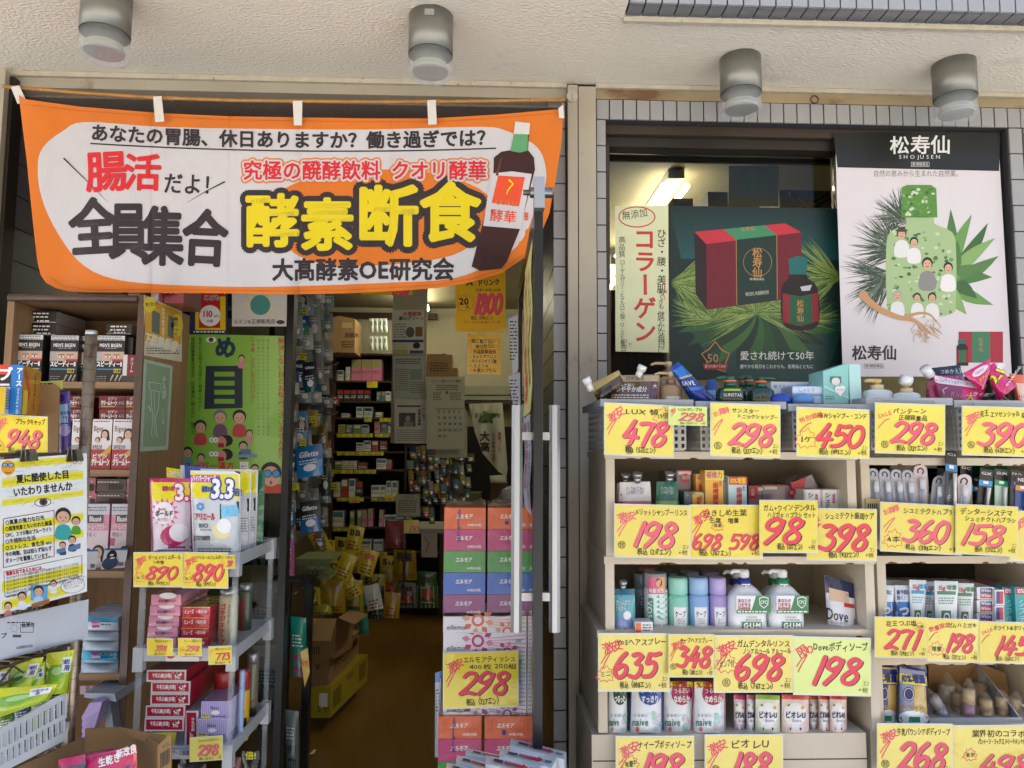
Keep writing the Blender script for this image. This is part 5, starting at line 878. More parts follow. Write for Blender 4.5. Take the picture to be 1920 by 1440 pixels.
for x0, y0, x1, y1, c, L in ((1672, 863, 1760, 920, '#A39E98', 'grey carton lying at the back of the upper right shelf'), (1680, 860, 1720, 872, '#C2B23A', 'thin yellow green carton on top of the grey one at the back of the shelf'), (1740, 878, 1770, 925, '#3A3C40', 'dark carton at the back behind the leaning toothbrush packs'), (1840, 862, 1935, 960, '#1E7A4A', 'green card packs at the back of the upper right shelf')):
    carton(x0, y0, x1, y1 if c != '#A39E98' else 1041, 1.96 if c != '#C2B23A' else 1.95, .08, gls(c), L)
# bottom tier: pouches, tray of wrapped tubes, green bottle
def pbou(n):
    return lambda b, W, H: (b.rect(0, H*.13, W, H*.3, foil('#E8D62C'), 2, 6, 2), b.text(n, W*.04, H*.12, H*.17, ink('#1E2A7A'), 3, .04, w=W*.9, rot=-.06), b.ell(W*.35, H*.48, W*.2, H*.13, foil('#1E2A6A'), 2, 16), b.ring(W*.35, H*.48, W*.17, H*.11, 1, W_INK, 3), b.rect(W*.52, H*.32, W*.95, H*.95, foil('#C8A85A'), 1.4, 4, 4), b.text('Bouncia', W*.04, H*.62, H*.15, foil('#B89A5A'), 3, .02, w=W*.84, shear=.2), b.ell(W*.5, H*.9, W*.5, H*.13, foil('#DCE6F0'), 2.5, 16), b.rect(W*.35, H*.88, W*.7, H*.98, foil('#2A8A6A'), 3, 3, 2))
pouch('refill_pouch', (1646, 1250), (1683, 1252), (1682, 1354), (1646, 1354), 1.85, .02, foil('#1E3A8A'), pbou('%増量'), 'blue body wash pouch with a gold shoulder, cut by the shelf post', edge=foil('#C8A85A'))
pouch('refill_pouch', (1686, 1248), (1736, 1256), (1743, 1356), (1683, 1356), 1.83, .028, foil('#8A94B0'), pbou('10%増量'), 'gold and blue body wash pouch with a dark blue head and 10% band', edge=foil('#26307A'))
pouch('refill_pouch', (1655, 1236), (1690, 1234), (1684, 1262), (1652, 1262), 1.88, .012, foil('#2A348A'), None, 'dark blue pouch top showing behind the two body wash pouches')
KR = mk('cardboard', '#9C7B52', .8, var=.06, vscale=5, bump=.08, bscale=60)
tr = thing('cardboard_tray', P(1830, 1356, 1.93), 'open cardboard tray with a bent back flap holding wrapped tubes', 'tray')
zb, zt = P(1830, 1354, 1.84).z, P(1830, 1350, 1.84).z; x0, x1 = P(1742, 1350, 1.84).x, P(1916, 1350, 1.84).x
b = B(); b.box(x0, x1, 1.838, 1.842, P(1830, 1362, 1.838).z, P(1830, 1346, 1.838).z, mk('white board', '#B9BEC6', .6)); b.build('front_wall', tr)
b = B(); b.prism([(1741, 1240), (1830, 1240), (1886, 1263), (1900, 1346), (1741, 1346)], 1.99, 1.994, KR); b.build('back_flap', tr)
b = B(); b.box(x0, x1, 1.843, 1.989, zb-.004, zb, KR); b.build('bottom', tr)
b = B(); b.add([(x1, 1.84, zb), (x1, 1.99, zb), (x1-.01, 1.99, zb+.1), (x1-.02, 1.84, zb+.03), (x1+.003, 1.84, zb), (x1+.003, 1.99, zb), (x1-.007, 1.99, zb+.1), (x1-.017, 1.84, zb+.03)], [(0, 3, 2, 1), (4, 5, 6, 7), (0, 4, 7, 3), (3, 7, 6, 2)], mk('white board', '')); b.build('side_wall', tr)
WRP = mk('clear wrap', '#D9CDB8', .1, alpha=.14, coat=.9, bump=1, bscale=40, bdist=.006)
def wrapped(x0, y0, x1, y1, d, c, cap, L, r=.014):
    a, q = P(x0, y0, d), P(x1, y1, d); b = B(); v = q-a; o = thing('wrapped_tube', q, L, 'cosmetic tube', 'wrapped tubes in the cardboard tray')
    b.tube([a, a+v*.45], [r*1.0, r*1.02], gls(cap), 14); b.build('cap', o); b = B(); b.tube([a+v*.46, q], [r, r*1.05], mk('sheen'+c, c, .25, metal=.4), 14); b.build('tube', o)
    b = B(); n = 10; vs = []
    for s_, k in ((-.35, .35), (0, 1.1), (.5, 1.2), (1, 1.2), (1.03, .6)):
        for i in range(n):
            t = 2*math.pi*i/n; vs.append(a+v*s_+Vector((math.cos(t)*r*k*(1+.2*math.sin(i*3+s_*9)), math.sin(t)*r*k*1.1, 0)))
    b.add(vs, [(j*n+i, j*n+(i+1) % n, (j+1)*n+(i+1) % n, (j+1)*n+i) for j in range(4) for i in range(n)], WRP, True); b.build('wrapper', o)
wrapped(1748, 1306, 1774, 1350, 1.88, '#9FA6B4', '#B8B8BE', 'grey wrapped tube leaning at the left end of the tray')
wrapped(1816, 1292, 1816, 1352, 1.87, '#B98AA6', '#C8AE86', 'upright wrapped tube with a pink metallic lower half')
wrapped(1796, 1300, 1798, 1352, 1.91, '#A89270', '#B49A72', 'tan wrapped tube just left of the pink one')
wrapped(1848, 1312, 1851, 1352, 1.87, '#B49870', '#C6AA80', 'tan capped wrapped tube right of the pink one')
wrapped(1878, 1308, 1880, 1350, 1.88, '#B49870', '#D0B890', 'tan capped wrapped tube in the middle of the right group')
wrapped(1903, 1310, 1896, 1350, 1.90, '#B49870', '#C6AA80', 'tan capped wrapped tube at the right end of the tray')
wrapped(1775, 1284, 1770, 1350, 1.95, '#C9BEB6', '#D0C4BE', 'pale tube behind the leaning grey one', .018)
wrapped(1836, 1280, 1832, 1350, 1.96, '#8A6E48', '#9A7C50', 'brown wrapped packet behind the pink tube', .022)
pump(1888, 1352, 1246, 66, 2.02, mk('clear green', '#1E6A3A', .1, coat=.7), gls('#C4CCC8'), gls('#CAD0CC'), 'green bottle with a grey white neck at the back right of the lowest shelf', shf=.7)
pouch('refill_pouch', (1700, 1234), (1735, 1234), (1738, 1262), (1700, 1262), 1.9, .015, foil('#9A9A98'), None, 'crumpled silver pouch top showing above the 10% pouch')
# ================================================================ LEFT SIDE: WOODEN CABINET OF HAIR COLOUR
WD = wood('#8F6F4C'); WDE = mk('worn edge band', '#4E362A', .4, coat=.2, var=.15, vscale=20, dirt=('#9A8264', 14, .66, .9))
DC = 2.0; cx1 = P(266, 700, DC).x; cx0 = P(12, 600, DC).x; zt = P(140, 552, DC).z
cab = thing('wooden_cabinet', ((cx0+cx1)/2, DC, 0), 'brown wooden cabinet with hair colour boxes behind the chrome pole', 'cabinet')
b = B(); b.box(cx0, cx0+.018, DC, 2.3, 0, zt-.021, WD); b.build('side_panel', cab)
b = B(); b.box(cx1-.016, cx1, DC+.004, 2.3, 0, zt-.001, WD); b.build('side_panel', cab)
b = B(); b.box(cx1-.018, cx1+.001, DC-.002, DC+.003, 0, zt, WDE); b.build('edge_band', cab)
b = B(); b.box(cx0, cx1-.019, DC+.006, 2.3, zt-.02, zt, WD); b.tube([(cx0+.004, DC, zt-.011), (cx1-.02, DC, zt-.011)], .011, WDE, 10); b.build('top_board', cab)
b = B(); b.box(cx0+.019, cx1-.017, 2.29, 2.299, 0, zt-.021, WD); b.build('back_board', cab)
sh = []
for y in (716, 881, 1071, 1263): z = P(200, y, DC).z; b = B(); b.box(cx0+.019, cx1-.0195, DC+.002, 2.289, z-.017, z, wood('#8F6F4C', 'h')); b.build('shelf_board', cab); sh.append(z)
def zbox(x0, x1, z0, h, d, D, m, label, pr=None, group=None, name='hair_colour_box', cat='hair colour box', side=None, top=None):
    """x in pixels, height in pixels above z0 (metres)"""
    s = d/F; xa, xb = P(x0, 848, d).x, P(x1, 848, d).x; hm = h*s; z1 = z0+hm; xm = (xa+xb)/2
    b = B(lambda u, v, l: Vector((xa+(u)*s, d-.0003-EPS*l, z1-v*s))); b.box(xa, xb, d, d+D, z0, z1, m, ms=side, mt=top)
    W_, H_ = (xb-xa)/s, h
    if pr: pr(b, W_, H_)
    return b.build(name, label=label, cat=cat, group=group)
def colof(X, d, v=848):      # the column at row v where a thing X metres to the right, d metres away, is seen
    u = 911+X/d*F
    for _ in range(3): u += (X-P(u, v, d).x)/d*F
    return u
def px_at(x, y, d):   # pixel column x at row y on depth d expressed as the column the same point has at the horizon row
    return colof(P(x, y, d).x, d)
BKC = gls('#221E1E')
def pface(b, cx, cy, r, hair='#2A1C18', long=False):
    b.ell(cx, cy-r*.15, r*1.05, r*1.15, ink(hair), 3, 14)
    if long: b.poly([(cx-r*1.05, cy-r*.1), (cx+r*1.05, cy-r*.1), (cx+r*1.25, cy+r*1.5), (cx+r*.5, cy+r*1.7), (cx+r*.4, cy+r*.6), (cx-r*.4, cy+r*.6), (cx-r*1.1, cy+r*1.2)], ink(hair), 3.1)
    b.ell(cx-r*.08, cy+r*.1, r*.74, r*.92, ink('#DDB597'), 4, 14); b.rect(cx-r*.3, cy+r*.5, cx+r*.14, cy+r*.58, ink('#B0524A'), 5)
    for k in (-.38, .2): b.rect(cx+r*(k-.12), cy-r*.05, cx+r*(k+.14), cy+r*.03, K, 5); b.rect(cx+r*(k-.15), cy-r*.25, cx+r*(k+.17), cy-r*.19, K, 5)
    b.rect(cx-r*.12, cy+r*.1, cx-r*.04, cy+r*.32, ink('#C4957A'), 5)
def pmens(tag_):
    def f(b, W, H):
        b.rect(0, 0, W, H*.1, gls('#C9C7C6'), 1); fine(b, 2, H*.02, W-2, 2, ink('#6A6A6A'), 3); b.text("MEN'S BIGEN", W*.1, H*.15, H*.105, W_INK, 2, .02, w=W*.8); fine(b, W*.3, H*.26, W*.75, 1, ink('#999999'), 2.5)
        b.rect(0, H*.3, W, H*.54, ink('#C9A48A'), 1); b.rect(0, H*.3, W*.2, H*.54, gls('#A9A5A2'), 1.5); b.rect(0, H*.3, W, H*.34, ink('#2A1E1A'), 1.6)
        for a in (.3, .62): b.rect(W*a, H*.4, W*(a+.22), H*.415, K, 2); b.ell(W*(a+.12), H*.45, W*.09, H*.018, W_INK, 2, 10); b.ell(W*(a+.12), H*.45, W*.035, H*.018, K, 2.5, 8)
        b.rect(W*.58, H*.5, W, H*.55, gls('#B8323A'), 3); b.rect(W*.5, H*.455, W*.56, H*.52, ink('#B98E74'), 2)
        b.text('スピーディーII', W*.03, H*.54, H*.125, W_INK, 3, .05, w=W*.92); b.rect(W*.05, H*.7, W*.95, H*.725, gls('#3A8AB0'), 2); b.frame(W*.66, H*.7, W*.9, H*.79, 1.2, ink('#C9B43A'), 3); b.text(tag_, W*.7, H*.69, H*.09, ink('#D8C83A'), 3, .02)
        for a in (.55, .72, .86): b.line([(W*a, H*.96), (W*(a+.1), H*.83)], 2.6, gls('#B9AF9E'), 2)
        fine(b, W*.05, H*.86, W*.4, 3, ink('#888888'), 2.5)
    return f
s0 = sh[0]
for x0, x1, d, t, L in ((24, 77, 2.03, 'D', 'leftmost one on the top shelf'), (92, 144, 2.04, 'D', 'second from left in the front row'), (144, 178, 2.06, 'N', 'half hidden behind the chrome pole'), (179, 231, 2.03, 'N', 'right one with a yellow N')):
    a, c = px_at(x0, 700, d), px_at(x1, 700, d); zbox(a, c, s0, 88, d, .1, BKC, 'black hair colour box with eyes, '+L, pmens(t), 'black hair colour boxes on the top shelf of the cabinet')
for x0, x1, k, d, L in ((236, 246, 0, 2.05, 'narrow black box end right of the hair colour box with a yellow N'), (78, 90, 0, 2.08, 'grey side of a box between the first two black boxes')):
    a, c = px_at(x0, 700, d), px_at(x1, 700, d); zbox(a, c, s0, 86, d, .1, gls('#4A4646'), L)
def pdark(b, W, H): fine(b, W*.15, H*.15, W*.8, 2, W_INK, 4); b.text('D', W*.1, H*.5, H*.3, ink('#C9B43A'), 2, .02); b.rect(0, H*.88, W, H*.94, gls('#B9B4AE'), 2); fine(b, W*.3, H*.75, W*.85, 1, W_INK, 4)
for x0, x1, y, h, L in ((54, 105, 583, 23, 'upper dark box of the pair lying on the left black boxes'), (54, 104, 607, 22, 'lower dark box of the pair lying on the left black boxes'), (200, 246, 608, 19, 'single dark box with a yellow N lying on the right black boxes')):
    z0 = P(x0, y+h, 2.08).z; a, c = px_at(x0, y+h, 2.08), px_at(x1, y+h, 2.08); zbox(a, c, z0, h, 2.08, .15, BKC, L, pdark, side=gls('#8E8680'))
zbox(px_at(230, 700, 2.02), px_at(256, 700, 2.02), s0, 52, 2.02, .06, gls('#7E1E2A'), 'small dark red box at the right end of the top cabinet shelf', lambda b, W, H: (b.text('クリーム', W*.5, H*.1, 7, W_INK, 2, .02, vert=True), b.rect(0, 0, W*.3, H, gls('#D8D2CC'), 1), b.rect(0, H*.75, W, H, gls('#3A3230'), 2)))
def pcream(b, W, H): b.text('ビゲン', W*.34, H*.08, H*.24, W_INK, 2, .02); b.text('クリームトーン', W*.08, H*.34, H*.42, W_INK, 2, .05, w=W*.62); b.rect(W*.1, H*.8, W*.62, H*.88, gls('#C9A05A'), 2); b.rect(W*.74, H*.2, W*.97, H*.9, gls('#4A2226'), 1.5); b.text('6G', W*.76, H*.35, H*.35, ink('#C9B0A0'), 2)
MRN = gls('#7A1A28')
for r_ in range(2):
    for x0, x1, q in ((128, 150, 'left'), (185, 234, 'middle'), (235, 258, 'right')):
        y1 = 766 if r_ == 0 else 791; d = 2.05; z0 = P(200, y1, d).z; zbox(px_at(x0, y1, d), px_at(x1, y1, d), z0, 23.5, d, .13, MRN, ('upper' if r_ == 0 else 'lower')+' maroon box lying in the '+q+' stack on the second cabinet shelf', pcream, 'maroon boxes lying on the second cabinet shelf')
def pbig(b, W, H):
    b.rect(0, 0, W, H*.62, gls('#E2DCDA'), 1); fine(b, 3, 3, W-3, 1, K, 3); b.text('Bigen', W*.06, H*.1, H*.16, ink('#8A6A4A'), 2, .02, w=W*.5); pface(b, W*.66, H*.3, W*.2, long=True); pface(b, W*.3, H*.42, W*.13)
    b.rect(0, H*.6, W, H, gls('#A81E30'), 2); b.poly([(W*.5, H*.7), (W, H*.5), (W, H*.66), (W*.6, H*.76)], gls('#C9A03A'), 5.5); b.text('35才以上の', W*.06, H*.5, H*.1, K, 6, .02, w=W*.5); b.text('ビゲン', W*.08, H*.68, H*.1, W_INK, 6, .04); b.text('クリームトーン', W*.06, H*.77, H*.16, W_INK, 6, .05, w=W*.9)
for x0, x1, L in ((132, 169, 'left one of three'), (170, 207, 'middle one of three'), (209, 254, 'right one of three')): zbox(px_at(x0, 870, 2.03), px_at(x1, 870, 2.03), sh[1], 92, 2.03, .06, MRN, 'white and crimson hair colour box with two dark haired people, '+L, pbig, 'upright white and crimson boxes on the second cabinet shelf')
for x0, x1, y, L in ((20, 60, 1, 'maroon box at the far left of the second shelf, behind the yellow price card'), (75, 120, 1, 'maroon box between the cardboard and the purple refill')): zbox(px_at(x0, 870, 2.1), px_at(x1, 870, 2.1), sh[1], 92, 2.1, .06, MRN, L)
PNK = gls('#D88AA4')
def pblaune(b, W, H):
    b.rect(0, 0, W, H*.17, gls('#C9CCD2'), 1); fine(b, 2, H*.05, W-2, 2, ink('#555566'), 3); b.rect(W*.2, H*.17, W*.78, H*.3, BKC, 2); b.text('Blauné', W*.26, H*.17, H*.12, W_INK, 3, .03, w=W*.46); b.text('クリームヘアカラー', W*.08, H*.31, H*.1, W_INK, 3, .03, w=W*.84)
    b.rect(0, H*.42, W, H, gls('#D9C8CE'), 1.5); b.text('明るく', W*.08, H*.44, H*.08, ink('#6A1E3A'), 3, w=W*.5); b.rect(0, H*.54, W*.22, H*.66, gls('#B03A6A'), 2); b.text('7', W*.08, H*.66, H*.22, K, 3, .02); pface(b, W*.66, H*.76, W*.22, long=True)
for x0, x1, L in ((150, 200, 'left one'), (204, 246, 'right one')): zbox(px_at(x0, 1065, 2.06), px_at(x1, 1065, 2.06), sh[2], 114, 2.06, .06, PNK, 'pink hair colour box with a smiling dark haired woman, '+L, pblaune, 'pink hair colour boxes on the third cabinet shelf')
for i, (x0, x1, y0, y1, c, L) in enumerate(((160, 178, 897, 925, '#C4688A', 'upper pink box end at the left of the rear stack'), (160, 180, 926, 950, '#C4688A', 'lower pink box end at the left of the rear stack'), (181, 236, 899, 922, '#3E3034', 'upper dark box lying at the back of the third shelf'), (181, 236, 924, 950, '#4A3A3E', 'lower dark box lying at the back of the third shelf'), (237, 250, 897, 923, '#B85A7C', 'upper pink box end at the right of the rear stack'), (234, 248, 924, 950, '#B85A7C', 'lower pink box end at the right of the rear stack'))):
    d = 2.12; zbox(px_at(x0, y1, d), px_at(x1, y1, d), P(200, y1, d).z, y1-y0, d, .12, gls(c), L, lambda b, W, H: (b.rect(W*.4, H*.4, W*.9, H*.85, K, 1), fine(b, 1, H*.2, W*.8, 1, W_INK, 3)))
for x0, y0, x1, y1, L, k in ((150, 1030, 187, 1068, 'flat white leaflet box lying before the left pink box', 0), (189, 1028, 242, 1064, 'flat white box with a dark round hair band picture lying before the right pink box', 1)):
    fr = quad((x0+8, y0), (x1-2, y0), (x1-8, y1), (x0, y1+4), 1.99, 0, -.045); b = B(fr); b.rect(0, 0, 1, 1, gls('#D4D8DC'), 0); b.rect(0, .0, 1, .1, gls('#4A6A9A'), 1)
    b.add([fr(u, v, l) for u, v, l in ((0, 1, 0), (1, 1, 0), (1, 1, -8), (0, 1, -8))], [(0, 3, 2, 1)], gls('#C2C6CA'))
    if k: b.ell(.36, .38, .22, .3, K, 2, 16); b.ell(.34, .72, .34, .3, ink('#3A4A66'), 2.4, 18); b.poly([(.28, .3), (.45, .28), (.36, .45), (.5, .44), (.5, .5), (.3, .52), (.4, .36), (.28, .36)], W_INK, 3)
    b.fr = lambda u, v, l: fr(u/40, v/40, l); 
    for i in range(8): b.rect(26+i*1.4, 28, 26.7+i*1.4, 36, K, 2)
    b.build('flat_box', label=L, cat='carton')
zbox(px_at(190, 1258, 2.12), px_at(222, 1258, 2.12), P(200, 1215, 2.12).z, 60, 2.12, .1, gls('#1E8A90'), 'teal pack standing at the back of the fourth cabinet shelf', lambda b, W, H: b.rect(W*.3, H*.5, W*.8, H*.8, gls('#B8468A'), 1), name='wipes_pack', cat='wipes')
def wipes(y0, y1, x0, x1, c, L, band):
    fr = quad((x0, y0), (x1, y0+2), (x1+2, y1), (x0-2, y1), 2.0, .025); b = B(fr); b.rect(0, 0, 1, 1, foil(c), 0, 8, 6)
    q = lambda u, v, l: quad((x0, y0), (x1, y0+2), (x1+2, y1), (x0-2, y1), 2.0, .025)(u, v, l)
    b.add([fr(0, 0, 0), fr(1, 0, 0), fr(1, 0, 0)+Vector((.0, .12, .012)), fr(0, 0, 0)+Vector((0, .12, .012))], [(0, 1, 2, 3)], foil(c)); b.add([fr(1, 0, 0), fr(1, 1, 0), fr(1, 1, 0)+Vector((0, .12, 0)), fr(1, 0, 0)+Vector((0, .12, .012))], [(0, 1, 2, 3)], foil(c)); b.add([fr(0, 1, 0), fr(1, 1, 0), fr(1, 1, 0)+Vector((0, .12, 0)), fr(0, 1, 0)+Vector((0, .12, .0))], [(0, 1, 2, 3)], foil(c)); b.add([fr(0, 0, 0)+Vector((0, .12, .012)), fr(1, 0, 0)+Vector((0, .12, .012)), fr(1, 1, 0)+Vector((0, .12, 0)), fr(0, 1, 0)+Vector((0, .12, 0))], [(0, 1, 2, 3)], foil(c))
    if band: b.rect(0, band[0], 1, band[1], foil('#2C9CB8'), 1, 8, 2); b.poly([(.26, .2), (.5, .18), (.5, .75), (.3, .8)], ink('#B83A84'), 2); b.fr = lambda u, v, l: fr(u/70, v/26, l); b.text('Quickle', 20, 8, 8, W_INK, 3, .03, w=16); fine(b, 38, 6, 60, 2, ink('#1E3A6A'), 4)
    b.build('wipes_pack', label=L, cat='wipes', group='stacked wipes packs on the lowest visible cabinet shelf')
wipes(1157, 1182, 154, 220, '#CBD6DC', 'white and turquoise wipes pack, topmost of the stack', (0, .35)); wipes(1182, 1201, 154, 221, '#AEBCC8', 'pale grey underside wipes pack, second from the top', None); wipes(1200, 1220, 156, 221, '#B4C2CC', 'pale wipes pack, third from the top', None); wipes(1219, 1243, 154, 220, '#8CB4C4', 'turquoise banded wipes pack, fourth from the top', (.1, .8)); wipes(1242, 1262, 153, 220, '#A4B2BC', 'bottom wipes pack of the stack', None)
# things on the cabinet's foot
b = B(plane(2.02)); b.rect(150, 1286, 196, 1302, mk('pink note', '#B9A0A4', .6), 0); b.text('まち!', 158, 1285, 13, K, 1, .02); b.build('note', label='small pinkish note with black characters under the lowest cabinet shelf', cat='note')
LV = gls('#9C86BC')
t = thing('folding_stool', P(190, 1380, 1.95), 'lilac and grey folding plastic stool leaning in the foot of the cabinet', 'stool')
b = B(); b.prism([(158, 1299), (215, 1301), (218, 1316), (198, 1312), (158, 1308)], 1.93, 2.1, gls('#8C98A8')); b.build('seat', t)
b = B(); b.prism([(192, 1312), (206, 1312), (222, 1440), (208, 1440)], 1.96, 2.08, gls('#6E7684')); b.build('leg', t)
for i in range(4): b = B(); b.prism([(168-i*2, 1318+i*12), (192-i*3, 1316+i*12), (187-i*4, 1332+i*12), (175-i*4, 1340+i*12), (154, 1352+i*12), (153, 1345+i*12)], 1.90+i*.008, 1.93+i*.008, LV); b.build('fin', t)
# posters on the cabinet side
xs = cx1+.0008
def sidef(b_):      # pixel frame on the plane x = xs
    def fr(u, v, l):
        d = _f+_r2*((u-960)/F)+_u2*((720-v)/F); k = (xs+EPS*l*.8)/d.x; return d*k+EYE
    return fr
b = B(sidef(0)); b.poly([(270, 553), (341, 584), (341, 679), (270, 666)], pap('#D9C9A4'), 0); b.poly([(272, 556), (339, 586), (339, 646), (272, 640)], pap('#D9A52A'), 1); b.poly([(272, 640), (339, 646), (339, 676), (272, 664)], pap('#D6CDB8'), 1)
b.ell(281, 571, 12, 15, ink('#E8CF3A'), 2, 14); b.ell(332, 610, 11, 22, ink('#E8CF3A'), 2, 14); b.text('苦くたって', 273, 567, 8, K, 3, .04, rot=-.1, w=24, jit=.1); b.text('美だって', 326, 594, 8, K, 3, .04, vert=True, jit=.1, sp=1.2); b.poly([(285, 580), (300, 588), (299, 628), (285, 622)], ink('#5A6A62'), 2); b.poly([(316, 590), (327, 596), (325, 636), (314, 630)], ink('#5A6A62'), 2)
b.text('あきらめてます', 303, 576, 8, W_INK, 3, .03, vert=True, sp=.95, sx=.8); b.text('下肢静脈瘤', 274, 622, 22, ink('#EFE6D0'), 4, .05, w=64, rot=.28); fine(b, 275, 652, 336, 3, K, 3); b.build('poster', label='orange and yellow poster with two vertical leg photos on the side of the wooden cabinet', cat='poster')
b = B(sidef(0)); b.poly([(270, 673), (324, 686), (315, 843), (262, 847)], mk('laminate', '#A9BAB2', .2, coat=.7), 1.5); b.poly([(275, 680), (319, 691), (311, 836), (268, 838)], mk('laminate green', '#7E9686', .2, coat=.7), 2)
lw_ = ink('#D8E0DC'); b.line([(279, 716), (302, 720), (300, 735), (281, 731), (279, 716)], .9, lw_, 3); b.line([(283, 733), (284, 760), (287, 780), (284, 815), (289, 820)], .9, lw_, 3); b.line([(299, 736), (297, 765), (292, 785), (293, 815), (297, 820)], .9, lw_, 3); b.line([(289, 735), (290, 780), (289, 815)], .7, lw_, 3); b.line([(278, 760), (283, 772)], 1.5, lw_, 3); b.text('ふくらはぎ', 303, 705, 9, lw_, 3, .02, vert=True, sp=.95); b.text('かんたん対策', 303, 765, 5, lw_, 3, vert=True); b.build('leg_drawing', label='laminated pale green sheet with a thin drawing of legs below the orange poster', cat='sheet')
for i, (x0, x1, c) in enumerate(((240, 262, '#A89A84'), (283, 296, '#B9B0B8'), (297, 303, '#8A3A44'), (304, 344, '#7E1E2E'))):
    d = 2.08+i*.01; zbox(px_at(x0, 560, d), px_at(x1, 560, d), zt+.001, 40 if i != 1 else 44, d, .13, gls(c), ('beige box on top of the cabinet under the banner edge', 'pale lilac box on top of the cabinet', 'thin red box on top of the cabinet', 'maroon box on top of the cabinet, right end')[i], lambda b, W, H: (fine(b, 2, 6, W-2, 3, W_INK, 4)))
# ================================================================ SIDELIGHT WITH POSTERS
DG = 2.50; FRM = mk('black aluminium frame', '#26282A', .3, metal=.4)
sd = thing('sidelight', P(440, 900, DG), 'tall dark framed glass sidelight left of the open doorway, behind the green poster', 'glass panel')
xa, xb, xc = P(300, 800, DG).x, P(534, 800, DG).x, P(547, 800, DG).x
b = B(); b.box(xb, xc, DG-.02, DG+.03, 0, 2.2, FRM); b.build('frame', sd); b = B(); b.box(xa, xb-.001, DG, DG+.006, 0, 2.15, mk('dim glass', '#B9C4C0', .02, trans=1, ior=1.2)); b.build('glass_pane', sd)
b = B(); b.box(xa, xb-.001, DG-.015, DG+.03, 2.151, 2.22, FRM); b.build('frame', sd)
PG = DG-.012
def pfr(d, e=.7): return lambda u, v, l: P(u, v, d)-Vector((0, EPS*e*l, 0))
b = B(pfr(PG)); b.poly([(340, 626), (533, 630), (530, 925), (336, 922)], mk('green poster', '#8CC24A', .3, coat=.7, var=.06, vscale=4, bump=.4, bscale=7, bdist=.004), 0)
dt = ink('#243A52'); rd = ink('#B8404A'); bk = ink('#26381E')
b.text('め', 402, 630, 42, dt, 2, .07); b.poly([(386, 686), (452, 686), (455, 690), (455, 765), (383, 767)], ink('#2A3440'), 2)
for i in range(4): b.rect(402, 697+i*17, 440, 706+i*17, ink('#7FB23A'), 3)
b.ell(396, 637, 10, 5.5, W_INK, 2, 14); b.ell(396, 637, 4.5, 4.5, ink('#5A3226'), 3, 12)
b.text('解決しない目のお悩みございませんか？', 521, 632, 13, rd, 2, .03, vert=True, sp=.98); b.text('じゃあ、どうしたらいいの？', 469, 631, 10, rd, 2, .03, vert=True, sp=.98)
b.text('目のことは何でも当店にご相談ください！', 372, 632, 7.4, bk, 2, .02, vert=True); b.text('相談経験豊富な店主が、化学薬品に頼らない、様々な', 358, 632, 7.6, bk, 2, .02, vert=True); b.text('自然で安全なアプローチで', 344, 632, 7.6, bk, 2, .02, vert=True)
for x in (482, 491, 500): b.text('目の疲れやかすみ目ドライアイなどでお困りの方へ漢方を', x, 636, 5.4, ink('#5A7A3A'), 2, vert=True, sp=1.3)
def cart(b, x, y, r, top, hair='#2A2220', l=2):
    b.poly(smooth([(x-r, y+r*3), (x-r*.9, y+r*1.5), (x, y+r*1.05), (x+r*.9, y+r*1.5), (x+r, y+r*3)], 3, True), ink(top), l); b.ell(x, y-r*.1, r*1.08, r*1.1, ink(hair), l+.5, 14); b.ell(x, y+r*.15, r*.86, r*.85, ink('#DDAF92'), l+1, 14)
    for q in (-.35, .35): b.ell(x+r*q, y+r*.15, r*.09, r*.12, K, l+2, 6)
    b.rect(x-r*.2, y+r*.5, x+r*.2, y+r*.58, ink('#A83A3A'), l+2)
cart(b, 376, 800, 11, '#C84A4A'); cart(b, 413, 782, 12, '#7A5A72', '#7A7A78'); cart(b, 449, 782, 12, '#C84A4A'); cart(b, 468, 812, 6, '#D88A9A'); cart(b, 456, 836, 8, '#26343C'); cart(b, 352, 848, 9, '#6AA4B4'); cart(b, 377, 858, 7, '#C87A8A'); cart(b, 453, 672, 6, '#D88A9A'); cart(b, 342, 812, 4, '#E8E8E8'); cart(b, 478, 878, 7, '#E8E8E8')
for y in (826, 852): b.ell(424, y, 13, 11, ink('#2A2220'), 2, 12); b.ell(415, y+3, 10, 11, ink('#D8907A'), 3, 12); b.rect(409, y+5, 420, y+13, ink('#A82A2A'), 4); b.ell(397, y-1, 5, 5, W_INK, 4, 10); b.ell(397, y-1, 1.6, 1.6, K, 5, 6); b.ell(405, y-1, 5, 5, W_INK, 4.5, 10); b.ell(405, y-1, 1.6, 1.6, K, 5.5, 6)
b.text('30スーパー漢方', 328, 866, 15, ink('#C83A2A'), 2, .05, w=112); b.rect(442, 852, 482, 858, ink('#8A98A4'), 4.5); b.poly([(450, 842), (470, 842), (472, 852), (452, 852)], ink('#5A7A9A'), 4.2); b.rect(450, 866, 466, 884, W_INK, 2); fine(b, 452, 868, 464, 5, K, 3)
b.ell(508, 886, 20, 20, ink('#2A2220'), 3, 16); b.ell(508, 893, 17, 19, ink('#DDAF92'), 4, 16); b.poly([(486, 925), (490, 908), (528, 908), (530, 925)], ink('#C8543A'), 3)
for x in (502, 518): b.ell(x, 888, 8, 8, K, 5, 14); b.ell(x, 888, 6.4, 6.4, ink('#4AA4D8'), 6, 14)
b.ell(508, 905, 2, 4, ink('#8A2A2A'), 6, 8); b.build('poster', label='large green poster with a big eye character and small cartoon people on the sidelight glass', cat='poster')
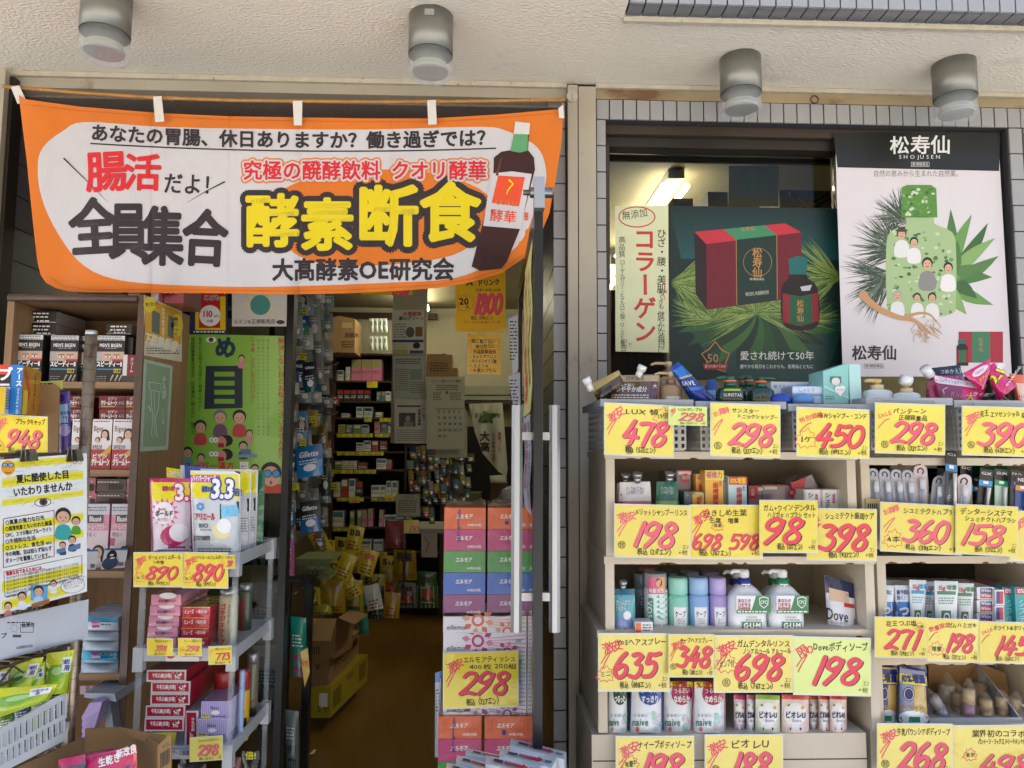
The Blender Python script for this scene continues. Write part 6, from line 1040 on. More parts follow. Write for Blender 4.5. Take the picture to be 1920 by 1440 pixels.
b = B(pfr(PG-.004)); b.rect(356, 540, 428, 627, ink('#1E2450'), 0); b.rect(366, 540, 423, 619, gls('#E8C81E'), 1); b.poly([(373, 549), (395, 522), (417, 549), (413, 549), (413, 615), (373, 615)], gls('#C02A26'), 2); b.poly([(364, 556), (395, 520), (425, 556)], gls('#C02A26'), 1.8); b.text('こども', 382, 553, 10, W_INK, 4, .14, w=30); b.text('こども', 382, 553, 10, K, 5, .04, w=30); b.ell(394, 592, 20, 20, W_INK, 3, 22); b.text('110', 379, 580, 16, ink('#B82A26'), 4, .05, w=20); b.text('ばん', 401, 589, 6.5, K, 4, .03); b.text('の家', 388, 599, 6, K, 4, .03); fine(b, 363, 621, 421, 1, W_INK, 4); b.build('sign', label='red, yellow and navy house shaped sign reading 110 above the green poster', cat='sign')
b = B(pfr(PG-.004)); b.rect(435, 540, 538, 612, pap('#D9D3C8'), 0); b.star(487, 571, 16, 33, 8, ink('#E8D9A0'), 1, sy=.85); b.ell(488, 572, 19, 19, ink('#4E968C'), 2, 24); b.text('ルミンA正規販売店', 438, 598, 9.5, K, 2, .02, w=78); b.ell(526, 604, 8, 4, ink('#3A3A44'), 2, 14); b.build('sign', label='cream sign with a round green ball and pale rays above the green poster', cat='sign')
# ================================================================ CLEAR STACKING RACK WITH SOAP
DR = 1.62; DRB = 1.9; PLW = mk('translucent white plastic', '#B9BDC0', .3, alpha=.9, coat=.3); PCL = mk('clear acrylic', '#D4DCDC', .05, alpha=.2, coat=.9)
rk = thing('stacking_rack', P(345, 1440, 1.76), 'white plastic stacking rack with clear corner posts holding detergent and soap', 'rack')
rx0, rx1 = P(250, 1240, DR).x, P(440, 1240, DR).x
tz_ = [P(340, y, DR).z for y in (1040, 1217, 1401)]
for i, z in enumerate(tz_+[tz_[2]-.22]):
    b = B(); h = .026
    b.box(rx0+.004, rx1-.004, DR+.006, DR+.01, z-h, z, PLW); b.box(rx0+.004, rx1-.004, DRB-.01, DRB-.006, z-h, z, PLW); b.box(rx0+.004, rx0+.008, DR+.011, DRB-.011, z-h, z, PLW); b.box(rx1-.008, rx1-.004, DR+.011, DRB-.011, z-h, z, PLW); b.box(rx0+.009, rx1-.009, DR+.011, DRB-.011, z-.016, z-.012, PLW); b.build('tray', rk)
    for x in (rx0-.002, rx1-.018):
        for y in (DR, DRB-.02): b = B(); b.box(x, x+.02, y, y+.02, z-.046, z+.003, PLW); b.build('corner_socket', rk)
for i in range(3):
    for x in (rx0+.003, rx1-.013):
        for y in (DR+.005, DRB-.015): b = B(); zt_ = tz_[i]-.047; zb_ = (tz_+[tz_[2]-.22])[i+1]+.004; b.box(x, x+.01, y, y+.01, zb_, zt_, PCL); b.build('corner_post', rk)
b = B(pfr(DR-.001)); b.rect(311, 1222, 373, 1240, gls('#D6D6D2'), 0); b.text('アース製薬株式会社', 328, 1223, 9, K, 1, .02, w=44); b.ell(320, 1231, 7, 4, ink('#C8383A'), 1, 12); b.build('maker_label', rk)
b = B(pfr(DR-.001)); b.rect(320, 1406, 362, 1422, gls('#B9BCC4'), 0); b.text('アース製薬株式会社', 322, 1407, 10, K, 1, .02, w=60); b.build('maker_label', rk)
def parie(b, W, H):
    b.rect(0, 0, W, H*.33, foil('#EBDC1E'), 1, 8, 4); b.rect(0, H*.05, W*.6, H*.14, foil('#C85AA0'), 1.5, 6, 1); b.text('ハイパージャンボ', W*.04, H*.05, H*.08, W_INK, 3, .04, w=W*.48); b.text('通常の約', W*.22, H*.18, H*.08, ink('#1E4A9A'), 3, .04, w=W*.24)
    b.text('3.3', W*.4, H*.04, H*.32, ink('#1E3C9A'), 3, .13, w=W*.46, shear=.15); b.text('3.3', W*.4, H*.04, H*.32, W_INK, 4, .05, w=W*.46, shear=.15); b.text('倍!', W*.84, H*.2, H*.1, ink('#1E4A9A'), 4, .04)
    for i in range(6): a = i*1.047; b.leaf(W*.18+3*math.cos(a), H*.43+3*math.sin(a), W*.18+W*.09*math.cos(a+.5), H*.43+W*.09*math.sin(a+.5), 7, foil('#3A96D0'), 2)
    b.text('アリエール', W*.06, H*.5, H*.1, ink('#C8283A'), 2, .05, w=W*.42); b.text('BIO', W*.14, H*.62, H*.07, ink('#2A3A5A'), 2, .03); b.text('science', W*.16, H*.68, H*.045, ink('#2A3A5A'), 2); b.poly([(W*.58, H*.4), (W*.98, H*.36), (W*.98, H*.5), (W*.58, H*.58)], ink('#1C2226'), 2); b.text('強洗浄', W*.6, H*.42, H*.14, ink('#7AD0F0'), 3, .05, w=W*.36, rot=-.09); b.text('4D', W*.62, H*.34, H*.06, W_INK, 3, .03)
    b.ell(W*.6, H*.72, W*.2, H*.1, foil('#E4DCA8'), 2, 18, .3); b.ell(W*.66, H*.66, W*.15, H*.09, foil('#F0F0EE'), 2.5, 18); b.rect(W*.02, H*.78, W*.36, H*.835, foil('#3A3E44'), 2, 3, 1); fine(b, W*.1, H*.93, W*.8, 2, K, 3)
def pbold(b, W, H):
    b.rect(0, 0, W, H*.3, foil('#EBDC1E'), 1, 8, 4); b.rect(0, 0, W, H*.05, foil('#C8286E'), 1.5, 8, 1); b.text('通常の約', W*.3, H*.1, H*.07, ink('#B0205E'), 3, .04, w=W*.3); b.text('3.3', W*.6, H*.02, H*.3, ink('#C8245E'), 3, .13, w=W*.6); b.text('3.3', W*.6, H*.02, H*.3, W_INK, 4, .05, w=W*.6)
    for i in range(14): a = i*.45; b.leaf(W*.35, H*.45, W*.35+W*.36*math.cos(a), H*.45+H*.2*math.sin(a), 8, foil(['#D84A8A', '#E87AB0'][i % 2]), 1.5)
    b.ell(W*.33, H*.46, W*.25, H*.15, foil('#F0EAEC'), 3, 20); b.text('Bold', W*.2, H*.38, H*.05, ink('#C8285A'), 4, .03); b.text('ボールド', W*.12, H*.42, H*.09, K, 4, .04, w=W*.44); b.text('1粒で洗たく', W*.16, H*.52, H*.05, ink('#B0205E'), 4, w=W*.36)
    b.ell(W*.56, H*.76, W*.34, H*.14, foil('#C8246A'), 2, 20, -.2); b.ell(W*.68, H*.72, W*.24, H*.12, foil('#ECE6EE'), 2.5, 20); b.rect(W*.4, H*.9, W*.98, H*.93, foil('#B83A84'), 2, 3, 1); fine(b, W*.1, H*.95, W*.9, 1, K, 3)
zr = 1038
pouch('detergent_pouch', (312, 876), (360, 884), (362, zr-12), (318, zr-12), 1.80, .02, foil('#D03A78'), lambda b, W, H: (b.rect(0, 0, W, H*.12, foil('#EBDC1E'), 1, 6, 2), b.text('つめかえ', W*.1, H*.02, H*.08, W_INK, 2, .03, w=W*.6)), 'magenta and yellow detergent pouch behind the pink one', group='detergent pouches on the white rack')
pouch('detergent_pouch', (338, 872), (405, 878), (400, zr-14), (345, zr-14), 1.78, .02, foil('#2A50A8'), lambda b, W, H: b.rect(0, 0, W*.12, H*.3, foil('#B8BCC4'), 1, 3, 3), 'royal blue pouch corner between the pink and the silver pouches', group='detergent pouches on the white rack')
pouch('detergent_pouch', (281, 897), (358, 897), (362, zr), (284, zr), 1.72, .03, foil('#E2D4DE'), pbold, 'pink and white detergent pouch with a big gel ball picture, left on the rack', edge=foil('#C8407A'), group='detergent pouches on the white rack')
for i, (x0, x1, d, c, L) in enumerate(((410, 497, 1.84, '#1E6A44', 'green edged pouch furthest back in the silver row'), (392, 484, 1.80, '#BFC4C6', 'third silver and yellow detergent pouch in the row'), (376, 472, 1.76, '#BFC4C6', 'second silver and yellow detergent pouch in the row'))):
    pouch('detergent_pouch', (x0, 881-i), (x1, 882-i), (x1-4, zr-14+i*4), (x0, zr-14+i*4), d, .02, foil(c), (lambda b, W, H: (b.rect(0, H*.02, W*.97, H*.3, foil('#EBDC1E'), 1, 8, 4), b.rect(W*.5, H*.36, W*.97, H*.52, ink('#1C2226'), 1), fine(b, W*.6, H*.6, W*.95, 6, ink('#5A5A5A'), 3))) if i else None, L, edge=foil('#D4D8DA') if i else None, group='detergent pouches on the white rack')
pouch('detergent_pouch', (357, 882), (450, 884), (452, zr+1), (362, zr+1), 1.68, .032, foil('#CDD2D4'), parie, 'silver and yellow detergent pouch with blue 3.3 at the front of the rack', edge=foil('#E2E6E8'), group='detergent pouches on the white rack')
CL = 'hand written price cards on the left racks'
DK_ = 1.60
card(251, 1037, 342, 1099, DK_, '890', 'ボールドジェルボール', 'yellow price card with red 890 under the pink detergent pouch', '979', tsz=.14, burst=('36コ', (.12, .74), .16), nx=(.24, .92), ny=(.36, .82), tail=False, t2='つめ替', group=CL, tilt=.01, col='#EBD23A')
card(343, 1037, 427, 1101, DK_, '890', 'アリエールジェルボール', 'yellow price card with red 890 under the silver detergent pouch', '979', tsz=.13, burst=('36コ', (.12, .74), .16), nx=(.22, .92), tail=False, group=CL, tilt=.01, col='#EBD23A')
card(419, 1041, 441, 1066, DK_-.004, '39', '1コあたり', 'tiny yellow sticker with red 39 on the right corner of the 890 card', None, tsz=.2, tx=.1, nx=(.3, .8), ny=(.4, .85), sale=None, tail=False, group=CL, col='#EBC83A')
card(276, 1175+22, 324, 1228, DK_, '398', '花王石けんホワイト', 'small yellow price card with red 398 under the pink soap packs', '437', tsz=.17, tx=.3, nx=(.3, .78), ny=(.4, .76), sale=None, tail=False, group=CL, tilt=.03, col='#EBD23A')
card(334, 1197, 378, 1229, DK_, '298', 'ミューズ石ケン', 'small yellow price card with red 298 and a red circle under the red soap packs', '327', tsz=.17, tx=.24, nx=(.32, .92), ny=(.42, .76), sale=None, burst=('3コ', (.18, .66), .16), tail=False, group=CL, tilt=.02, col='#EBD23A')
card(391, 1213, 434, 1246, DK_, '773', 'ゴキジェットプロ', 'small yellow price card with red 773 under the insect spray cans', '850', tsz=.17, tx=.2, nx=(.28, .94), ny=(.36, .78), sale='SALE', group=CL, tilt=-.04, col='#EBD23A')
card(356, 1384, 417, 1428, DK_, '298', 'ビオレふくだけコットン', 'yellow price card with red 298 under the lilac cotton boxes', '327', tsz=.15, tx=.26, nx=(.22, .9), ny=(.34, .8), sale=None, group=CL, tilt=-.07, col='#E8D96A')
b = B(pfr(1.66)); b.poly([(268, 1374), (331, 1373), (325, 1420), (262, 1420)], lam('#D9C94A'), 0); b.text('牛乳', 290, 1376, 8, CINK, 1); b.build('price_card', label='half hidden yellow card standing behind the cardboard box flap', cat='price card', group=CL)
# soap packs
for i in range(5):
    x0 = 283-i*2.2; y0, y1 = 1115+i*20, 1134.5+i*20; fr = quad((x0+1, y0), (x0+56, y0), (x0+57, y1), (x0, y1), 1.68, .008); b = B(fr); b.rect(0, 0, 1, 1, foil('#D98AA2'), 0, 8, 4)
    A = [fr(0, 0, 0), fr(1, 0, 0), fr(1, 1, 0), fr(0, 1, 0)]; Cc = [p+Vector((0, .16, 0)) for p in A]; b.add(A+Cc, [(0, 1, 5, 4), (1, 2, 6, 5), (2, 3, 7, 6), (3, 0, 4, 7)], foil('#C97E98'), True)
    b.ell(.56, .05, .27, .28, W_INK, 1, 14) if i else b.ell(.56, .1, .3, .3, W_INK, 1, 14); b.fr = lambda u, v, l: fr(u/56, v/20, l); b.text('花王石鹸ホワイト', 14, 9, 6, K, 2, .03, w=34)
    b.build('soap_pack', label=('topmost', 'second', 'third', 'fourth', 'lowest')[i]+' pink film wrapped soap pack in the stack on the middle tray', cat='soap', group='pink soap packs')
for i in range(4):
    x0 = 342-i*1.4; y0, y1 = 1138+i*19.6, 1157+i*19.6
    carton(x0, y0, x0+52, y1, 1.69, .13, foil('#C8283A'), ('topmost', 'second', 'third', 'lowest')[i]+' red soap pack with white lettering on the middle tray', lambda b, a, y0, c, y1: (b.rect(a, y0, c, y0+1.4, foil('#E0B040'), 1), b.text('ミューズ', a+4, y0+4, 9, W_INK, 2, .04, w=18), b.text('＋薬用石鹸', a+26, y0+5, 7, W_INK, 2, .02, w=20)), 'soap', 'soap_pack', 'red soap packs', top=foil('#B89A3A'))
def pgok(b, p, y0, y1, w): b.text('ゴキジェットプロ', p-w*.3, y0+26, 11.5, ink('#B8283A'), 2, .06, vert=True, sp=.95); b.text('コックローチ', p+w*.08, y0+28, 6, ink('#2A6A4A'), 2, .04, vert=True); b.line([(p-w*.4, y0+40), (p+w*.4, y0+90)], 2, gls('#D8C25A'), 1)
spray(420, 1214, 1106, 34, 1.70, gls('#A89E7E'), mk('tin dome', '#9AA0A0', .3, metal=.7), 'gold and silver insect spray can with red vertical letters on the middle tray', pgok, capf=.1, group='insect spray cans')
spray(454, 1198, 1096, 24, 1.83, gls('#4E5A44'), mk('tin dome', '', .3), 'darker insect spray can at the back right of the middle tray', pgok, capf=.12, group='insect spray cans')
def pcow(b, a, y0, c, y1):
    b.rect(a+3, y0+3, c-3, y1-3, gls('#B01E36'), 1); b.text('牛乳石鹸[赤箱]', a+11, y0+6, 9, W_INK, 2, .03, w=36); b.ell(c-16, y0+11, 5.5, 3.2, W_INK, 2, 10); b.ell(c-10, y0+8.5, 2.4, 2, W_INK, 2.2, 8); b.ell(c-17, y0+10, 2.4, 1.8, K, 2.6, 8); b.ell(c-13, y0+12, 1.5, 1.2, K, 2.6, 8)
    for k in (-20, -17, -14, -12): b.rect(c+k, y0+13, c+k+1, y0+17.5, W_INK, 2)
    for k in range(3): b.ell(c-24+k*7, y0+5-(k == 1), .8, .8, W_INK, 2, 6)
for i, (x, y0, y1) in enumerate(((275, 1256, 1278), (283, 1277.5, 1299.5), (282, 1300, 1322), (273, 1322.5, 1345.5), (271, 1346, 1371))):
    carton(x, y0, x+74, y1, 1.66, .21, gls('#DAD6D8'), ('topmost', 'second', 'third', 'fourth', 'lowest')[i]+' long red and white soap box with a cow emblem in the crooked stack', pcow, 'soap box', 'soap_box', 'long red soap boxes on the bottom tray', side=gls('#A01C34'), top=gls('#7E2A38'))
carton(347, 1333, 371, 1399, 1.665, .2, gls('#DAD6D8'), 'red and white soap box standing on end beside the crooked stack', lambda b, a, y0, c, y1: (b.rect(a+3, y0+3, c-3, y1-3, gls('#B01E36'), 1), b.text('牛乳石鹸', a+12, y0+12, 6.5, W_INK, 2, .03, vert=True), b.text('[赤箱]', a+9, y0+38, 7, W_INK, 2, .03, vert=True)), 'soap box', 'soap_box', 'long red soap boxes on the bottom tray', top=gls('#B9B4B8'))
def pbc(b, a, y0, c, y1):
    for k in range(14): b.rect(a+2+k*3.8, y0+1, a+3.8+k*3.8, y1-1, gls('#B4A4DC'), 1)
    b.text('Biore', a+18, y0+7, 9, ink('#4A3A8A'), 2, .01, w=16); b.ell(a+27, y0+21, 8, 4, W_INK, 2, 12); b.rect(a+1, y1-7, a+16, y1-1, gls('#D8D43A'), 2); fine(b, a+3, y1-6, a+15, 1, K, 3); fine(b, a+20, y1-5, c-4, 1, ink('#4A3A8A'), 3)
carton(377, 1315, 430, 1347, 1.66, .12, gls('#CFC6E6'), 'upper lilac striped cotton box on the bottom tray', pbc, 'cotton box', 'cotton_box', top=gls('#8A7EA0')); carton(371, 1348, 426, 1382, 1.655, .12, gls('#CFC6E6'), 'lower lilac striped cotton box on the bottom tray', pbc, 'cotton box', 'cotton_box'); carton(372, 1383, 428, 1400, 1.662, .12, gls('#B9B0D4'), 'lilac cotton box lowest in the pile, behind the price card', None, 'cotton box', 'cotton_box')
def pins(b, p, y0, y1, w): b.rect(p-w*.5, y1-45, p+w*.5, y1-15, K, 1, 8); b.text('ア', p-4, y1-60, 12, ink('#B8283A'), 2, .04)
spray(408, 1398, 1262, 33, 1.74, gls('#C9A21E'), gls('#A82A2E'), 'spray can with a large dull red cap behind the lilac boxes', pins, capf=.33, group='insect spray cans')
spray(449, 1392, 1259, 23, 1.76, gls('#D8B01E'), gls('#A82A2E'), 'yellow and black spray can with a red cap at the right of the bottom tray', pins, capf=.28, group='insect spray cans')
spray(466, 1372, 1226, 22, 1.83, gls('#6E6A50'), mk('tin dome', '', .3), 'gold and black tin spray can furthest back on the bottom tray', pins, capf=.12, group='insect spray cans')
spray(448, 1395, 1258, 10, 1.70, gls('#9AB0D0'), gls('#9AB0D0'), 'slim pale blue pump tube between the lilac boxes and the yellow can', None, group='insect spray cans')
for i, (x, y0, w, c, L) in enumerate(((360, 1432, 60, '#2A2A2E', 'dark bottle tops under the bottom tray, left'), (436, 1420, 40, '#7A4A3A', 'brown jar under the bottom tray'), (470, 1408, 40, '#1E2420', 'black and yellow pouch at the lower right under the rack'))):
    pouch('refill_pouch', (x-w/2+4, y0), (x+w/2-4, y0), (x+w/2, 1500), (x-w/2, 1500), 1.80, .03, foil(c), (lambda b, W, H: b.text('倍!', W*.2, H*.0, 16, ink('#D8D03A'), 2, .05)) if i == 2 else None, L)
# ================================================================ WIRE RACK AT THE LEFT EDGE
CHR = mk('rusty chrome', '#A79A8A', .3, metal=.8, dirt=('#6E4A30', 30, .5, .8), var=.2, vscale=18, stretch=(1, 1, .4)); CHR2 = mk('dull chrome wire', '#8C8276', .35, metal=.8, var=.1)
DP = 1.55; wr_ = disp(0, 1.37, 160, 1.53)
wk = thing('wire_rack', P(160, 1440, DP), 'chrome wire rack with a tall rusty post at the left edge', 'rack')
pt, pb_ = P(161, 620, DP), P(148, 1500, DP); px_ = P(159, 848, DP).x
b = B(); b.tube([(px_, DP, 0.2), (px_, DP, pt.z-.004)], .0115, CHR, 18); b.build('post', wk)
b = B(); b.lathe(px_, DP, pt.z-.01, [(.0118, 0, mk('cap steel', '#BFBFBB', .25, metal=.8)), (.0118, .01, _M['cap steel'])], 18); b.build('post_cap', wk)
b = B(); z = pt.z-.03
while z > .5: b.lathe(px_, DP, z, [(.01165, 0, GROUT), (.01165, .0007, GROUT)], 18); z -= .0255
b.build('post_groove', wk, kind='stuff')
b = B(); b.lathe(px_, DP, P(150, 1172, DP).z, [(.0135, 0, mk('black tape', '#17181A', .4)), (.0135, .036, _M['black tape'])], 18); b.build('tape', wk)
dv = Vector((P(0, 1200, 1.37).x-px_, 1.37-DP, 0)).normalized(); nv = Vector((-dv.y, dv.x, 0)); nv = nv if nv.y > 0 else -nv
def wshelf(z):
    b = B(); o = Vector((px_, DP, z)); Lw = .75
    for dz_ in (0, -.028):
        b.tube([o+Vector((0, 0, dz_)), o+dv*Lw+Vector((0, 0, dz_))], .003, CHR2, 6); b.tube([o+nv*.4+Vector((0, 0, dz_)), o+nv*.4+dv*Lw+Vector((0, 0, dz_))], .003, CHR2, 6)
    b.tube([o+dv*(i*.03)+Vector((0, 0, -.002 if i % 2 else -.026)) for i in range(int(Lw/.03))], .0022, CHR2, 6); b.build('side_truss', wk)
    b = B(); b.tube([o+nv*(i*.03)+Vector((0, 0, -.002 if i % 2 else -.026)) for i in range(14)], .0022, CHR2, 6); b.tube([o, o+nv*.4], .003, CHR2, 6); b.build('side_truss', wk)
    for i in range(1, 26): b = B(); p = o+dv*(i*.028)+Vector((0, 0, .002)); b.tube([p, p+nv*.4], .0019, CHR2, 5); b.build('wire', wk)
for y in (1206, 1398): wshelf(P(150, y, DP).z)
b = B(); o = Vector((px_, DP, P(150, 852, DP).z)); b.tube([o, o+dv*.75], .004, CHR2, 8); b.build('top_rail', wk)
# mesh basket in the rack (far wires)
b = B(); o = Vector((px_, DP, P(150, 1200, DP).z))+nv*.06+dv*.02
for i in range(26): b.tube([o+dv*(i*.011), o+dv*(i*.011)+Vector((0, 0, .11))], .0011, CHR2, 4)
for i in range(11): b.tube([o+Vector((0, 0, i*.011)), o+dv*.29+Vector((0, 0, i*.011))], .0011, CHR2, 4)
o2 = o+dv*.28
for i in range(26): b.tube([o+nv*(i*.011), o+nv*(i*.011)+Vector((0, 0, .11))], .0011, CHR2, 4)
for i in range(11): b.tube([o+Vector((0, 0, i*.011)), o+nv*.28+Vector((0, 0, i*.011))], .0011, CHR2, 4)
b.build('mesh_basket', label='fine wire mesh basket standing in the rack behind the white carton', cat='basket')
# summer eye poster clipped on the rack
ep = disp(0, 1.345, 163, 1.505)
def efr(u, v, l): d = ep(u); return P(u, v, d)-Vector((-.1, 1, 0))*EPS*l*.8
b = B(efr); sk = lambda u: 862-12*u/160; skb = lambda u: 1152-43*u/163
YG = pap('#EEEFEA')
def er(u0, v0, u1, v1, m, l, n=8):      # v given at u=0, follows the slant
    f = lambda u, v: v+((sk(u)-862)*(1-(v-862)/290)+(skb(u)-1152)*((v-862)/290))
    b.add([b.fr(u0+(u1-u0)*i/n, f(u0+(u1-u0)*i/n, v), l) for v in (v0, v1) for i in range(n+1)], [(i, i+1, n+2+i, n+1+i) for i in range(n)], m, True)
def ev(u, v): return v+((sk(u)-862)*(1-(v-862)/290)+(skb(u)-1152)*((v-862)/290))
er(-8, 862, 163, 1152, YG, 0)
for v0, v1 in ((866, 880), (898, 915), (938, 950), (985, 1002), (1020, 1036), (1092, 1112), (1128, 1146)): er(4, v0, 156, v1, mk('yellow band', '#EDE24E', .5), 1); er(4, v0+4, 156, v1-5, mk('yellow core', '#E8DA14', .5), 1.5)
pts = []
for i in range(44): a = 2*math.pi*i/44; r = (1 if i % 2 else .76); x = 80+74*math.cos(a)*r; pts.append((x, ev(x, 915+46*math.sin(a)*r)))
b.line(pts, .6, ink('#8A7A3A'), 2.2, True)
KB = ink('#141820')
b.text('夏に酷使した目', 30, ev(30, 893), 17, KB, 3, .05, w=100, rot=-.1); b.text('いたわりませんか', 24, ev(24, 917), 18, KB, 3, .045, w=112, rot=-.115)
b.ell(81, 942, 16, 8, KB, 3, 18, -.1); b.ell(81, 942, 14.5, 6.6, W_INK, 3.5, 18, -.1); b.ell(82, 941, 8, 7, ink('#5A4440'), 4, 14); b.ell(82, 941, 4, 3.6, KB, 4.6, 10)
b.ell(16, 877, 13, 14, ink('#F0A01E'), 3, 18); b.ell(10, 872, 6, 4.5, KB, 4, 12); b.ell(21, 872, 6, 4.5, KB, 4, 12); b.ell(10, 872, 4.6, 3.4, ink('#8AB4D0'), 4.6, 10); b.ell(21, 872, 4.6, 3.4, ink('#8AB4D0'), 4.6, 10); b.line([(11, 885), (16, 887), (21, 885)], 1.2, KB, 4)
for u in (141, 151): b.ell(u, 865, 4, 5.5, KB, 3, 12); b.ell(u, 865, 3.3, 4.7, W_INK, 3.6, 12); b.ell(u+1, 864, 1.6, 2.4, KB, 4.2, 8)
for i, t in enumerate(('○真夏の強力な日光', '○異常気象ともいわれた高温', '○PC、スマホ等のブルーライト', '○不規則な生活', '○ストレス、食生活 etc', '今の時期、目は知らず知らず', 'ダメージを蓄積しています。')): b.text(t, 10, ev(10, 977+i*12), 9.6, KB, 3, .04, w=min(88, 8.2*len(t)), rot=-.14)
br_ = ink('#8A2A1E')
for p_ in ([(7, 974), (102, 974)], [(102, 974), (102, 1066)], [(102, 1066), (7, 1066)], [(7, 1066), (7, 974)]): b.line([(p_[0][0], ev(*p_[0])-p_[0][0]*.02), (p_[1][0], ev(*p_[1])-p_[1][0]*.02)], 1.3, br_, 3)
for x, y, r, c in ((119, 968, 14, '#3AA8A4'), (143, 977, 8, '#5AA02A'), (118, 1022, 6, '#3A4A5A'), (136, 1012, 7, '#2A3A5A')): cart(b, x, y, r, c, l=3)
b.poly([(107, 1030), (124, 1026), (124, 1034), (108, 1038)], ink('#5A7AA0'), 7); b.poly([(130, 1025), (152, 1018), (152, 1028), (130, 1034)], ink('#5A7AA0'), 7)
for p_ in ([(8, 1074), (154, 1074)], [(154, 1074), (154, 1116)], [(154, 1116), (10, 1122)], [(10, 1122), (8, 1074)]): b.line([(p_[0][0], ev(*p_[0])), (p_[1][0], ev(*p_[1]))], .9, KB, 3)
b.text('健康な目であるためには....', 11, ev(11, 1074), 8.5, ink('#C8202E'), 3, .05, w=74, rot=-.17)
for i in range(6): fine_y = 1084+i*7; b.text('目は人体の中でも特に繊細な器官であり血液の流れを良くすることが大切', 12, ev(12, fine_y), 5.6, ink('#4A5258'), 3, .01, w=(138 if i < 5 else 40), rot=-.2)
cart(b, 16, 1136, 7, '#D88A8A', l=3); cart(b, 42, 1118, 8, '#E6E8EA', l=3); cart(b, 73, 1108, 9, '#B8D4E8', l=3.4); cart(b, 101, 1094, 6, '#E6E8EA', l=3); b.rect(58, 1096, 90, 1126, ink('#6AA8D8'), 2.6); b.poly([(60, 1132), (94, 1122), (94, 1130), (62, 1140)], ink('#A8683A'), 7)
b.ell(137, 1098, 23, 14, KB, 3, 20, -.15); b.ell(137, 1098, 22.2, 13.3, W_INK, 3.5, 20, -.15)
for i, t in enumerate(('詳しくは', '当店にご相談ください', '目の健康づくりへの', '適切アドバイスを', '行っています。')): b.text(t, 137, ev(137, 1095+i*5.4)+14, 4.6, KB, 4, .01, anchor='c', rot=-.2)
b.build('notice', label='white and yellow notice with a large eye and cartoon people clipped to the wire rack', cat='notice')
for x, L in ((43, 'left'), (130, 'right')):
    d = ep(x)-.004; c = P(x, 855, d); t = thing('binder_clip', c, 'black binder clip holding the '+L+' top corner of the notice', 'binder clip', 'black binder clips on the notice'); b = B(pfr(d)); b.prism([(x-15, 845), (x+11, 842), (x+16, 864), (x-13, 867)], d, d+.022, mk('clip steel', '#161616', .3, coat=.4)); b.build('clip_body', t)
    b = B(); b.tube([P(x-5, 866, d-.003), P(x-2, 843, d-.005), P(x+1, 836, d-.002)], .0009, CHR2, 5); b.tube([P(x+6, 864, d-.003), P(x+4, 842, d-.005), P(x+1, 836, d-.002)], .0009, CHR2, 5); b.build('wire_handle', t)
# goods on the rack top
def rot_carton(x0, y0, x1, y1, x2, d0, d1, m, ms, L, pr, prs, D2=.1, name='carton', cat='carton'):
    """box seen corner on: front x0..x1, right side x1..x2 going back"""
    A, Bp, C = P(x0, y1, d0), P(x1, y1, d0), P(x2, y1-3, d1); z0 = Bp.z; z1 = P(x1, y0, d0).z; n = (C-Bp); n.z = 0; w = Vector((A.x-Bp.x, A.y-Bp.y, 0)); b = B(); q = [Bp, Bp+w, Bp+w+n, Bp+n]; v = [Vector((p.x, p.y, z)) for z in (z0, z1) for p in q]
    b.add(v, [(0, 4, 5, 1), (3, 7, 4, 0), (2, 6, 7, 3), (1, 5, 6, 2), (4, 7, 6, 5), (0, 1, 2, 3)], m); b.m[1] = b.mi(ms)
    H = z1-z0; s = d0/F; b.fr = lambda u, v_, l: Vector((A.x+(u)*s, A.y-EPS*l, z1-v_*s)); pr(b, (x1-x0), H/s) if pr else None
    nl = n.length; nu = n.normalized(); nn = Vector((nu.y, -nu.x, 0)); nn = nn if nn.x > 0 else -nn
    b.fr = lambda u, v_, l: Vector((Bp.x, Bp.y, z1-v_*s))+nu*(u*s)+nn*(EPS*l); prs(b, nl/s, H/s) if prs else None
    return b.build(name, label=L, cat=cat)
rot_carton(-20, 684, 38, 776, 73, 1.44, 1.56, gls('#2A7AC0'), gls('#C8882A'), 'blue, red and gold insect bait carton at the left end of the wire rack', lambda b, W, H: (b.rect(W*.2, 0, W*.55, H, gls('#E0422A'), 1), b.rect(W*.25, H*.2, W*.6, H*.9, K, 1.5), b.text('ブ', W*.2, H*.05, 26, W_INK, 3, .06), b.text('ラ', W*.2, H*.36, 26, W_INK, 3, .06), b.text('アース', W*.76, H*.05, 12, W_INK, 3, .06, vert=True), b.text('ブラックキャップ', W*.8, H*.48, 6, W_INK, 3, .02, vert=True)), lambda b, W, H: (b.line([(W*.1, H*.1), (W*.4, H*.5), (W*.2, H*.95)], 12, gls('#D8382A'), 1), b.text('ブラックキャップ', W*.62, H*.08, 9.6, K, 2, .06, vert=True), b.rect(W*.06, H*.5, W*.3, H, gls('#E8D23A'), 2)))
rot_carton(-10, 726, 8, 776, 23, 1.42, 1.46, gls('#D8B41E'), gls('#C9D0D6'), 'small yellow and white carton in front of the blue insect bait carton', None, lambda b, W, H: fine(b, 2, 4, W-2, 8, K, 3))
b = B(); b.prism([(72, 722), (100, 720), (110, 726), (108, 852), (72, 852)], 1.56, 1.565, KR); o = b.build('cardboard_flap', label='folded cardboard divider standing behind the 948 card', cat='cardboard')
b = B(pfr(1.6)); b.poly([(70, 716), (118, 713), (118, 730), (72, 728)], lam('#E2D46A'), 0); fine(b, 74, 718, 105, 1, K, 5); b.build('price_card', label='back of a pale yellow card leaning behind the cardboard divider', cat='price card', group=CL)
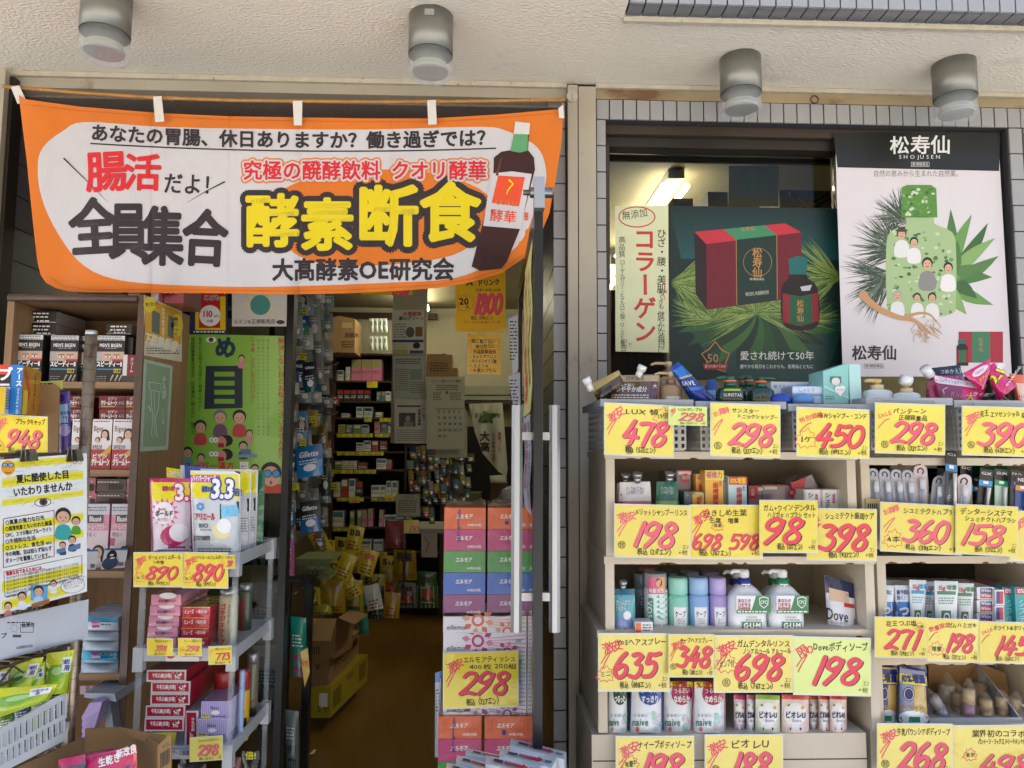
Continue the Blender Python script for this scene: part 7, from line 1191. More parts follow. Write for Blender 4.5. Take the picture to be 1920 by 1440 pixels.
pouch('refill_pouch', (106, 737), (131, 733), (134, 850), (103, 850), 1.60, .018, foil('#5E4A94'), lambda b, W, H: (b.rect(0, H*.2, W, H*.5, foil('#9CC0DC'), 1, 5, 3), b.text('eco', W*.34, H*.28, H*.1, ink('#1E2A4A'), 2, .02), b.ell(W*.3, H*.1, W*.3, H*.07, foil('#3A2450'), 1.5, 10), b.ell(W*.6, H*.62, W*.4, H*.1, foil('#B8A4D4'), 1.6, 12), b.rect(W*.5, H*.4, W, H*.43, foil('#8A2A5A'), 2, 2, 1)), 'purple and pale blue refill pouch left of the chrome pole')
card(-14, 778, 88, 850, 1.46, '948', 'ブラックキャップ', 'yellow price card with red 948 at the left end above the notice', '1042', tsz=.16, tx=.42, nx=(.26, .92), ny=(.36, .84), burst=('2ヶ', (.12, .8), .14), group=CL, tail=False, tilt=.05, col='#F2D824')
# white carton reading odourless
oc = disp(0, 1.335, 70, 1.41)
of = lambda u, v, l: P(u, v, oc(u))-Vector((-.1, 1, 0))*EPS*l
b = B(of); b.poly([(-30, 1166), (69, 1144), (66, 1222), (-30, 1246)], gls('#D3D6DC'), 0); A = [of(u, v, 0) for u, v in ((-30, 1166), (69, 1144), (66, 1222), (-30, 1246))]; Cc = [p+Vector((.04, .1, 0)) for p in A]; b.add(A+Cc, [(0, 1, 5, 4), (1, 2, 6, 5), (2, 3, 7, 6)], gls('#C6CAD0'))
b.frame(38, 1170, 63, 1186, 1, K, 1); b.text('無臭性', 40, 1169, 8.4, K, 1, .04, rot=-.1); b.text('プ', 2, 1186, 11, K, 1, .05); b.rect(24, 1190, 40, 1195, ink('#555555'), 1); b.text('丸和製薬株式会社', 30, 1212, 6, K, 1, .02, w=32, rot=-.15); fine(b, 14, 1166, 62, 1, K, 3.5)
b.star(27, 1178, 5, 9, 6, ink('#666666'), 1, w=.7); b.build('carton', label='white carton with black lettering standing on the wire rack under the notice', cat='carton')
# pouches + white basket below
GLI, YLW = foil('#A8C020'), foil('#C8D63A')
def pgreen(b, W, H): b.rect(W*.02, H*.02, W*.98, H*.3, foil('#D8DC2A'), 1, 6, 2); b.ell(W*.4, H*.5, W*.3, H*.2, foil('#7AB83A'), 1.4, 16); b.ell(W*.45, H*.45, W*.2, H*.1, foil('#B8D88A'), 1.8, 14); b.rect(W*.62, H*.15, W*.95, H*.5, W_INK, 2, 3, 2); b.text('つめかえ', W*.64, H*.18, H*.14, ink('#1E3A8A'), 3, .04, w=W*.28); b.text('用', W*.72, H*.32, H*.15, ink('#1E3A8A'), 3, .04)
for i, (tl, tr, br, bl, d, L) in enumerate((((-20, 1292), (108, 1282), (92, 1312), (-20, 1352), 1.36, 'lime green refill pouch lying frontmost on the white basket'), ((20, 1240), (82, 1232), (60, 1300), (0, 1310), 1.44, 'lime green refill pouch standing behind, left'), ((88, 1225), (140, 1218), (128, 1300), (80, 1304), 1.47, 'yellow green refill pouch with a fine print back at the right of the basket'), ((48, 1248), (84, 1240), (84, 1300), (44, 1304), 1.45, 'lime green pouch with a blue and white label in the middle'), ((-30, 1258), (20, 1250), (16, 1300), (-30, 1310), 1.42, 'yellow green pouch end at the left edge of the picture'))):
    pouch('refill_pouch', tl, tr, br, bl, d, .025, (GLI, YLW)[i % 2], pgreen, L, group='lime green refill pouches in the white basket', edge=foil('#D4DC2A'))
wb = thing('basket', P(60, 1400, 1.42), 'white plastic basket with slots tilted at the lower left, full of lime green pouches', 'basket'); WPL = mk('white basket plastic', '#D8DCDE', .4)
bd = disp(0, 1.30, 122, 1.47); fr = lambda u, v, l: P(u, v, bd(u))-Vector((0, EPS*l, 0))
L2 = lambda u, t: (1366-68*u/120)*(1-t)+(1442-62*u/120)*t
b = B(fr); 
def bar(b, u0, u1, t0, t1, n=2, m=WPL):
    A = [[fr(u0+(u1-u0)*i/n, L2(u0+(u1-u0)*i/n, t), 0) for i in range(n+1)] for t in (t0, t1)]; A += [[p+Vector((.002, .003, 0)) for p in r] for r in A]
    v = sum(A, []); k = n+1; b.add(v, [(i, i+1, k+i+1, k+i) for i in range(n)]+[(2*k+i+1, 2*k+i, 3*k+i, 3*k+i+1) for i in range(n)]+[(i, i+1, 2*k+i+1, 2*k+i) for i in range(n)]+[(k+i, k+i+1, 3*k+i+1, 3*k+i) for i in range(n)], m)
for t0, t1 in ((.0, .16), (.5, .6), (.9, 1.1)): bar(b, -30, 121, t0, t1, 8)
b.build('rim', wb)
for u in range(-26, 122, 11): b = B(fr); bar(b, u, u+4.5, .161, .499, 1); bar(b, u-3, u+1.5, .601, .899, 1); b.build('rib', wb)
b = B(fr); A = [fr(-30, L2(-30, .05), 0), fr(121, L2(121, .05), 0)]; v = [A[0], A[1], A[1]+Vector((0, 0, -.012)), A[0]+Vector((0, 0, -.012))]; Cc = [p+Vector((-.08, .16, 0)) for p in v]; b.add(v+Cc, [(1, 5, 6, 2), (4, 7, 6, 5)], WPL); q = [fr(-30, L2(-30, 1), 0), fr(118, L2(118, 1), 0)]; b.add(q+[q[1]+Vector((-.06, .16, 0)), q[0]+Vector((-.06, .16, 0))], [(0, 1, 2, 3)], WPL); b.build('basket_body', wb)
for i, (x, c) in enumerate(((10, '#5A8A3A'), (40, '#3A5A8A'), (72, '#8AA84A'), (98, '#6A4A3A'))): pouch('refill_pouch', (x-14, 1350-x*.5), (x+14, 1344-x*.5), (x+14, 1420-x*.5), (x-14, 1425-x*.5), 1.36+x*.0012, .02, foil(c), lambda b, W, H: fine(b, 3, 8, W-3, 6, W_INK, 3), ('green pouch', 'blue pouch', 'olive pouch', 'brown pouch')[i]+' seen through the slots of the white basket', group='pouches inside the white basket')
# ================================================================ CARDBOARD BOX WITH PINK POUCH, BOTTOM LEFT
bx = thing('cardboard_box', P(180, 1500, 1.4), 'large open cardboard box with ragged flaps at the lower left, holding pink pouches', 'cardboard box')
b = B(); b.prism([(160, 1367), (222, 1364), (255, 1371), (255, 1520), (158, 1520)], 1.56, 1.564, KR); b.build('back_wall', bx)
b = B(); p = [(P(30, 1440, 1.36)), P(158, 1383, 1.56), P(158, 1520, 1.56), P(30, 1560, 1.36)]; b.add(p+[q+Vector((-.004, .003, 0)) for q in p], [(0, 1, 2, 3), (7, 6, 5, 4), (0, 4, 5, 1)], KR); b.build('side_wall', bx)
b = B(); p = [P(255, 1372, 1.56), P(296, 1398, 1.43), P(294, 1530, 1.43), P(250, 1520, 1.56)]; b.add(p+[q+Vector((.004, .003, 0)) for q in p], [(0, 1, 2, 3), (7, 6, 5, 4), (0, 4, 5, 1)], KR); b.build('flap', bx)
b = B(lambda u, v, l: P(u, v, 1.43)-Vector((0, EPS*l, 0))); b.prism([(296, 1398), (321, 1376), (320, 1520), (294, 1530)], 1.43, 1.434, KR); b.text('PCC', 303, 1398, 8, K, 2, rot=-.6)
for i in range(7): b.rect(301+i*2.6, 1412-i*1.6, 302.4+i*2.6, 1440-i*1.6, K, 2)
b.build('front_flap', bx)
b = B(); b.prism([(222, 1364), (262, 1372), (310, 1380), (296, 1398), (256, 1386)], 1.50, 1.504, KR); b.build('flap', bx)
def ppk(b, W, H): b.text('生乾き', W*.5, H*.1, H*.2, W_INK, 2, .05, rot=-.1); b.text('生ませず', W*.55, H*.4, H*.26, ink('#1E4A9A'), 3, .05, w=W*.36, rot=-.1); b.text('新改良', W*.74, H*.0, H*.18, W_INK, 2, .05, rot=-.1); b.rect(W*.96, 0, W, H, foil('#E0602A'), 2, 1, 5); b.text('ウ', W*.45, H*.45, H*.2, W_INK, 3, .04)
pouch('refill_pouch', (112, 1428), (256, 1398), (258, 1500), (112, 1500), 1.40, .03, foil('#C82E64'), ppk, 'deep pink refill pouch with blue and white lettering in the cardboard box', edge=foil('#D84A7A'))
pouch('refill_pouch', (138, 1416), (212, 1404), (214, 1480), (138, 1490), 1.46, .02, foil('#3A2A34'), lambda b, W, H: b.rect(0, 0, W, H*.15, foil('#B83A6A'), 1, 6, 1), 'dark pouch with a pink head behind the deep pink one')
pouch('refill_pouch', (110, 1424), (160, 1414), (164, 1500), (106, 1500), 1.385, .03, foil('#5A5A60'), lambda b, W, H: b.rect(0, 0, W, H*.2, foil('#C82E64'), 1, 6, 2), 'grey and pink pouch corner at the left inside the cardboard box')
# ================================================================ SHOP INSIDE
YT = gls('#C9C22E'); SHD = wood('#3E2818', 'h'); random.seed(11)
bs = thing('wall_shelving', P(700, 1050, 5.9), 'tall brown wall shelving with small boxes and yellow tags at the back of the shop', 'shelving')
DB_ = 5.85
rows = [(663, 700), (700, 753), (753, 783), (783, 812), (812, 848), (848, 880), (880, 895+40), (935, 990), (990, 1034)]
b = B(); b.pbox(617, 663, 624, 1150, DB_, .35, SHD); b.build('side_board', bs); b = B(); b.pbox(826, 663, 833, 1150, DB_, .35, SHD); b.build('side_board', bs)
b = B(); b.pbox(624, 663, 826, 1150, DB_+.34, .01, mk('dark backing', '#2A1E12', .8)); b.build('back_board', bs)
sy = [663, 714, 752, 783, 812, 846, 880, 932, 988, 1034]
for y in sy: b = B(); b.pbox(625, y, 825, y+3.5, DB_, .335, SHD); b.build('shelf_board', bs)
PAL = [('#D8D6CC', 'white'), ('#B9C8CC', 'pale blue'), ('#C87A94', 'pink'), ('#3A6A8A', 'blue'), ('#2A2A30', 'black'), ('#8A9A5A', 'olive'), ('#B8983A', 'ochre'), ('#A83A2E', 'red'), ('#CFC8B0', 'cream'), ('#4A8A7A', 'teal')]
RN = ['', 'top', 'second', 'third', 'fourth', 'fifth', 'sixth', 'seventh', 'eighth', 'lowest']
spec = {1: [(632, 12, 20, 0), (648, 8, 26, 8), (659, 18, 40, 2), (678, 18, 40, 2), (697, 18, 40, 2)],
 2: [(632, 12, 22, 4), (645, 12, 22, 4), (657, 12, 22, 4), (670, 12, 22, 4), (683, 12, 22, 4), (706, 8, 18, 3), (715, 7, 18, 9), (723, 9, 18, 0)],
 3: [(640, 14, 8, 1), (668, 12, 20, 0), (682, 16, 20, 1), (704, 12, 10, 8)],
 4: [(634, 13, 16, 6), (649, 12, 16, 3), (663, 13, 16, 5), (678, 13, 16, 1), (702, 11, 22, 2), (715, 10, 20, 9), (727, 10, 20, 0)],
 5: [(668, 13, 16, 0), (682, 13, 20, 0), (697, 12, 20, 7), (712, 14, 20, 4)],
 6: [(628, 13, 16, 5), (642, 13, 16, 8), (656, 13, 16, 8), (671, 18, 14, 4), (706, 18, 20, 0), (725, 9, 18, 2)],
 7: [(626, 12, 28, 8), (640, 12, 34, 7), (654, 12, 34, 0), (668, 12, 30, 4), (696, 16, 22, 0), (713, 10, 22, 0), (724, 10, 30, 0), (735, 10, 30, 0)],
 8: [(624, 20, 30, 0), (656, 8, 30, 5), (670, 8, 32, 5), (679, 9, 32, 2), (690, 9, 34, 2), (711, 8, 32, 2), (720, 22, 22, 0), (744, 26, 18, 0)],
 9: [(676, 20, 22, 0), (700, 18, 22, 1), (640, 14, 20, 8)]}
OR2 = ['first', 'second', 'third', 'fourth', 'fifth', 'sixth', 'seventh', 'eighth', 'ninth', 'tenth']; ORD = OR2; seen_ = {}
def ordn(r, c):
    n = sum(1 for q in spec[r] if q[3] == c); k = seen_.get((r, c), 0); seen_[(r, c)] = k+1
    return ORD[k]+' ' if n > 1 else ''
for r in range(1, 10):
    for (x, w, h, c) in spec[r]:
        y = sy[r]; cc, cn = PAL[c]
        def pr(b, a, y0, c_, y1, cc=c): b.rect(a+1, y0+2, c_-1, y0+(y1-y0)*.4, gls(PAL[(cc+3) % 10][0]), 1); fine(b, a+1, y0+(y1-y0)*.55, c_-1, 2, K if cc not in (4, 3) else W_INK, 2)
        carton(x, y-h, x+w, y-.3, DB_+.02, .12, gls(cc), ordn(r, c)+'small '+cn+' box on the '+RN[r]+' shelf of the back wall unit', pr, 'medicine box', 'medicine_box', 'small boxes on the back wall shelving')
    for x in [(688,), (), (683, 712, 725), (632, 646, 659, 673, 685, 703, 717, 728), (632, 641, 653, 664, 678, 690, 705), (624, 634, 648, 664, 678, 691), (632, 646, 668, 696, 707, 715, 725, 738, 752), (624, 638, 655, 668), (628, 640, 652, 664, 676, 690, 702, 712)][r-1]:
        big = r in (1, 7, 4) and x in (646, 688, 655); b = B(pfr(DB_-.004)); y = sy[r]+1; b.rect(x, y, x+(14 if r != 1 else 20), y+(7 if r != 1 else 12), YT, 0); fine(b, x+1, y+1.5, x+9, 2, ink('#C8442E') if r == 1 else K, 2); b.build('shelf_tag', bs)
# things on top of the shelving and in front of it
b = B(pfr(5.6)); b.prism([(618, 597), (636, 592), (636, 660), (618, 662)], 5.6, 5.9, KR); b.prism([(636.2, 592), (666, 598), (665, 661), (636.2, 661)], 5.6, 5.9, KR); b.fr = pfr(5.598); b.rect(641, 605, 661, 615, pap('#B9A070'), 1); b.text('天然水', 646, 624, 9, K, 1, .03); fine(b, 641, 640, 662, 3, K, 3); b.build('cardboard_box', label='tall cardboard box with handwriting on top of the back wall shelving', cat='cardboard box')
for j in range(2):
    for i in range(4):
        x = 692+i*8.5; y = 597+j*33; pouch('detergent_pouch', (x, y), (x+8, y), (x+10, y+26), (x+2, y+26), 5.8, .02, foil('#C4CCC4'), lambda b, W, H: (b.rect(W*.1, H*.7, W, H, foil('#3A7A4A'), 1, 3, 2), b.rect(W*.3, H*.2, W*.8, H*.5, foil('#5A6A5A'), 1, 2, 2)), ORD[i]+' white and green refill pack in the '+('upper' if j == 0 else 'lower')+' row on the back wall unit', group='refill packs on top of the back wall shelving')
# column with papers
DCn = 4.5; b = B(); b.pbox(735, 520, 799, 831, DCn+.02, .05, CREAM); b.build('hanging_board', label='narrow cream board hanging from the ceiling that carries the flyer and the grey sheets', cat='board')
def paper(x0, y0, x1, y1, d, c, L, f=None, cat='sheet', name='sheet', sk=0):
    b = B(pfr(d)); b.poly([(x0, y0), (x1, y0+sk), (x1+sk*.5, y1), (x0+sk*.5, y1-sk)], pap(c), 0)
    if f: f(b, x0, y0, x1, y1)
    return b.build(name, label=L, cat=cat)
paper(735, 581, 795, 664, DCn, '#C4C2B4', 'colourful printed flyer at the top of the column, with a red headline', lambda b, a, y0, c, y1: (b.text('大感謝祭', a+20, y0+3, 9, ink('#A8502E'), 1, .05), b.text('春のグリーン', a+12, y0+12, 8, K, 1, .04, shear=.2), b.rect(a+1, y0+56, c-1, y0+61, ink('#2A3A6A'), 1), fine(b, a+3, y0+26, a+26, 6, ink('#6A6A3A'), 3), b.ell(a+34, y0+42, 8, 10, ink('#5A5A5A'), 1), b.rect(a+44, y0+32, c-3, y0+50, ink('#8A5A2A'), 1), b.ell(c-14, y0+67, 7, 6, K, 1), b.rect(a+2, y0+76, a+30, y1-1, ink('#A8A03A'), 1), b.rect(a+33, y0+76, c-1, y1-1, ink('#2A4A6A'), 1), fine(b, a+4, y0+64, a+30, 3, ink('#A8A03A'), 3)), 'flyer', 'flyer')
paper(737, 666, 796, 748, DCn-.004, '#A4A99C', 'grey printed sheet on the column below the flyer', lambda b, a, y0, c, y1: (fine(b, a+5, y0+7, c-6, 3, K, 2.4), fine(b, a+4, y0+26, a+30, 11, ink('#5A5E58'), 2.4), b.rect(a+32, y0+26, c-5, y0+46, ink('#7A8A84'), 1), fine(b, a+32, y0+50, c-5, 6, ink('#5A5E58'), 2.4)))
paper(739, 748, 800, 832, DCn-.012, '#B9B8AC', 'newspaper cutting with a dark photo of a person on the column, lowest sheet', lambda b, a, y0, c, y1: (b.rect(a+6, y0+12, a+50, y0+15, K, 1), b.rect(a+9, y0+26, a+40, y0+52, ink('#3A3A38'), 1), b.ell(a+26, y0+37, 5, 6, ink('#8A8880'), 2, 10), b.rect(a+18, y0+43, a+36, y0+52, ink('#7A7870'), 2), b.text('就寝前運動', a+44, y0+18, 6.5, K, 1, .04, vert=True), b.text('一日一個で', a+52, y0+10, 6, K, 1, .03, vert=True), fine(b, a+5, y0+58, c-6, 6, ink('#6A6A66'), 2.4)), sk=1)
paper(742, 926, 787, 968, DCn-.05, '#9A9C90', 'grey printed sheet hanging low in front of the back shelves', lambda b, a, y0, c, y1: (b.text('自治会', a+16, y0+3, 6, ink('#8A7A3A'), 1, .04), fine(b, a+5, y0+12, c-5, 6, K, 2.6)), sk=1)
def cal(b, a, y0, c, y1):
    b.text('スーパー漢方×クオリ酵華', a+8, y0+6, 5.4, ink('#8A3A2A'), 1, .03, w=56); fine(b, a+18, y0+16, c-12, 3, K, 2.4); b.ell(a+38, y0+30, 3, 3, ink('#A8422E'), 1, 8); fine(b, a+44, y0+30, c-6, 5, K, 2); fine(b, a+12, y0+30, a+28, 5, K, 2); b.rect(a+17, y0+60, c-2, y0+61.4, ink('#3A6A8A'), 1)
    for r in range(5):
        for k in range(5): n = 2+7*r+k; b.text(str(n) if n < 32 else '', a+21+k*9.6, y0+62+r*11.5, 7, K if k < 4 else ink('#2A5A9A'), 1, .04) if n < 32 else None
paper(800, 706, 871, 842, DCn-.03, '#B4B4A0', 'large wall calendar with a printed head right of the column papers', cal, 'calendar', 'calendar')
paper(818, 770, 876, 858, DCn+.0, '#A3A48E', 'second calendar sheet showing behind the large one', None)
b = B(); b.pbox(801, 665, 848, 705, 4.6, .2, KR); b.fr = pfr(4.598); fine(b, 806, 680, 842, 4, K, 3); b.build('cardboard_box', label='flat cardboard box on the partition above the calendar', cat='cardboard box')
b = B(); b.pbox(848, 690, 858, 706, 4.62, .15, KR); b.build('cardboard_box', label='small cardboard box end right of the flat one above the calendar', cat='cardboard box')
# air conditioner, curtain, dark counter area
b = B(); b.pbox(866, 724, 1010, 750, 6.0, .2, gls('#8A8A78')); b.fr = pfr(5.998); b.rect(868, 740, 1008, 742, K, 1); b.build('air_conditioner', label='long pale air conditioner high on the back wall behind the yellow notice', cat='air conditioner')
b = B(); b.pbox(858, 752, 1010, 757, 5.6, .02, SHD); b.build('curtain_rail', label='thin dark rail the white cloth hangs from at the back of the shop', cat='rail')
cf = lambda u, v, l: P(u, v, 5.55+.03*math.sin(u/5))-Vector((0, EPS*2*l, 0))
b = B(lambda u, v, l: (u, v, l)); b.poly([(879, 757), (942, 755), (952, 880), (950, 893), (935, 885), (905, 850), (890, 810)], CLOTH('#A8A898'), 0); b.leaf(895, 790, 935, 775, 16, CLOTH('#4A6A34'), 1); b.leaf(905, 770, 925, 795, 14, CLOTH('#4A6A34'), 1.3); b.text('ままれもおせ', 889, 774, 10, K, 2, .02, w=50); b.text('北海道', 896, 786, 8, K, 2, .03, w=28)
b.text('大高', 899, 808, 20, K, 2, .05, vert=True); b.text('九十余年の伝統', 922, 812, 7.5, ink('#7A3A2E'), 2, .03, vert=True); b.text('酵素づくり', 933, 810, 7.5, ink('#9A3A2E'), 2, .03, vert=True)
b.slice_map(cf, [880+i*4 for i in range(20)], []); b.build('curtain', label='white cloth with brush characters and a green leaf hanging at the back of the shop', cat='curtain')
b = B(); b.pbox(868, 800, 1000, 1130, 6.05, .1, mk('painted darkness', '#0E0C0A', .9)); b.build('dark_back_slab', kind='structure')  # near-black slab: darkness at the back of the shop put into colour
b = B(); b.pbox(872, 925, 902, 1010, 5.7, .3, mk('old drawer', '#5A5A40', .7)); b.build('cabinet', label='dull green cabinet low in the dark back of the shop', cat='cabinet')
b = B(); b.pbox(920, 905, 952, 1010, 5.6, .3, wood('#4A2A18')); b.build('cabinet', label='dark red brown cabinet with towels on it at the back right', cat='cabinet')
b = B(); fr_ = quad((918, 892), (950, 890), (950, 906), (920, 906), 5.5, .06); b.fr = fr_; b.rect(0, 0, 1, 1, CLOTH('#8A8A7A'), 0, 6, 4); b.build('towel', label='folded grey towel on the dark brown cabinet', cat='towel')
q = P(958, 935, 4.2); b = B(); b.lathe(q.x, q.y, q.z-.07, [(.03, 0, gls('#9A9C9C')), (.065, .03, gls('#9A9C9C')), (.07, .08, gls('#9A9C9C')), (.05, .12, gls('#9A9C9C')), (.01, .14, gls('#9A9C9C'))], 16); b.build('hanging_ball', label='grey white rounded package behind the tissue boxes beside the door handle', cat='package')
for x0, x1, y, c, L in ((868, 876, 835, '#22262A', 'dark bottle row'),): pass
# yellow signs near the door
def sg(b, a, y0, c, y1):
    b.text('ルミン', a+22, y0+18, 15, K, 1, .05, w=36, rot=-.08); b.text('A', a+20, y0+34, 17, K, 1, .06); b.text('ドリンク', a+40, y0+38, 13, K, 1, .06, w=42, rot=-.05); b.text('10本+10本.20本', a+36, y0+54, 7, K, 1, .02, w=48); b.star(a+17, y0+82, 13, 18, 11, ink('#C8442A'), 1, w=1.2); b.text('20', a+6, y0+70, 17, K, 2, .06); b.text('本', a+18, y0+86, 7, K, 2, .02)
    b.digits('1800', a+33, y0+65, 37, CRED, CINK, 2, sx=.58, wd=.15); b.text('税込〈1980エン〉', a+28, y0+106, 8, K, 1, .03, w=44); b.text('サンプル1本あたり 99', a+14, y0+115, 6, ink('#A83A2A'), 1, .02, w=70)
b = B(pfr(2.7)); b.poly([(853, 482), (948, 480), (948, 622), (855, 622)], lam('#E8B414'), 0); sg(b, 855, 486, 948, 622); b.build('price_sign', label='large yellow sign with red 1800 hanging below the right part of the banner', cat='sign')
b = B(pfr(2.68)); b.poly([(876, 624), (940, 625), (939, 703), (876, 701)], lam('#E8B414'), 0); b.frame(882, 636, 935, 656, .7, ink('#A8502A'), 1)
for i, t in enumerate(('癌に負けない', '　体力作りに', '・大高酵素飲料', '・サメスクワレン', '・キトサンオリゴ糖', '・ルミンA', '・水素カプセル')): b.text(t, 884 if i < 2 else 879, 636+i*9 if i < 2 else 656+(i-2)*8.6, 8, K, 1, .03, w=min(52, 7.4*len(t)), jit=.08)
b.build('price_sign', label='small yellow handwritten list hanging below the 1800 sign', cat='sign')
b = B(pfr(2.9)); b.poly([(676, 520), (774, 520), (774, 553), (676, 552)], lam('#E8B414'), 0); b.digits('1980', 735, 530, 22, CRED, None, 1, sx=.6); b.build('price_sign', label='yellow sign edge just showing under the bottom hem of the banner', cat='sign')
# pegged goods on the left wall
pg = thing('peg_wall', P(560, 1200, 3.0), 'white peg board wall with hooks along the left side of the aisle', 'peg board')
xw = -.735; 
def wf(u, v, l):
    d = _f+_r2*((u-960)/F)+_u2*((720-v)/F); k = (xw+EPS*l)/d.x; return d*k+EYE
b = B(); b.box(xw-.02, xw-.001, 2.6, 3.4, 1.15, 2.3, mk('peg board', '#55534A', .7)); b.build('board', pg)
for i in range(14): b = B(); y = 2.7+i % 5*.15; z = 1.0+(i*7 % 6)*.22; b.tube([(xw, y, z), (xw+.07, y, z), (xw+.085, y, z+.012)], .003, CHR2, 6); b.build('hook', pg)
def hang(x0, y0, x1, y1, d, c, L, txt='', c2=None, sk=0, tc=W_INK, person=False):
    def f(b, W, H):
        if c2: b.rect(0, H*.5, W, H, foil(c2), 1, 4, 3)
        if txt: b.text(txt, W*.1, H*.12, min(H*.3, W*.3), tc, 2, .04, w=W*.75, shear=.15)
        b.ell(W*.5, H*.7, W*.25, H*.12, W_INK, 2, 10); fine(b, W*.1, H*.45, W*.8, 2, tc, 3)
        if person: pface(b, W*.7, H*.35, W*.2, long=True)
    pouch('hanging_pack', (x0, y0), (x1, y0+sk), (x1+2, y1), (x0+2, y1-sk), d, .012, gls(c), f, L, 'hanging pack', 'packs hanging on the left wall of the aisle', nu=4, nv=5)
for a in ((545, 545, 577, 592, 2.85, '#8AA0AC', 'pale blue pack with a person, highest on the left wall', '', None, 0, W_INK, True), (543, 592, 578, 628, 2.8, '#2A4A84', 'dark blue brush pack below the highest one', 'by expert', '#3A7A5A'), (577, 560, 600, 640, 3.1, '#9AA098', 'white and green packs high on the left wall, first', 'W'), (600, 575, 618, 655, 3.4, '#A8ACA0', 'white and green packs high on the left wall, second', 'W'), (541, 672, 572, 728, 2.78, '#1E3058', 'navy razor pack with a white name, left one', 'Schick', None, 4), (569, 680, 592, 734, 2.76, '#1C2830', 'black and teal razor pack beside the navy one', 'Gillette', '#1E5A64', -3), (592, 665, 606, 720, 3.0, '#8A8C80', 'plain white pack right of the black and teal one', ''), (596, 700, 616, 740, 3.3, '#8C8E86', 'pale carton behind the plain white pack', ''), (540, 770, 577, 842, 2.78, '#4A7A9C', 'blue pack with a smiling dark haired woman', 'Style', None, 0, W_INK, True), (577, 768, 596, 800, 2.95, '#A89A2A', 'yellow pack cluster right of the woman pack', ''), (596, 790, 614, 840, 3.2, '#8A6A3A', 'tan pack hanging right of the yellow cluster', ''), (536, 846, 556, 884, 2.74, '#1E4A84', 'blue razor pack partly behind the sidelight frame', 'x3'), (555, 840, 604, 890, 2.7, '#1E6AA0', 'bright blue razor pack tilted forward, largest on the left wall', 'Gillette', '#2A84C0', -8), (562, 942, 600, 995, 2.72, '#1E2226', 'black headed blue and white razor pack lower on the left wall', 'Gillette', '#2A6AA0', -6), (535, 940, 552, 985, 2.7, '#3A6A8A', 'small blue pack below the tilted bright blue one', 'Gil'), (600, 860, 618, 930, 3.3, '#3A4A44', 'dark green pack hanging at the aisle end of the left wall', ''), (556, 905, 576, 940, 2.9, '#8A8A7C', 'grey white carton stack left above the black razor pack', ''), (590, 995, 608, 1030, 3.1, '#6A6A54', 'olive pack above the basket of yellow pouches', ''), (620, 742, 634, 760, 3.9, '#A8342A', 'small red box at the foot of the top shelf', 'R')):
    hang(*a)
for x, y, d, L in ((562, 575, 2.84, 'on the highest pale blue pack'), (562, 662, 2.77, 'above the navy razor pack'), (561, 823, 2.74, 'on the pack with the smiling woman'), (580, 780, 2.93, 'in the yellow pack cluster'), (548, 906, 2.72, 'left above the black headed razor pack'), (620, 905, 3.6, 'furthest right beside the shelving'), (613, 880, 3.4, 'at the end of the left wall')): 
    b = B(pfr(d-.03)); b.rect(x, y, x+13, y+14, YT, 0); fine(b, x+1, y+3, x+11, 3, K, 3); b.build('price_tag', label='small yellow price tag '+L, cat='price tag', group='small yellow tags on the left wall')
for i in range(40):
    k = i % 10; d = 2.72+(i//10)*.19+random.uniform(-.03, .03); z = 1.22+k*.105+random.uniform(-.02, .02); cy = 848-(z-1.5)/d*1400; cx = colof(-.70, d, cy); w = 26*2.7/d; h = 44*2.7/d
    c = random.choice([0, 1, 2, 8] if k > 5 else [1, 3, 4, 5, 6, 7, 9, 2]); hang(cx-w*.5, cy-h*.5, cx+w*.5, cy+h*.5, d+.04, ['#9AA4A0', '#8A948C', '#A8A898', '#3A5A78', '#5A6A4A', '#4A3A2E', '#A09A3A', '#6A4A4A', '#B0B0A4', '#2A3A48'][c], ['grey', 'sage', 'cream', 'steel blue', 'moss', 'brown', 'mustard', 'plum', 'white', 'navy'][c]+' pack on the left aisle wall, '+OR2[9-k]+' row, '+('nearest', 'second', 'third', 'farthest')[i//10]+' column', '', ['#5A7A6A', '#C0C0B4', None, '#8AA0A8'][i % 4])
# hanging goods in the middle of the shop (dense rack)
mr = B(); mr.pbox(757, 835, 760, 1120, 4.75, .02, FRM); mr.pbox(840, 835, 843, 1120, 4.75, .02, FRM); mr.pbox(757, 835, 843, 838, 4.75, .02, FRM); mr.build('hanging_rack', label='dark metal rack of hanging packs in the middle of the shop', cat='rack')
cl = ['#2A3A6A', '#4A6A8A', '#8A9AA0', '#5A4A3A', '#A8A03A', '#6A7A4A', '#3A2A3A', '#9A8A7A', '#B8602E', '#2E5A54']
cn = ['navy', 'steel blue', 'grey white', 'brown', 'yellow', 'olive', 'dark plum', 'beige', 'orange', 'teal']
for i in range(34):
    c = i*7 % 10; x = 765+(i % 6)*12+random.uniform(-3, 3); y = 838+(i//6)*22+random.uniform(-4, 4); w = random.uniform(9, 13); h = random.uniform(20, 32)
    hang(x, y, x+w, y+h, 4.65+random.uniform(-.1, .1), cl[c], cn[c]+' pack on the crowded middle rack, '+OR2[i//6]+' row, '+OR2[i % 6]+' from the left', '', cl[(c+4) % 10])
for i in range(16):
    c = (i*3+4) % 10; x = 835+(i % 4)*12+random.uniform(-4, 4); y = 850+(i//4)*24+random.uniform(-6, 6)
    hang(x, y, x+random.uniform(9, 15), y+random.uniform(14, 24), 4.9+random.uniform(-.1, .1), cl[c], cn[c]+' packet in the pile below the calendar, '+OR2[i//4]+' layer, '+OR2[i % 4]+' from the left', '')
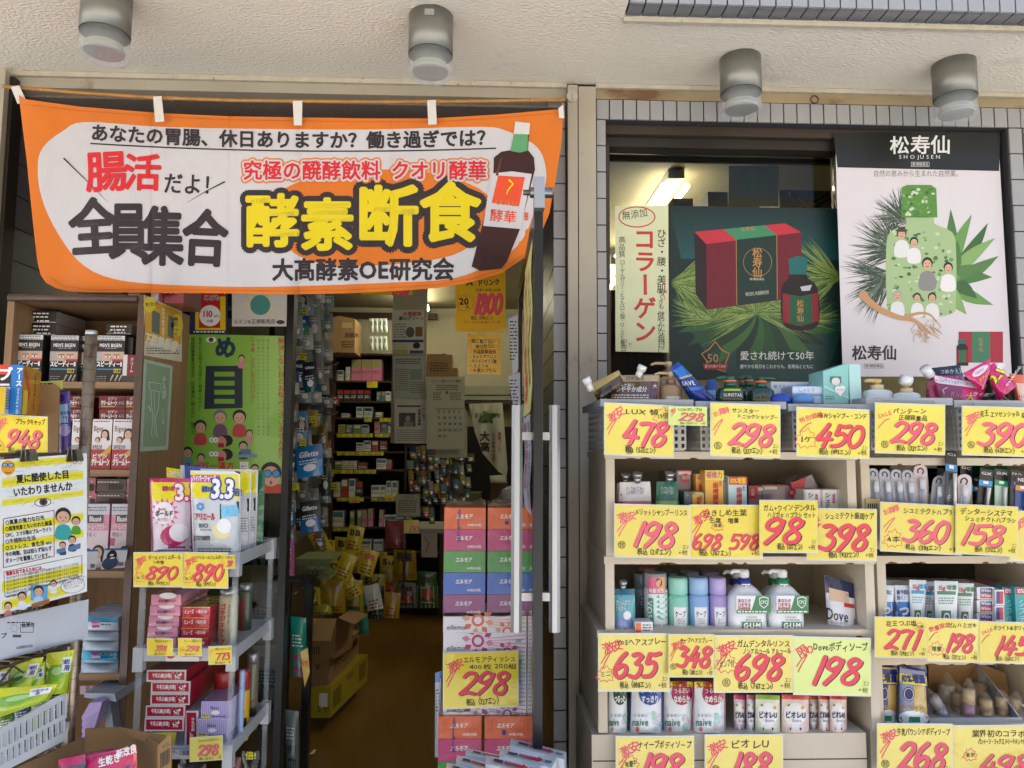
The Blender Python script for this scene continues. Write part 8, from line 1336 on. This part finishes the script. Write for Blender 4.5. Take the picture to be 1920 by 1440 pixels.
b = B(); b.pbox(775, 992, 836, 1000, 4.6, .5, pap('#8A8A80')); b.pbox(835, 975, 905, 1120, 4.9, .4, wood('#3A2A1C')); b.build('counter', label='dark wooden counter with papers on it below the calendar', cat='counter')
paper(790, 1000, 820, 1045, 4.58, '#9A948A', 'sheet with a red figure hanging from the counter edge', lambda b, a, y0, c, y1: b.line([(a+6, y0+6), (a+14, y0+20), (a+8, y0+36)], 2, ink('#8A4A3A'), 1))
for a in ((757, 975, 786, 1000, 4.4, '130', 'yellow price sign reading 130 beside the low grey sheet'), (795, 980, 0, 0, 0, '', ''), (722, 928, 738, 940, 5.6, '98', 'small ochre price sign on the seventh shelf of the back wall'), (655, 931, 674, 943, 5.6, '248', 'ochre price sign under the red boxes of the back wall shelving')):
    if a[4]: b = B(pfr(a[4])); b.rect(*a[:4], YT, 0); b.digits(a[5], a[0]+(a[2]-a[0])*.3, a[1]+(a[3]-a[1])*.45, (a[3]-a[1])*.45, CRED, None, 1); b.build('price_sign', label=a[6], cat='sign')
# floor goods
for (x0, y0, x1, y1, d, c, c2, t, L) in ((604, 1010, 628, 1050, 4.5, '#C0B02E', '#3A3A3A', 'BB', 'yellow pouch with dark letters standing at the left of the aisle end'), (628, 1006, 666, 1060, 4.3, '#C4B42E', None, 'BB', 'yellow pouch with dark letters and a torn top beside the basket'), (636, 1040, 652, 1100, 4.2, '#A04A5A', '#B8A82A', '', 'pink pouch with a yellow price strip below the yellow pouches'), (660, 1040, 684, 1075, 4.3, '#B8A82A', None, '20', 'tilted yellow price sheet right of the yellow pouches'), (676, 1074, 722, 1150, 4.6, '#B8A82A', '#2E4A4A', 'キレイ', 'yellow and green pouch on the floor in the middle of the aisle'), (600, 1085, 646, 1150, 3.9, '#B89A2A', None, '', 'yellow pouch with red letters lying above the open cardboard box'), (646, 1085, 680, 1150, 4.0, '#B8A22A', '#3A7A6A', '006', 'yellow price sheet with red 006 before turquoise pouches'), (672, 1150, 690, 1190, 4.1, '#2E8A84', None, '', 'turquoise pouch standing behind the open cardboard box'), (712, 1040, 745, 1110, 5.0, '#C8B83A', '#A8A49A', 'Su', 'pale pouch with a yellow head on the floor before the back shelves'), (738, 1030, 780, 1088, 4.9, '#B8A01E', None, '特価', 'broad yellow price sheet hanging before the back shelves'), (722, 975, 760, 1028, 4.8, '#9A4A5A', None, '', 'dusky pink bag hanging before the back shelves'), (746, 1090, 780, 1140, 5.0, '#9A9A94', '#1E2430', 'Attack', 'white and navy detergent pack on the floor, left one'), (782, 1070, 820, 1140, 4.9, '#2A5A34', '#B0B0A8', 'Attack', 'green and white detergent pack on the floor, right one'), (690, 1095, 720, 1160, 4.3, '#1E2A2A', '#7A8A8A', '', 'dark bottle shaped pouch on the floor behind the turquoise one'), (718, 1090, 745, 1140, 4.8, '#8A5A1E', None, '96', 'ochre price sheet with red figures on the floor line'), (573, 1098, 600, 1135, 3.3, '#A89A2A', '#2A2A34', 'B', 'dark and yellow pouch in the box at the left of the aisle'), (580, 1130, 620, 1152, 3.5, '#9A9A2E', None, '', 'flat yellow green pack lying at the left of the aisle')):
    pouch('detergent_pouch', (x0, y0), (x1, y0+3), (x1+2, y1), (x0, y1), d, .04, foil(c), lambda b, W, H, c2=c2, t=t: (b.rect(0, H*.4, W, H, foil(c2), 1, 5, 4) if c2 else None, b.text(t, W*.15, H*.06, min(H*.32, W*.45), K if not t.isdigit() else CRED, 2, .06, w=W*.65), b.ell(W*.5, H*.62, W*.28, H*.16, foil('#A83A3A'), 2, 12) if t == 'Attack' else None, fine(b, W*.15, H*.8, W*.85, 2, K, 3)), L)
for i, (x, y, a_, c, tx) in enumerate(((600, 1015, -.5, '#D8C42A', '78'), (648, 1062, .4, '#E0CC30', ''), (690, 1055, .3, '#D8C42A', '198'), (655, 1098, -.5, '#DCC82C', ''), (622, 1072, .6, '#C8B428', 'C'), (700, 1120, -.2, '#C8D0C8', ''), (612, 1120, .5, '#E0CC30', '98'), (640, 1130, -.35, '#C8707A', ''), (665, 1010, .2, '#D8C42A', 'BB'), (735, 1135, .1, '#B08A2E', ''), (590, 1060, -.3, '#D4D0C0', ''), (672, 1125, .25, '#3A9A94', ''))):
    w, h = 15, 24; ca, sa = math.cos(a_), math.sin(a_); q = [(x+p*ca-r*sa, y+p*sa+r*ca) for p, r in ((-w, -h), (w, -h), (w, h), (-w, h))]
    pouch('price_sheet' if tx.isdigit() else 'detergent_pouch', *q, 3.85+i*.03, .02, foil(c), lambda b, W, H, tx=tx: (b.text(tx, W*.12, H*.1, W*.5, CRED if tx.isdigit() else K, 2, .06, w=W*.7), fine(b, W*.15, H*.6, W*.85, 3, ink('#8A2A2A'), 4)), OR2[i % 10]+' tilted '+('yellow' if c[1] in 'DEC' and c[3:5] > 'B0' and c[5] in '23' else 'pale or coloured')+' piece in the '+('far' if i > 9 else 'near')+' heap on the aisle floor', 'pouch', 'heap of pouches and price sheets in the aisle', nu=4, nv=4)
t = thing('basket', P(588, 1085, 3.5), 'pale green plastic basket of packets at the left of the aisle', 'basket'); GB_ = mk('green basket', '#7A8A5A', .4)
b = B(); b.pbox(553, 1048, 622, 1053, 3.5, .25, GB_); b.build('rim', t); b = B(); b.pbox(557, 1053, 618, 1062, 3.51, .01, GB_); b.pbox(557, 1080, 618, 1086, 3.51, .2, GB_)
for i in range(12): b.pbox(557+i*5.2, 1062, 559+i*5.2, 1080, 3.51, .006, GB_)
b.build('basket_body', t)
# boxes on the aisle floor: yellow crate, closed carton, open carton
def flap(bx_, pts, d, dd): b = B(); b.add([P(u, v, a) for (u, v), a in zip(pts, d)]+[P(u, v, a)+Vector((0, .003, -.003)) for (u, v), a in zip(pts, d)], [(0, 1, 2, 3), (7, 6, 5, 4), (0, 4, 5, 1), (1, 5, 6, 2), (2, 6, 7, 3), (3, 7, 4, 0)], KR); b.build('flap', bx_)
rot_carton(582, 1288, 619, 1346, 687, 3.63, 4.2, gls('#B0A22A'), gls('#B8AA2E'), 'yellow printed carton at the bottom of the stack of three in the aisle', lambda b, W, H: (b.rect(W*.4, H*.2, W*.8, H*.65, W_INK, 1), b.text('5ヶ', W*.3, H*.55, 16, K, 2)), lambda b, W, H: ([b.rect(W*(.06+i*.03), H*.2, W*(.075+i*.03), H*.8, K, 1) for i in range(7)], [b.rect(W*(.74+i*.03), H*.15, W*(.755+i*.03), H*.75, K, 1) for i in range(7)], b.text('新発売', W*.4, H*.1, 12, ink('#A8402A'), 1, .04)))
rot_carton(578, 1234, 616, 1286, 671, 3.66, 4.2, KR, KR, 'closed brown carton with black lettering in the middle of the stack', lambda b, W, H: b.text('V', W*.3, H*.15, 14, K, 1, .05), lambda b, W, H: (b.text('アリナミンV', W*.12, H*.2, H*.5, K, 1, .06, w=W*.55), b.rect(W*.72, H*.2, W*.95, H*.5, K, 1)), name='cardboard_box', cat='cardboard box')
ob = thing('cardboard_box', P(610, 1234, 3.6), 'open brown carton with spread flaps on top of the stack in the aisle', 'cardboard box')
b = B(plane(3.6)); b.prism([(574, 1160), (630, 1160), (628, 1234), (574, 1234)], 3.6, 3.604, KR); [b.rect(577+i*4, 1213, 579+i*4, 1227, K, 1) for i in range(6)]; b.build('front_wall', ob)
b = B(); p = [P(630, 1160, 3.6), P(663, 1148, 4.05), P(661, 1214, 4.05), P(628, 1234, 3.6)]; b.add(p, [(0, 1, 2, 3), (3, 2, 1, 0)][:1], KR); b.build('side_wall', ob)
b = B(); b.prism([(600, 1140), (663, 1148), (661, 1180), (600, 1180)], 4.05, 4.054, KR); b.build('back_wall', ob)
flap(ob, [(570, 1159), (630, 1160), (620, 1202), (572, 1202)], [3.6, 3.6, 3.42, 3.42], 0); flap(ob, [(634, 1158), (658, 1143), (690, 1152), (664, 1171)], [3.62, 4.0, 3.9, 3.55], 0); flap(ob, [(573, 1142), (604, 1139), (606, 1158), (574, 1160)], [3.65, 4.0, 4.04, 3.62], 0)
# black stand with packs behind the glass
bk_ = thing('black_stand', P(530, 1440, 2.75), 'black metal stand with hanging packs just inside the doorway', 'stand'); BM = mk('black metal', '#0C0C0D', .35, metal=.3)
for x in (524, 566): b = B(); b.pbox(x, 1090, x+14, 1470, 2.66 if x == 524 else 2.75, .03, BM); b.build('post', bk_)
b = B(); b.pbox(505, 1086, 581, 1096, 2.66, .1, BM); b.build('top_bar', bk_); b = B(); b.pbox(440, 930, 620, 1470, 3.2, .02, mk('dark panel', '#0A0A0A', .7)) if 0 else None
for (x0, y0, x1, y1, d, c, c2, L) in ((528, 1005, 552, 1080, 2.64, '#C05A94', '#8AA4B4', 'pink and pale blue pouch on top of the black stand'), (545, 1155, 574, 1270, 2.6, '#1E9A84', '#B83A6A', 'turquoise and pink pack hanging on the black stand'), (455, 1100, 520, 1210, 2.75, '#7A2024', '#3A1014', 'dark red bottles dimly seen behind the sidelight glass'), (480, 1230, 530, 1330, 2.75, '#2A4A3A', '#1E2A22', 'dark green packs dimly seen low behind the sidelight glass'), (535, 1330, 560, 1440, 2.64, '#7A8A8C', '#3A4A4C', 'grey white pack hanging at the foot of the black stand'), (450, 960, 520, 1060, 2.8, '#3A4038', '#1E2420', 'dim packs behind the sidelight glass above the red bottles')):
    pouch('refill_pouch', (x0, y0), (x1, y0+4), (x1, y1), (x0, y1), d, .03, foil(c), lambda b, W, H, c2=c2: (b.rect(0, H*.6, W, H, foil(c2), 1, 5, 3), fine(b, W*.1, H*.3, W*.8, 4, W_INK, 4)), L)
b = B(pfr(2.55)); b.poly([(563, 1222), (577, 1214), (581, 1262), (571, 1288)], lam('#D8B42E'), 0); b.text('39', 564, 1236, 14, CRED, 1, .05); b.build('price_sign', label='small yellow sign dangling from the black stand beside the turquoise pack', cat='sign')
b = B(); b.box(-1.4, .2, 2.3, 3.16, .2, .206, mk('rubber mat', '#2A302E', .8, bump=.4, bscale=120)); b.box(-1.43, .235, 2.45, 2.659, 0, .199, STUCD); b.build('door_mat', label='dark grey green rubber mat inside the threshold', cat='mat')
b = B(); q = P(580, 1370, 3.35); b.add([(q.x, q.y, .207), (q.x+.02, q.y+.01, .207), (q.x+.024, q.y+.04, .215), (q.x+.008, q.y+.05, .209)], [(0, 1, 2, 3)], W_INK); b.build('paper_scrap', label='tiny white paper scrap on the dark aisle floor', cat='paper scrap')
# ================================================================ OPEN GLASS DOOR, HANDLES, TISSUES
XD = P(1006, 850, 1.68).x; dr = thing('glass_door', (XD, 2.05, .02), 'glass door swung open towards the viewer, seen edge on, with papers stuck to it', 'door')
zd = P(1010, 392, 1.66).z
b = B(); b.box(XD-.008, XD+.012, 1.655, 1.70, .03, zd, FRM); b.box(XD-.008, XD+.012, 2.45, 2.5, .03, zd, FRM); b.box(XD-.008, XD+.012, 1.701, 2.449, zd-.05, zd, FRM); b.box(XD-.008, XD+.012, 1.701, 2.449, .03, .12, FRM); b.build('door_frame', dr)
b = B(); b.box(XD-.002, XD+.004, 1.701, 2.449, .121, zd-.051, GLASS); b.build('glass_pane', dr)
b = B(); q = P(1011, 360, 1.64); b.box(q.x-.012, q.x+.012, 1.63, 1.66, P(1011, 392, 1.64).z, P(1011, 334, 1.64).z, mk('zinc plate', '#A9AFB4', .3, metal=.7)); b.build('pivot_plate', dr)
b = B(); b.tube([(q.x-.036, 1.645, q.z), (q.x-.02, 1.645, q.z), (q.x-.02, 1.645, q.z), (q.x+.03, 1.645, q.z)], [.006, .007, .012, .012], mk('lock steel', '#8A8C88', .25, metal=.9), 14); b.build('lock_cylinder', dr)
for s_, x0, x1 in ((-1, 959, 979), (1, 1029, 1050)):
    d = 1.72; a, c = P(x0, 760, d), P(x1, 1184, d); h = thing('door_handle', (0, 0, 0), None, None); h.parent = dr; h.location = Vector(((a.x+c.x)/2, d, c.z))-dr.location
    b = B(); xc = (a.x+c.x)/2; w = .0125; b.add([(xc+w*x, d+w*y, z) for z in (c.z, a.z) for x, y in ((-1, -.5), (-.45, -1), (.45, -1), (1, -.5), (1, .5), (.45, 1), (-.45, 1), (-1, .5))], [(i, (i+1) % 8, 8+(i+1) % 8, 8+i) for i in range(8)]+[tuple(range(7, -1, -1)), tuple(range(8, 16))], ALU); b.build('grip', h)
    for y in (818, 1118):
        z = P(1005, y, d).z; b = B(); xe = XD-.008 if s_ < 0 else XD+.012; lo, hi = sorted((xc+w*-s_*.9, xe)); b.box(lo, hi, d-.009, d+.009, z-.009, z+.009, ALU); b.build('standoff', h)
xq = XD-.0095
def df(u, v, l):
    d = _f+_r2*((u-960)/F)+_u2*((720-v)/F); k = (xq-EPS*l+.0+.0)/d.x; return d*k+EYE
def dpaper(y0, y1, ya, yb, c, L, f):      # y along the door 1.70..2.0, z from pixel rows
    b = B(lambda u, v, l: Vector((xq-EPS*l-.002*math.sin(v*.05), 2.12-u*.0042, P(990, v, 1.85).z))); b.rect(ya, y0, yb, y1, pap(c), 0, 1, 12); f(b); b.build('notice', label=L, cat='notice')
dpaper(462, 776, 15, 95, '#D6D48C', 'tall pale yellow notice with red brush characters on the inner face of the open door', lambda b: (b.text('コラーゲン飲む健康', 28, 500, 28, CRED, 2, .04, vert=True), b.text('ヒアルロン酸配合毎日元気', 66, 510, 18, K, 2, .02, vert=True)))
dpaper(780, 960, 20, 92, '#C4C6D2', 'white handwritten notice with red and blue characters lower on the open door', lambda b: (b.text('税込特価品', 30, 790, 26, ink('#B8343A'), 2, .03, vert=True), b.text('毎月一日は大安売り', 66, 790, 18, ink('#3A4A7A'), 2, .02, vert=True)))
b = B(pfr(2.3)); b.poly([(953, 598), (971, 590), (972, 690), (962, 706)], pap('#B9BCC0'), 0); fine(b, 956, 602, 970, 12, K, 4); b.build('notice', label='white printed notice behind the door, upper one beside the yellow signs', cat='notice')
b = B(pfr(2.3)); b.poly([(953, 706), (975, 698), (976, 770), (964, 772)], pap('#B4B8C4'), 0); fine(b, 956, 712, 972, 8, K, 4); b.build('notice', label='white printed notice behind the door, lower one beside the yellow list', cat='notice')
# tissue packs
FC = [('#E0601E', 'orange'), ('#BE2E70', 'magenta'), ('#3C9438', 'green'), ('#1A60BC', 'blue'), ('#8A3078', 'purple')]
WRAP = mk('tissue wrap', '#BBBBBB', .06, alpha=.035, coat=.6, bump=1, bscale=22, bdist=.008)
def tissue(x0, x1, y0, d, hs, L, n=5, first=0):
    s = d/F; xa, xb = P(x0, y0+100, d).x, P(x1, y0+100, d).x; zt_ = P((x0+x1)/2, y0, d).z; t = thing('tissue_pack', ((xa+xb)/2, d, zt_-n*hs*s), L, 'tissue pack', 'film wrapped tissue packs stacked beside the door')
    for i in range(n):
        z1 = zt_-i*hs*s; m = mk('tissue'+FC[i][0], FC[i][0], .36, coat=.3, bump=.8, bscale=16, bdist=.005); b = B(lambda u, v, l: Vector((xa+u*s, d-EPS*l, z1-v*s))); b.box(xa, xb, d, d+.235, z1-hs*s+.0006, z1-.0002, m)
        W_ = (xb-xa)/s; b.text('エルモア', W_*.28, hs*.28, hs*.24, W_INK, 1, .05, w=W_*.4, shear=.2); b.text('400枚(200組)', W_*.56, hs*.72, hs*.14, W_INK, 1, .03, w=W_*.34); b.rect(0, hs*.57, W_, hs*.585, ink('#'+''.join('%02X' % int(int(FC[i][0][k:k+2], 16)*.85) for k in (1, 3, 5))), .6); b.build('tissue_box', t)
    b = B(lambda u, v, l: Vector((xa+u*s, d-.003-EPS*l, zt_-v*s))); b.box(xa-.001, xb+.001, d-.0025, d+.237, zt_-n*hs*s+.001, zt_+.004, WRAP); W_ = (xb-xa)/s; b.text('エルモア400枚(200組)', W_*.32, 2, 6.5, ink('#2A3A8A'), 1, .03, vert=True, sp=.7) if first == 0 else None; b.ell(W_*.45, hs*.7, 4, 4, ink('#2A3A8A'), 1, 12) if first else None
    vs = []; 
    for i in range(9):
        for j in range(5): vs.append((xa+(xb-xa)*i/8, d-.002+.23*j/4, zt_+.004+.008*random.random()*(0 < i < 8)))
    b.add(vs, [(i*5+j, i*5+j+5, i*5+j+6, i*5+j+1) for i in range(8) for j in range(4)], mk('tissue wrap top', '#C9CCD4', .12, alpha=.55, coat=1), True); b.build('film_wrap', t); return zt_-n*hs*s
tissue(832, 910, 952, 2.0, 39.4, 'left upper pack of five solid coloured tissue boxes in film'); tissue(914, 993, 952, 2.0, 39.4, 'right upper pack of five solid coloured tissue boxes in film', first=1)
s = 2.0/F; t = thing('tissue_pack', P(908, 1340, 2.0), 'wide pack of five white flowered tissue boxes in the middle of the stack', 'tissue pack', None)
for i, (c, c2) in enumerate((('#F07A4A', '#F4A88A'), ('#C83A7A', '#E08AB4'), ('#4AA84A', '#9ACC8A'), ('#4A84C8', '#9ABCE0'), ('#8A4A84', '#B48AB4'))):
    y = 1148+i*38.6; m = mk('tissue white', '#E9E6EC', .3, coat=.4, bump=.3, bscale=14, bdist=.004); b = B(plane(1.9996)); x0_, x1_, z0_, z1_ = b.pbox(831, y+.2, 987, y+38.4, 2.0, .115, m)
    def cl_(pts): return [(min(986, max(832, u)), min(y+38, max(y+.6, v))) for u, v in pts]
    for cx, cy, r in ((896, y+15, 12), (951, y+36, 9)):
        for k in range(8):
            a = k*.785+.2; ca, sa = math.cos(a), math.sin(a); p0, p1 = (cx+ca*r*1.15, cy+sa*r*1.15), (cx+ca*r*2.6, cy+sa*r*2.3); nx, ny = -sa*r*.5, ca*r*.5; mx, my = (p0[0]+p1[0])/2, (p0[1]+p1[1])/2
            pts = cl_([p0, (mx+nx, my+ny), p1, (mx-nx, my-ny)]); ar = abs(sum(pts[q][0]*pts[(q+1) % 4][1]-pts[(q+1) % 4][0]*pts[q][1] for q in range(4)))
            if ar > 4: b.poly(pts, ink(c if k % 2 else c2), 1+k*.03)
        n = 16; b.poly(cl_([(cx+r*math.cos(q*.3927), cy+r*math.sin(q*.3927)) for q in range(n)]), ink(c), 1.5); b.poly(cl_([(cx+r*.6*math.cos(q*.3927), cy+r*.6*math.sin(q*.3927)) for q in range(n)]), m, 2)
    for k in range(5): b.poly(cl_([(915, y+10+k*4), (985, y+3+k*8), (985, y+5+k*8), (915, y+11+k*4)]), ink(c2), .7)
    b.text('ellemoi', 837, y+21, 13, ink('#3A4A7A'), 3, .01, w=38, shear=.2); b.text('200', 966, y+11, 7, ink('#5A5A9A'), 3, .02, shear=.2); b.build('tissue_box', t)
b = B(plane(1.9965)); b.pbox(830, 1147, 988, 1342, 1.998, .12, WRAP); b.build('film_wrap', t)
tissue(821, 902, 1343, 1.99, 39.6, 'left lower pack of solid coloured tissue boxes at the bottom of the stack'); tissue(908, 989, 1343, 1.99, 39.6, 'right lower pack of solid coloured tissue boxes at the bottom of the stack', first=1)
card(832, 1226, 971, 1327, 1.985, '298', 'エルモアティッシュ', 'bright yellow price card with red 298 on the stack of tissue boxes', '327', t2='400枚 200組', nx=(.2, .9), ny=(.32, .8), tx=.26, tsz=.13, circ=None, lean=.002, tilt=-.03, group='price cards beside the door', tail=False, col='#F4DE2A')
pouch('toothpaste_tube', (816, 1262), (828, 1258), (826, 1420), (815, 1420), 2.1, .012, gls('#B9C0CC'), lambda b, W, H: (b.rect(0, 0, W, H*.12, gls('#3A7AC8'), 1, 3, 2), b.text('DARS', W*.1, H*.16, W*.8, K, 2, .03, rot=1.5) if 0 else fine(b, 2, H*.2, W-2, 10, K, 4)), 'slim white and blue pack standing left of the tissue boxes')
# white cartons heaped at the lower right of the doorway
WC = gls('#D6DCE2')
def lying(pts, dz0, D, L, red=True):
    """flat carton: top face as four pixel corners (far left, far right, near right, near left) with depths"""
    q = [P(u, v, d) for u, v, d in pts]; h = Vector((0, 0, -dz0)); b = B(); b.add(q+[p+h for p in q], [(0, 3, 2, 1), (3, 7, 6, 2), (2, 6, 5, 1), (0, 4, 7, 3), (4, 5, 6, 7)], WC)
    def fr(u, v, l): a = q[0]*(1-u)+q[1]*u; c = q[3]*(1-u)+q[2]*u; return a*(1-v)+c*v+Vector((0, -EPS*.5*l, EPS*l))
    b.fr = fr; b.poly([(.36, .2), (.7, .3), (.7, .12), (.8, .42), (.68, .75), (.69, .58), (.35, .5)], ink('#C83A4A'), 1); b.rect(.15, .2, .33, .5, K, 1); b.rect(.83, .35, .95, .6, ink('#6A7A8A'), 1); b.rect(.1, .62, .6, .68, ink('#8A98A8'), 1)
    b.build('carton', label=L, cat='carton', group='white cartons heaped at the right of the doorway')
for i, (pts, L) in enumerate(((((958, 1384, 1.72), (1062, 1410, 1.66), (1058, 1424, 1.6), (956, 1398, 1.64)), 'white carton with a red arrow, topmost and furthest right of the heap'), (((938, 1404, 1.66), (1044, 1422, 1.6), (1034, 1440, 1.54), (936, 1416, 1.58)), 'white carton with a red arrow, second from the right in the heap'), (((875, 1403, 1.68), (960, 1420, 1.64), (956, 1432, 1.6), (873, 1412, 1.62)), 'white carton with a black mark at the upper left of the heap'), (((912, 1416, 1.6), (1012, 1436, 1.54), (1008, 1456, 1.48), (910, 1432, 1.52)), 'white carton with a red arrow in the middle front of the heap'), (((857, 1416, 1.62), (940, 1436, 1.56), (936, 1450, 1.52), (855, 1428, 1.56)), 'white carton at the left of the heap, lower one'), (((838, 1430, 1.56), (915, 1448, 1.5), (912, 1462, 1.46), (836, 1442, 1.5)), 'white carton at the lower left corner of the heap'))):
    lying(pts, .032, 0, L)
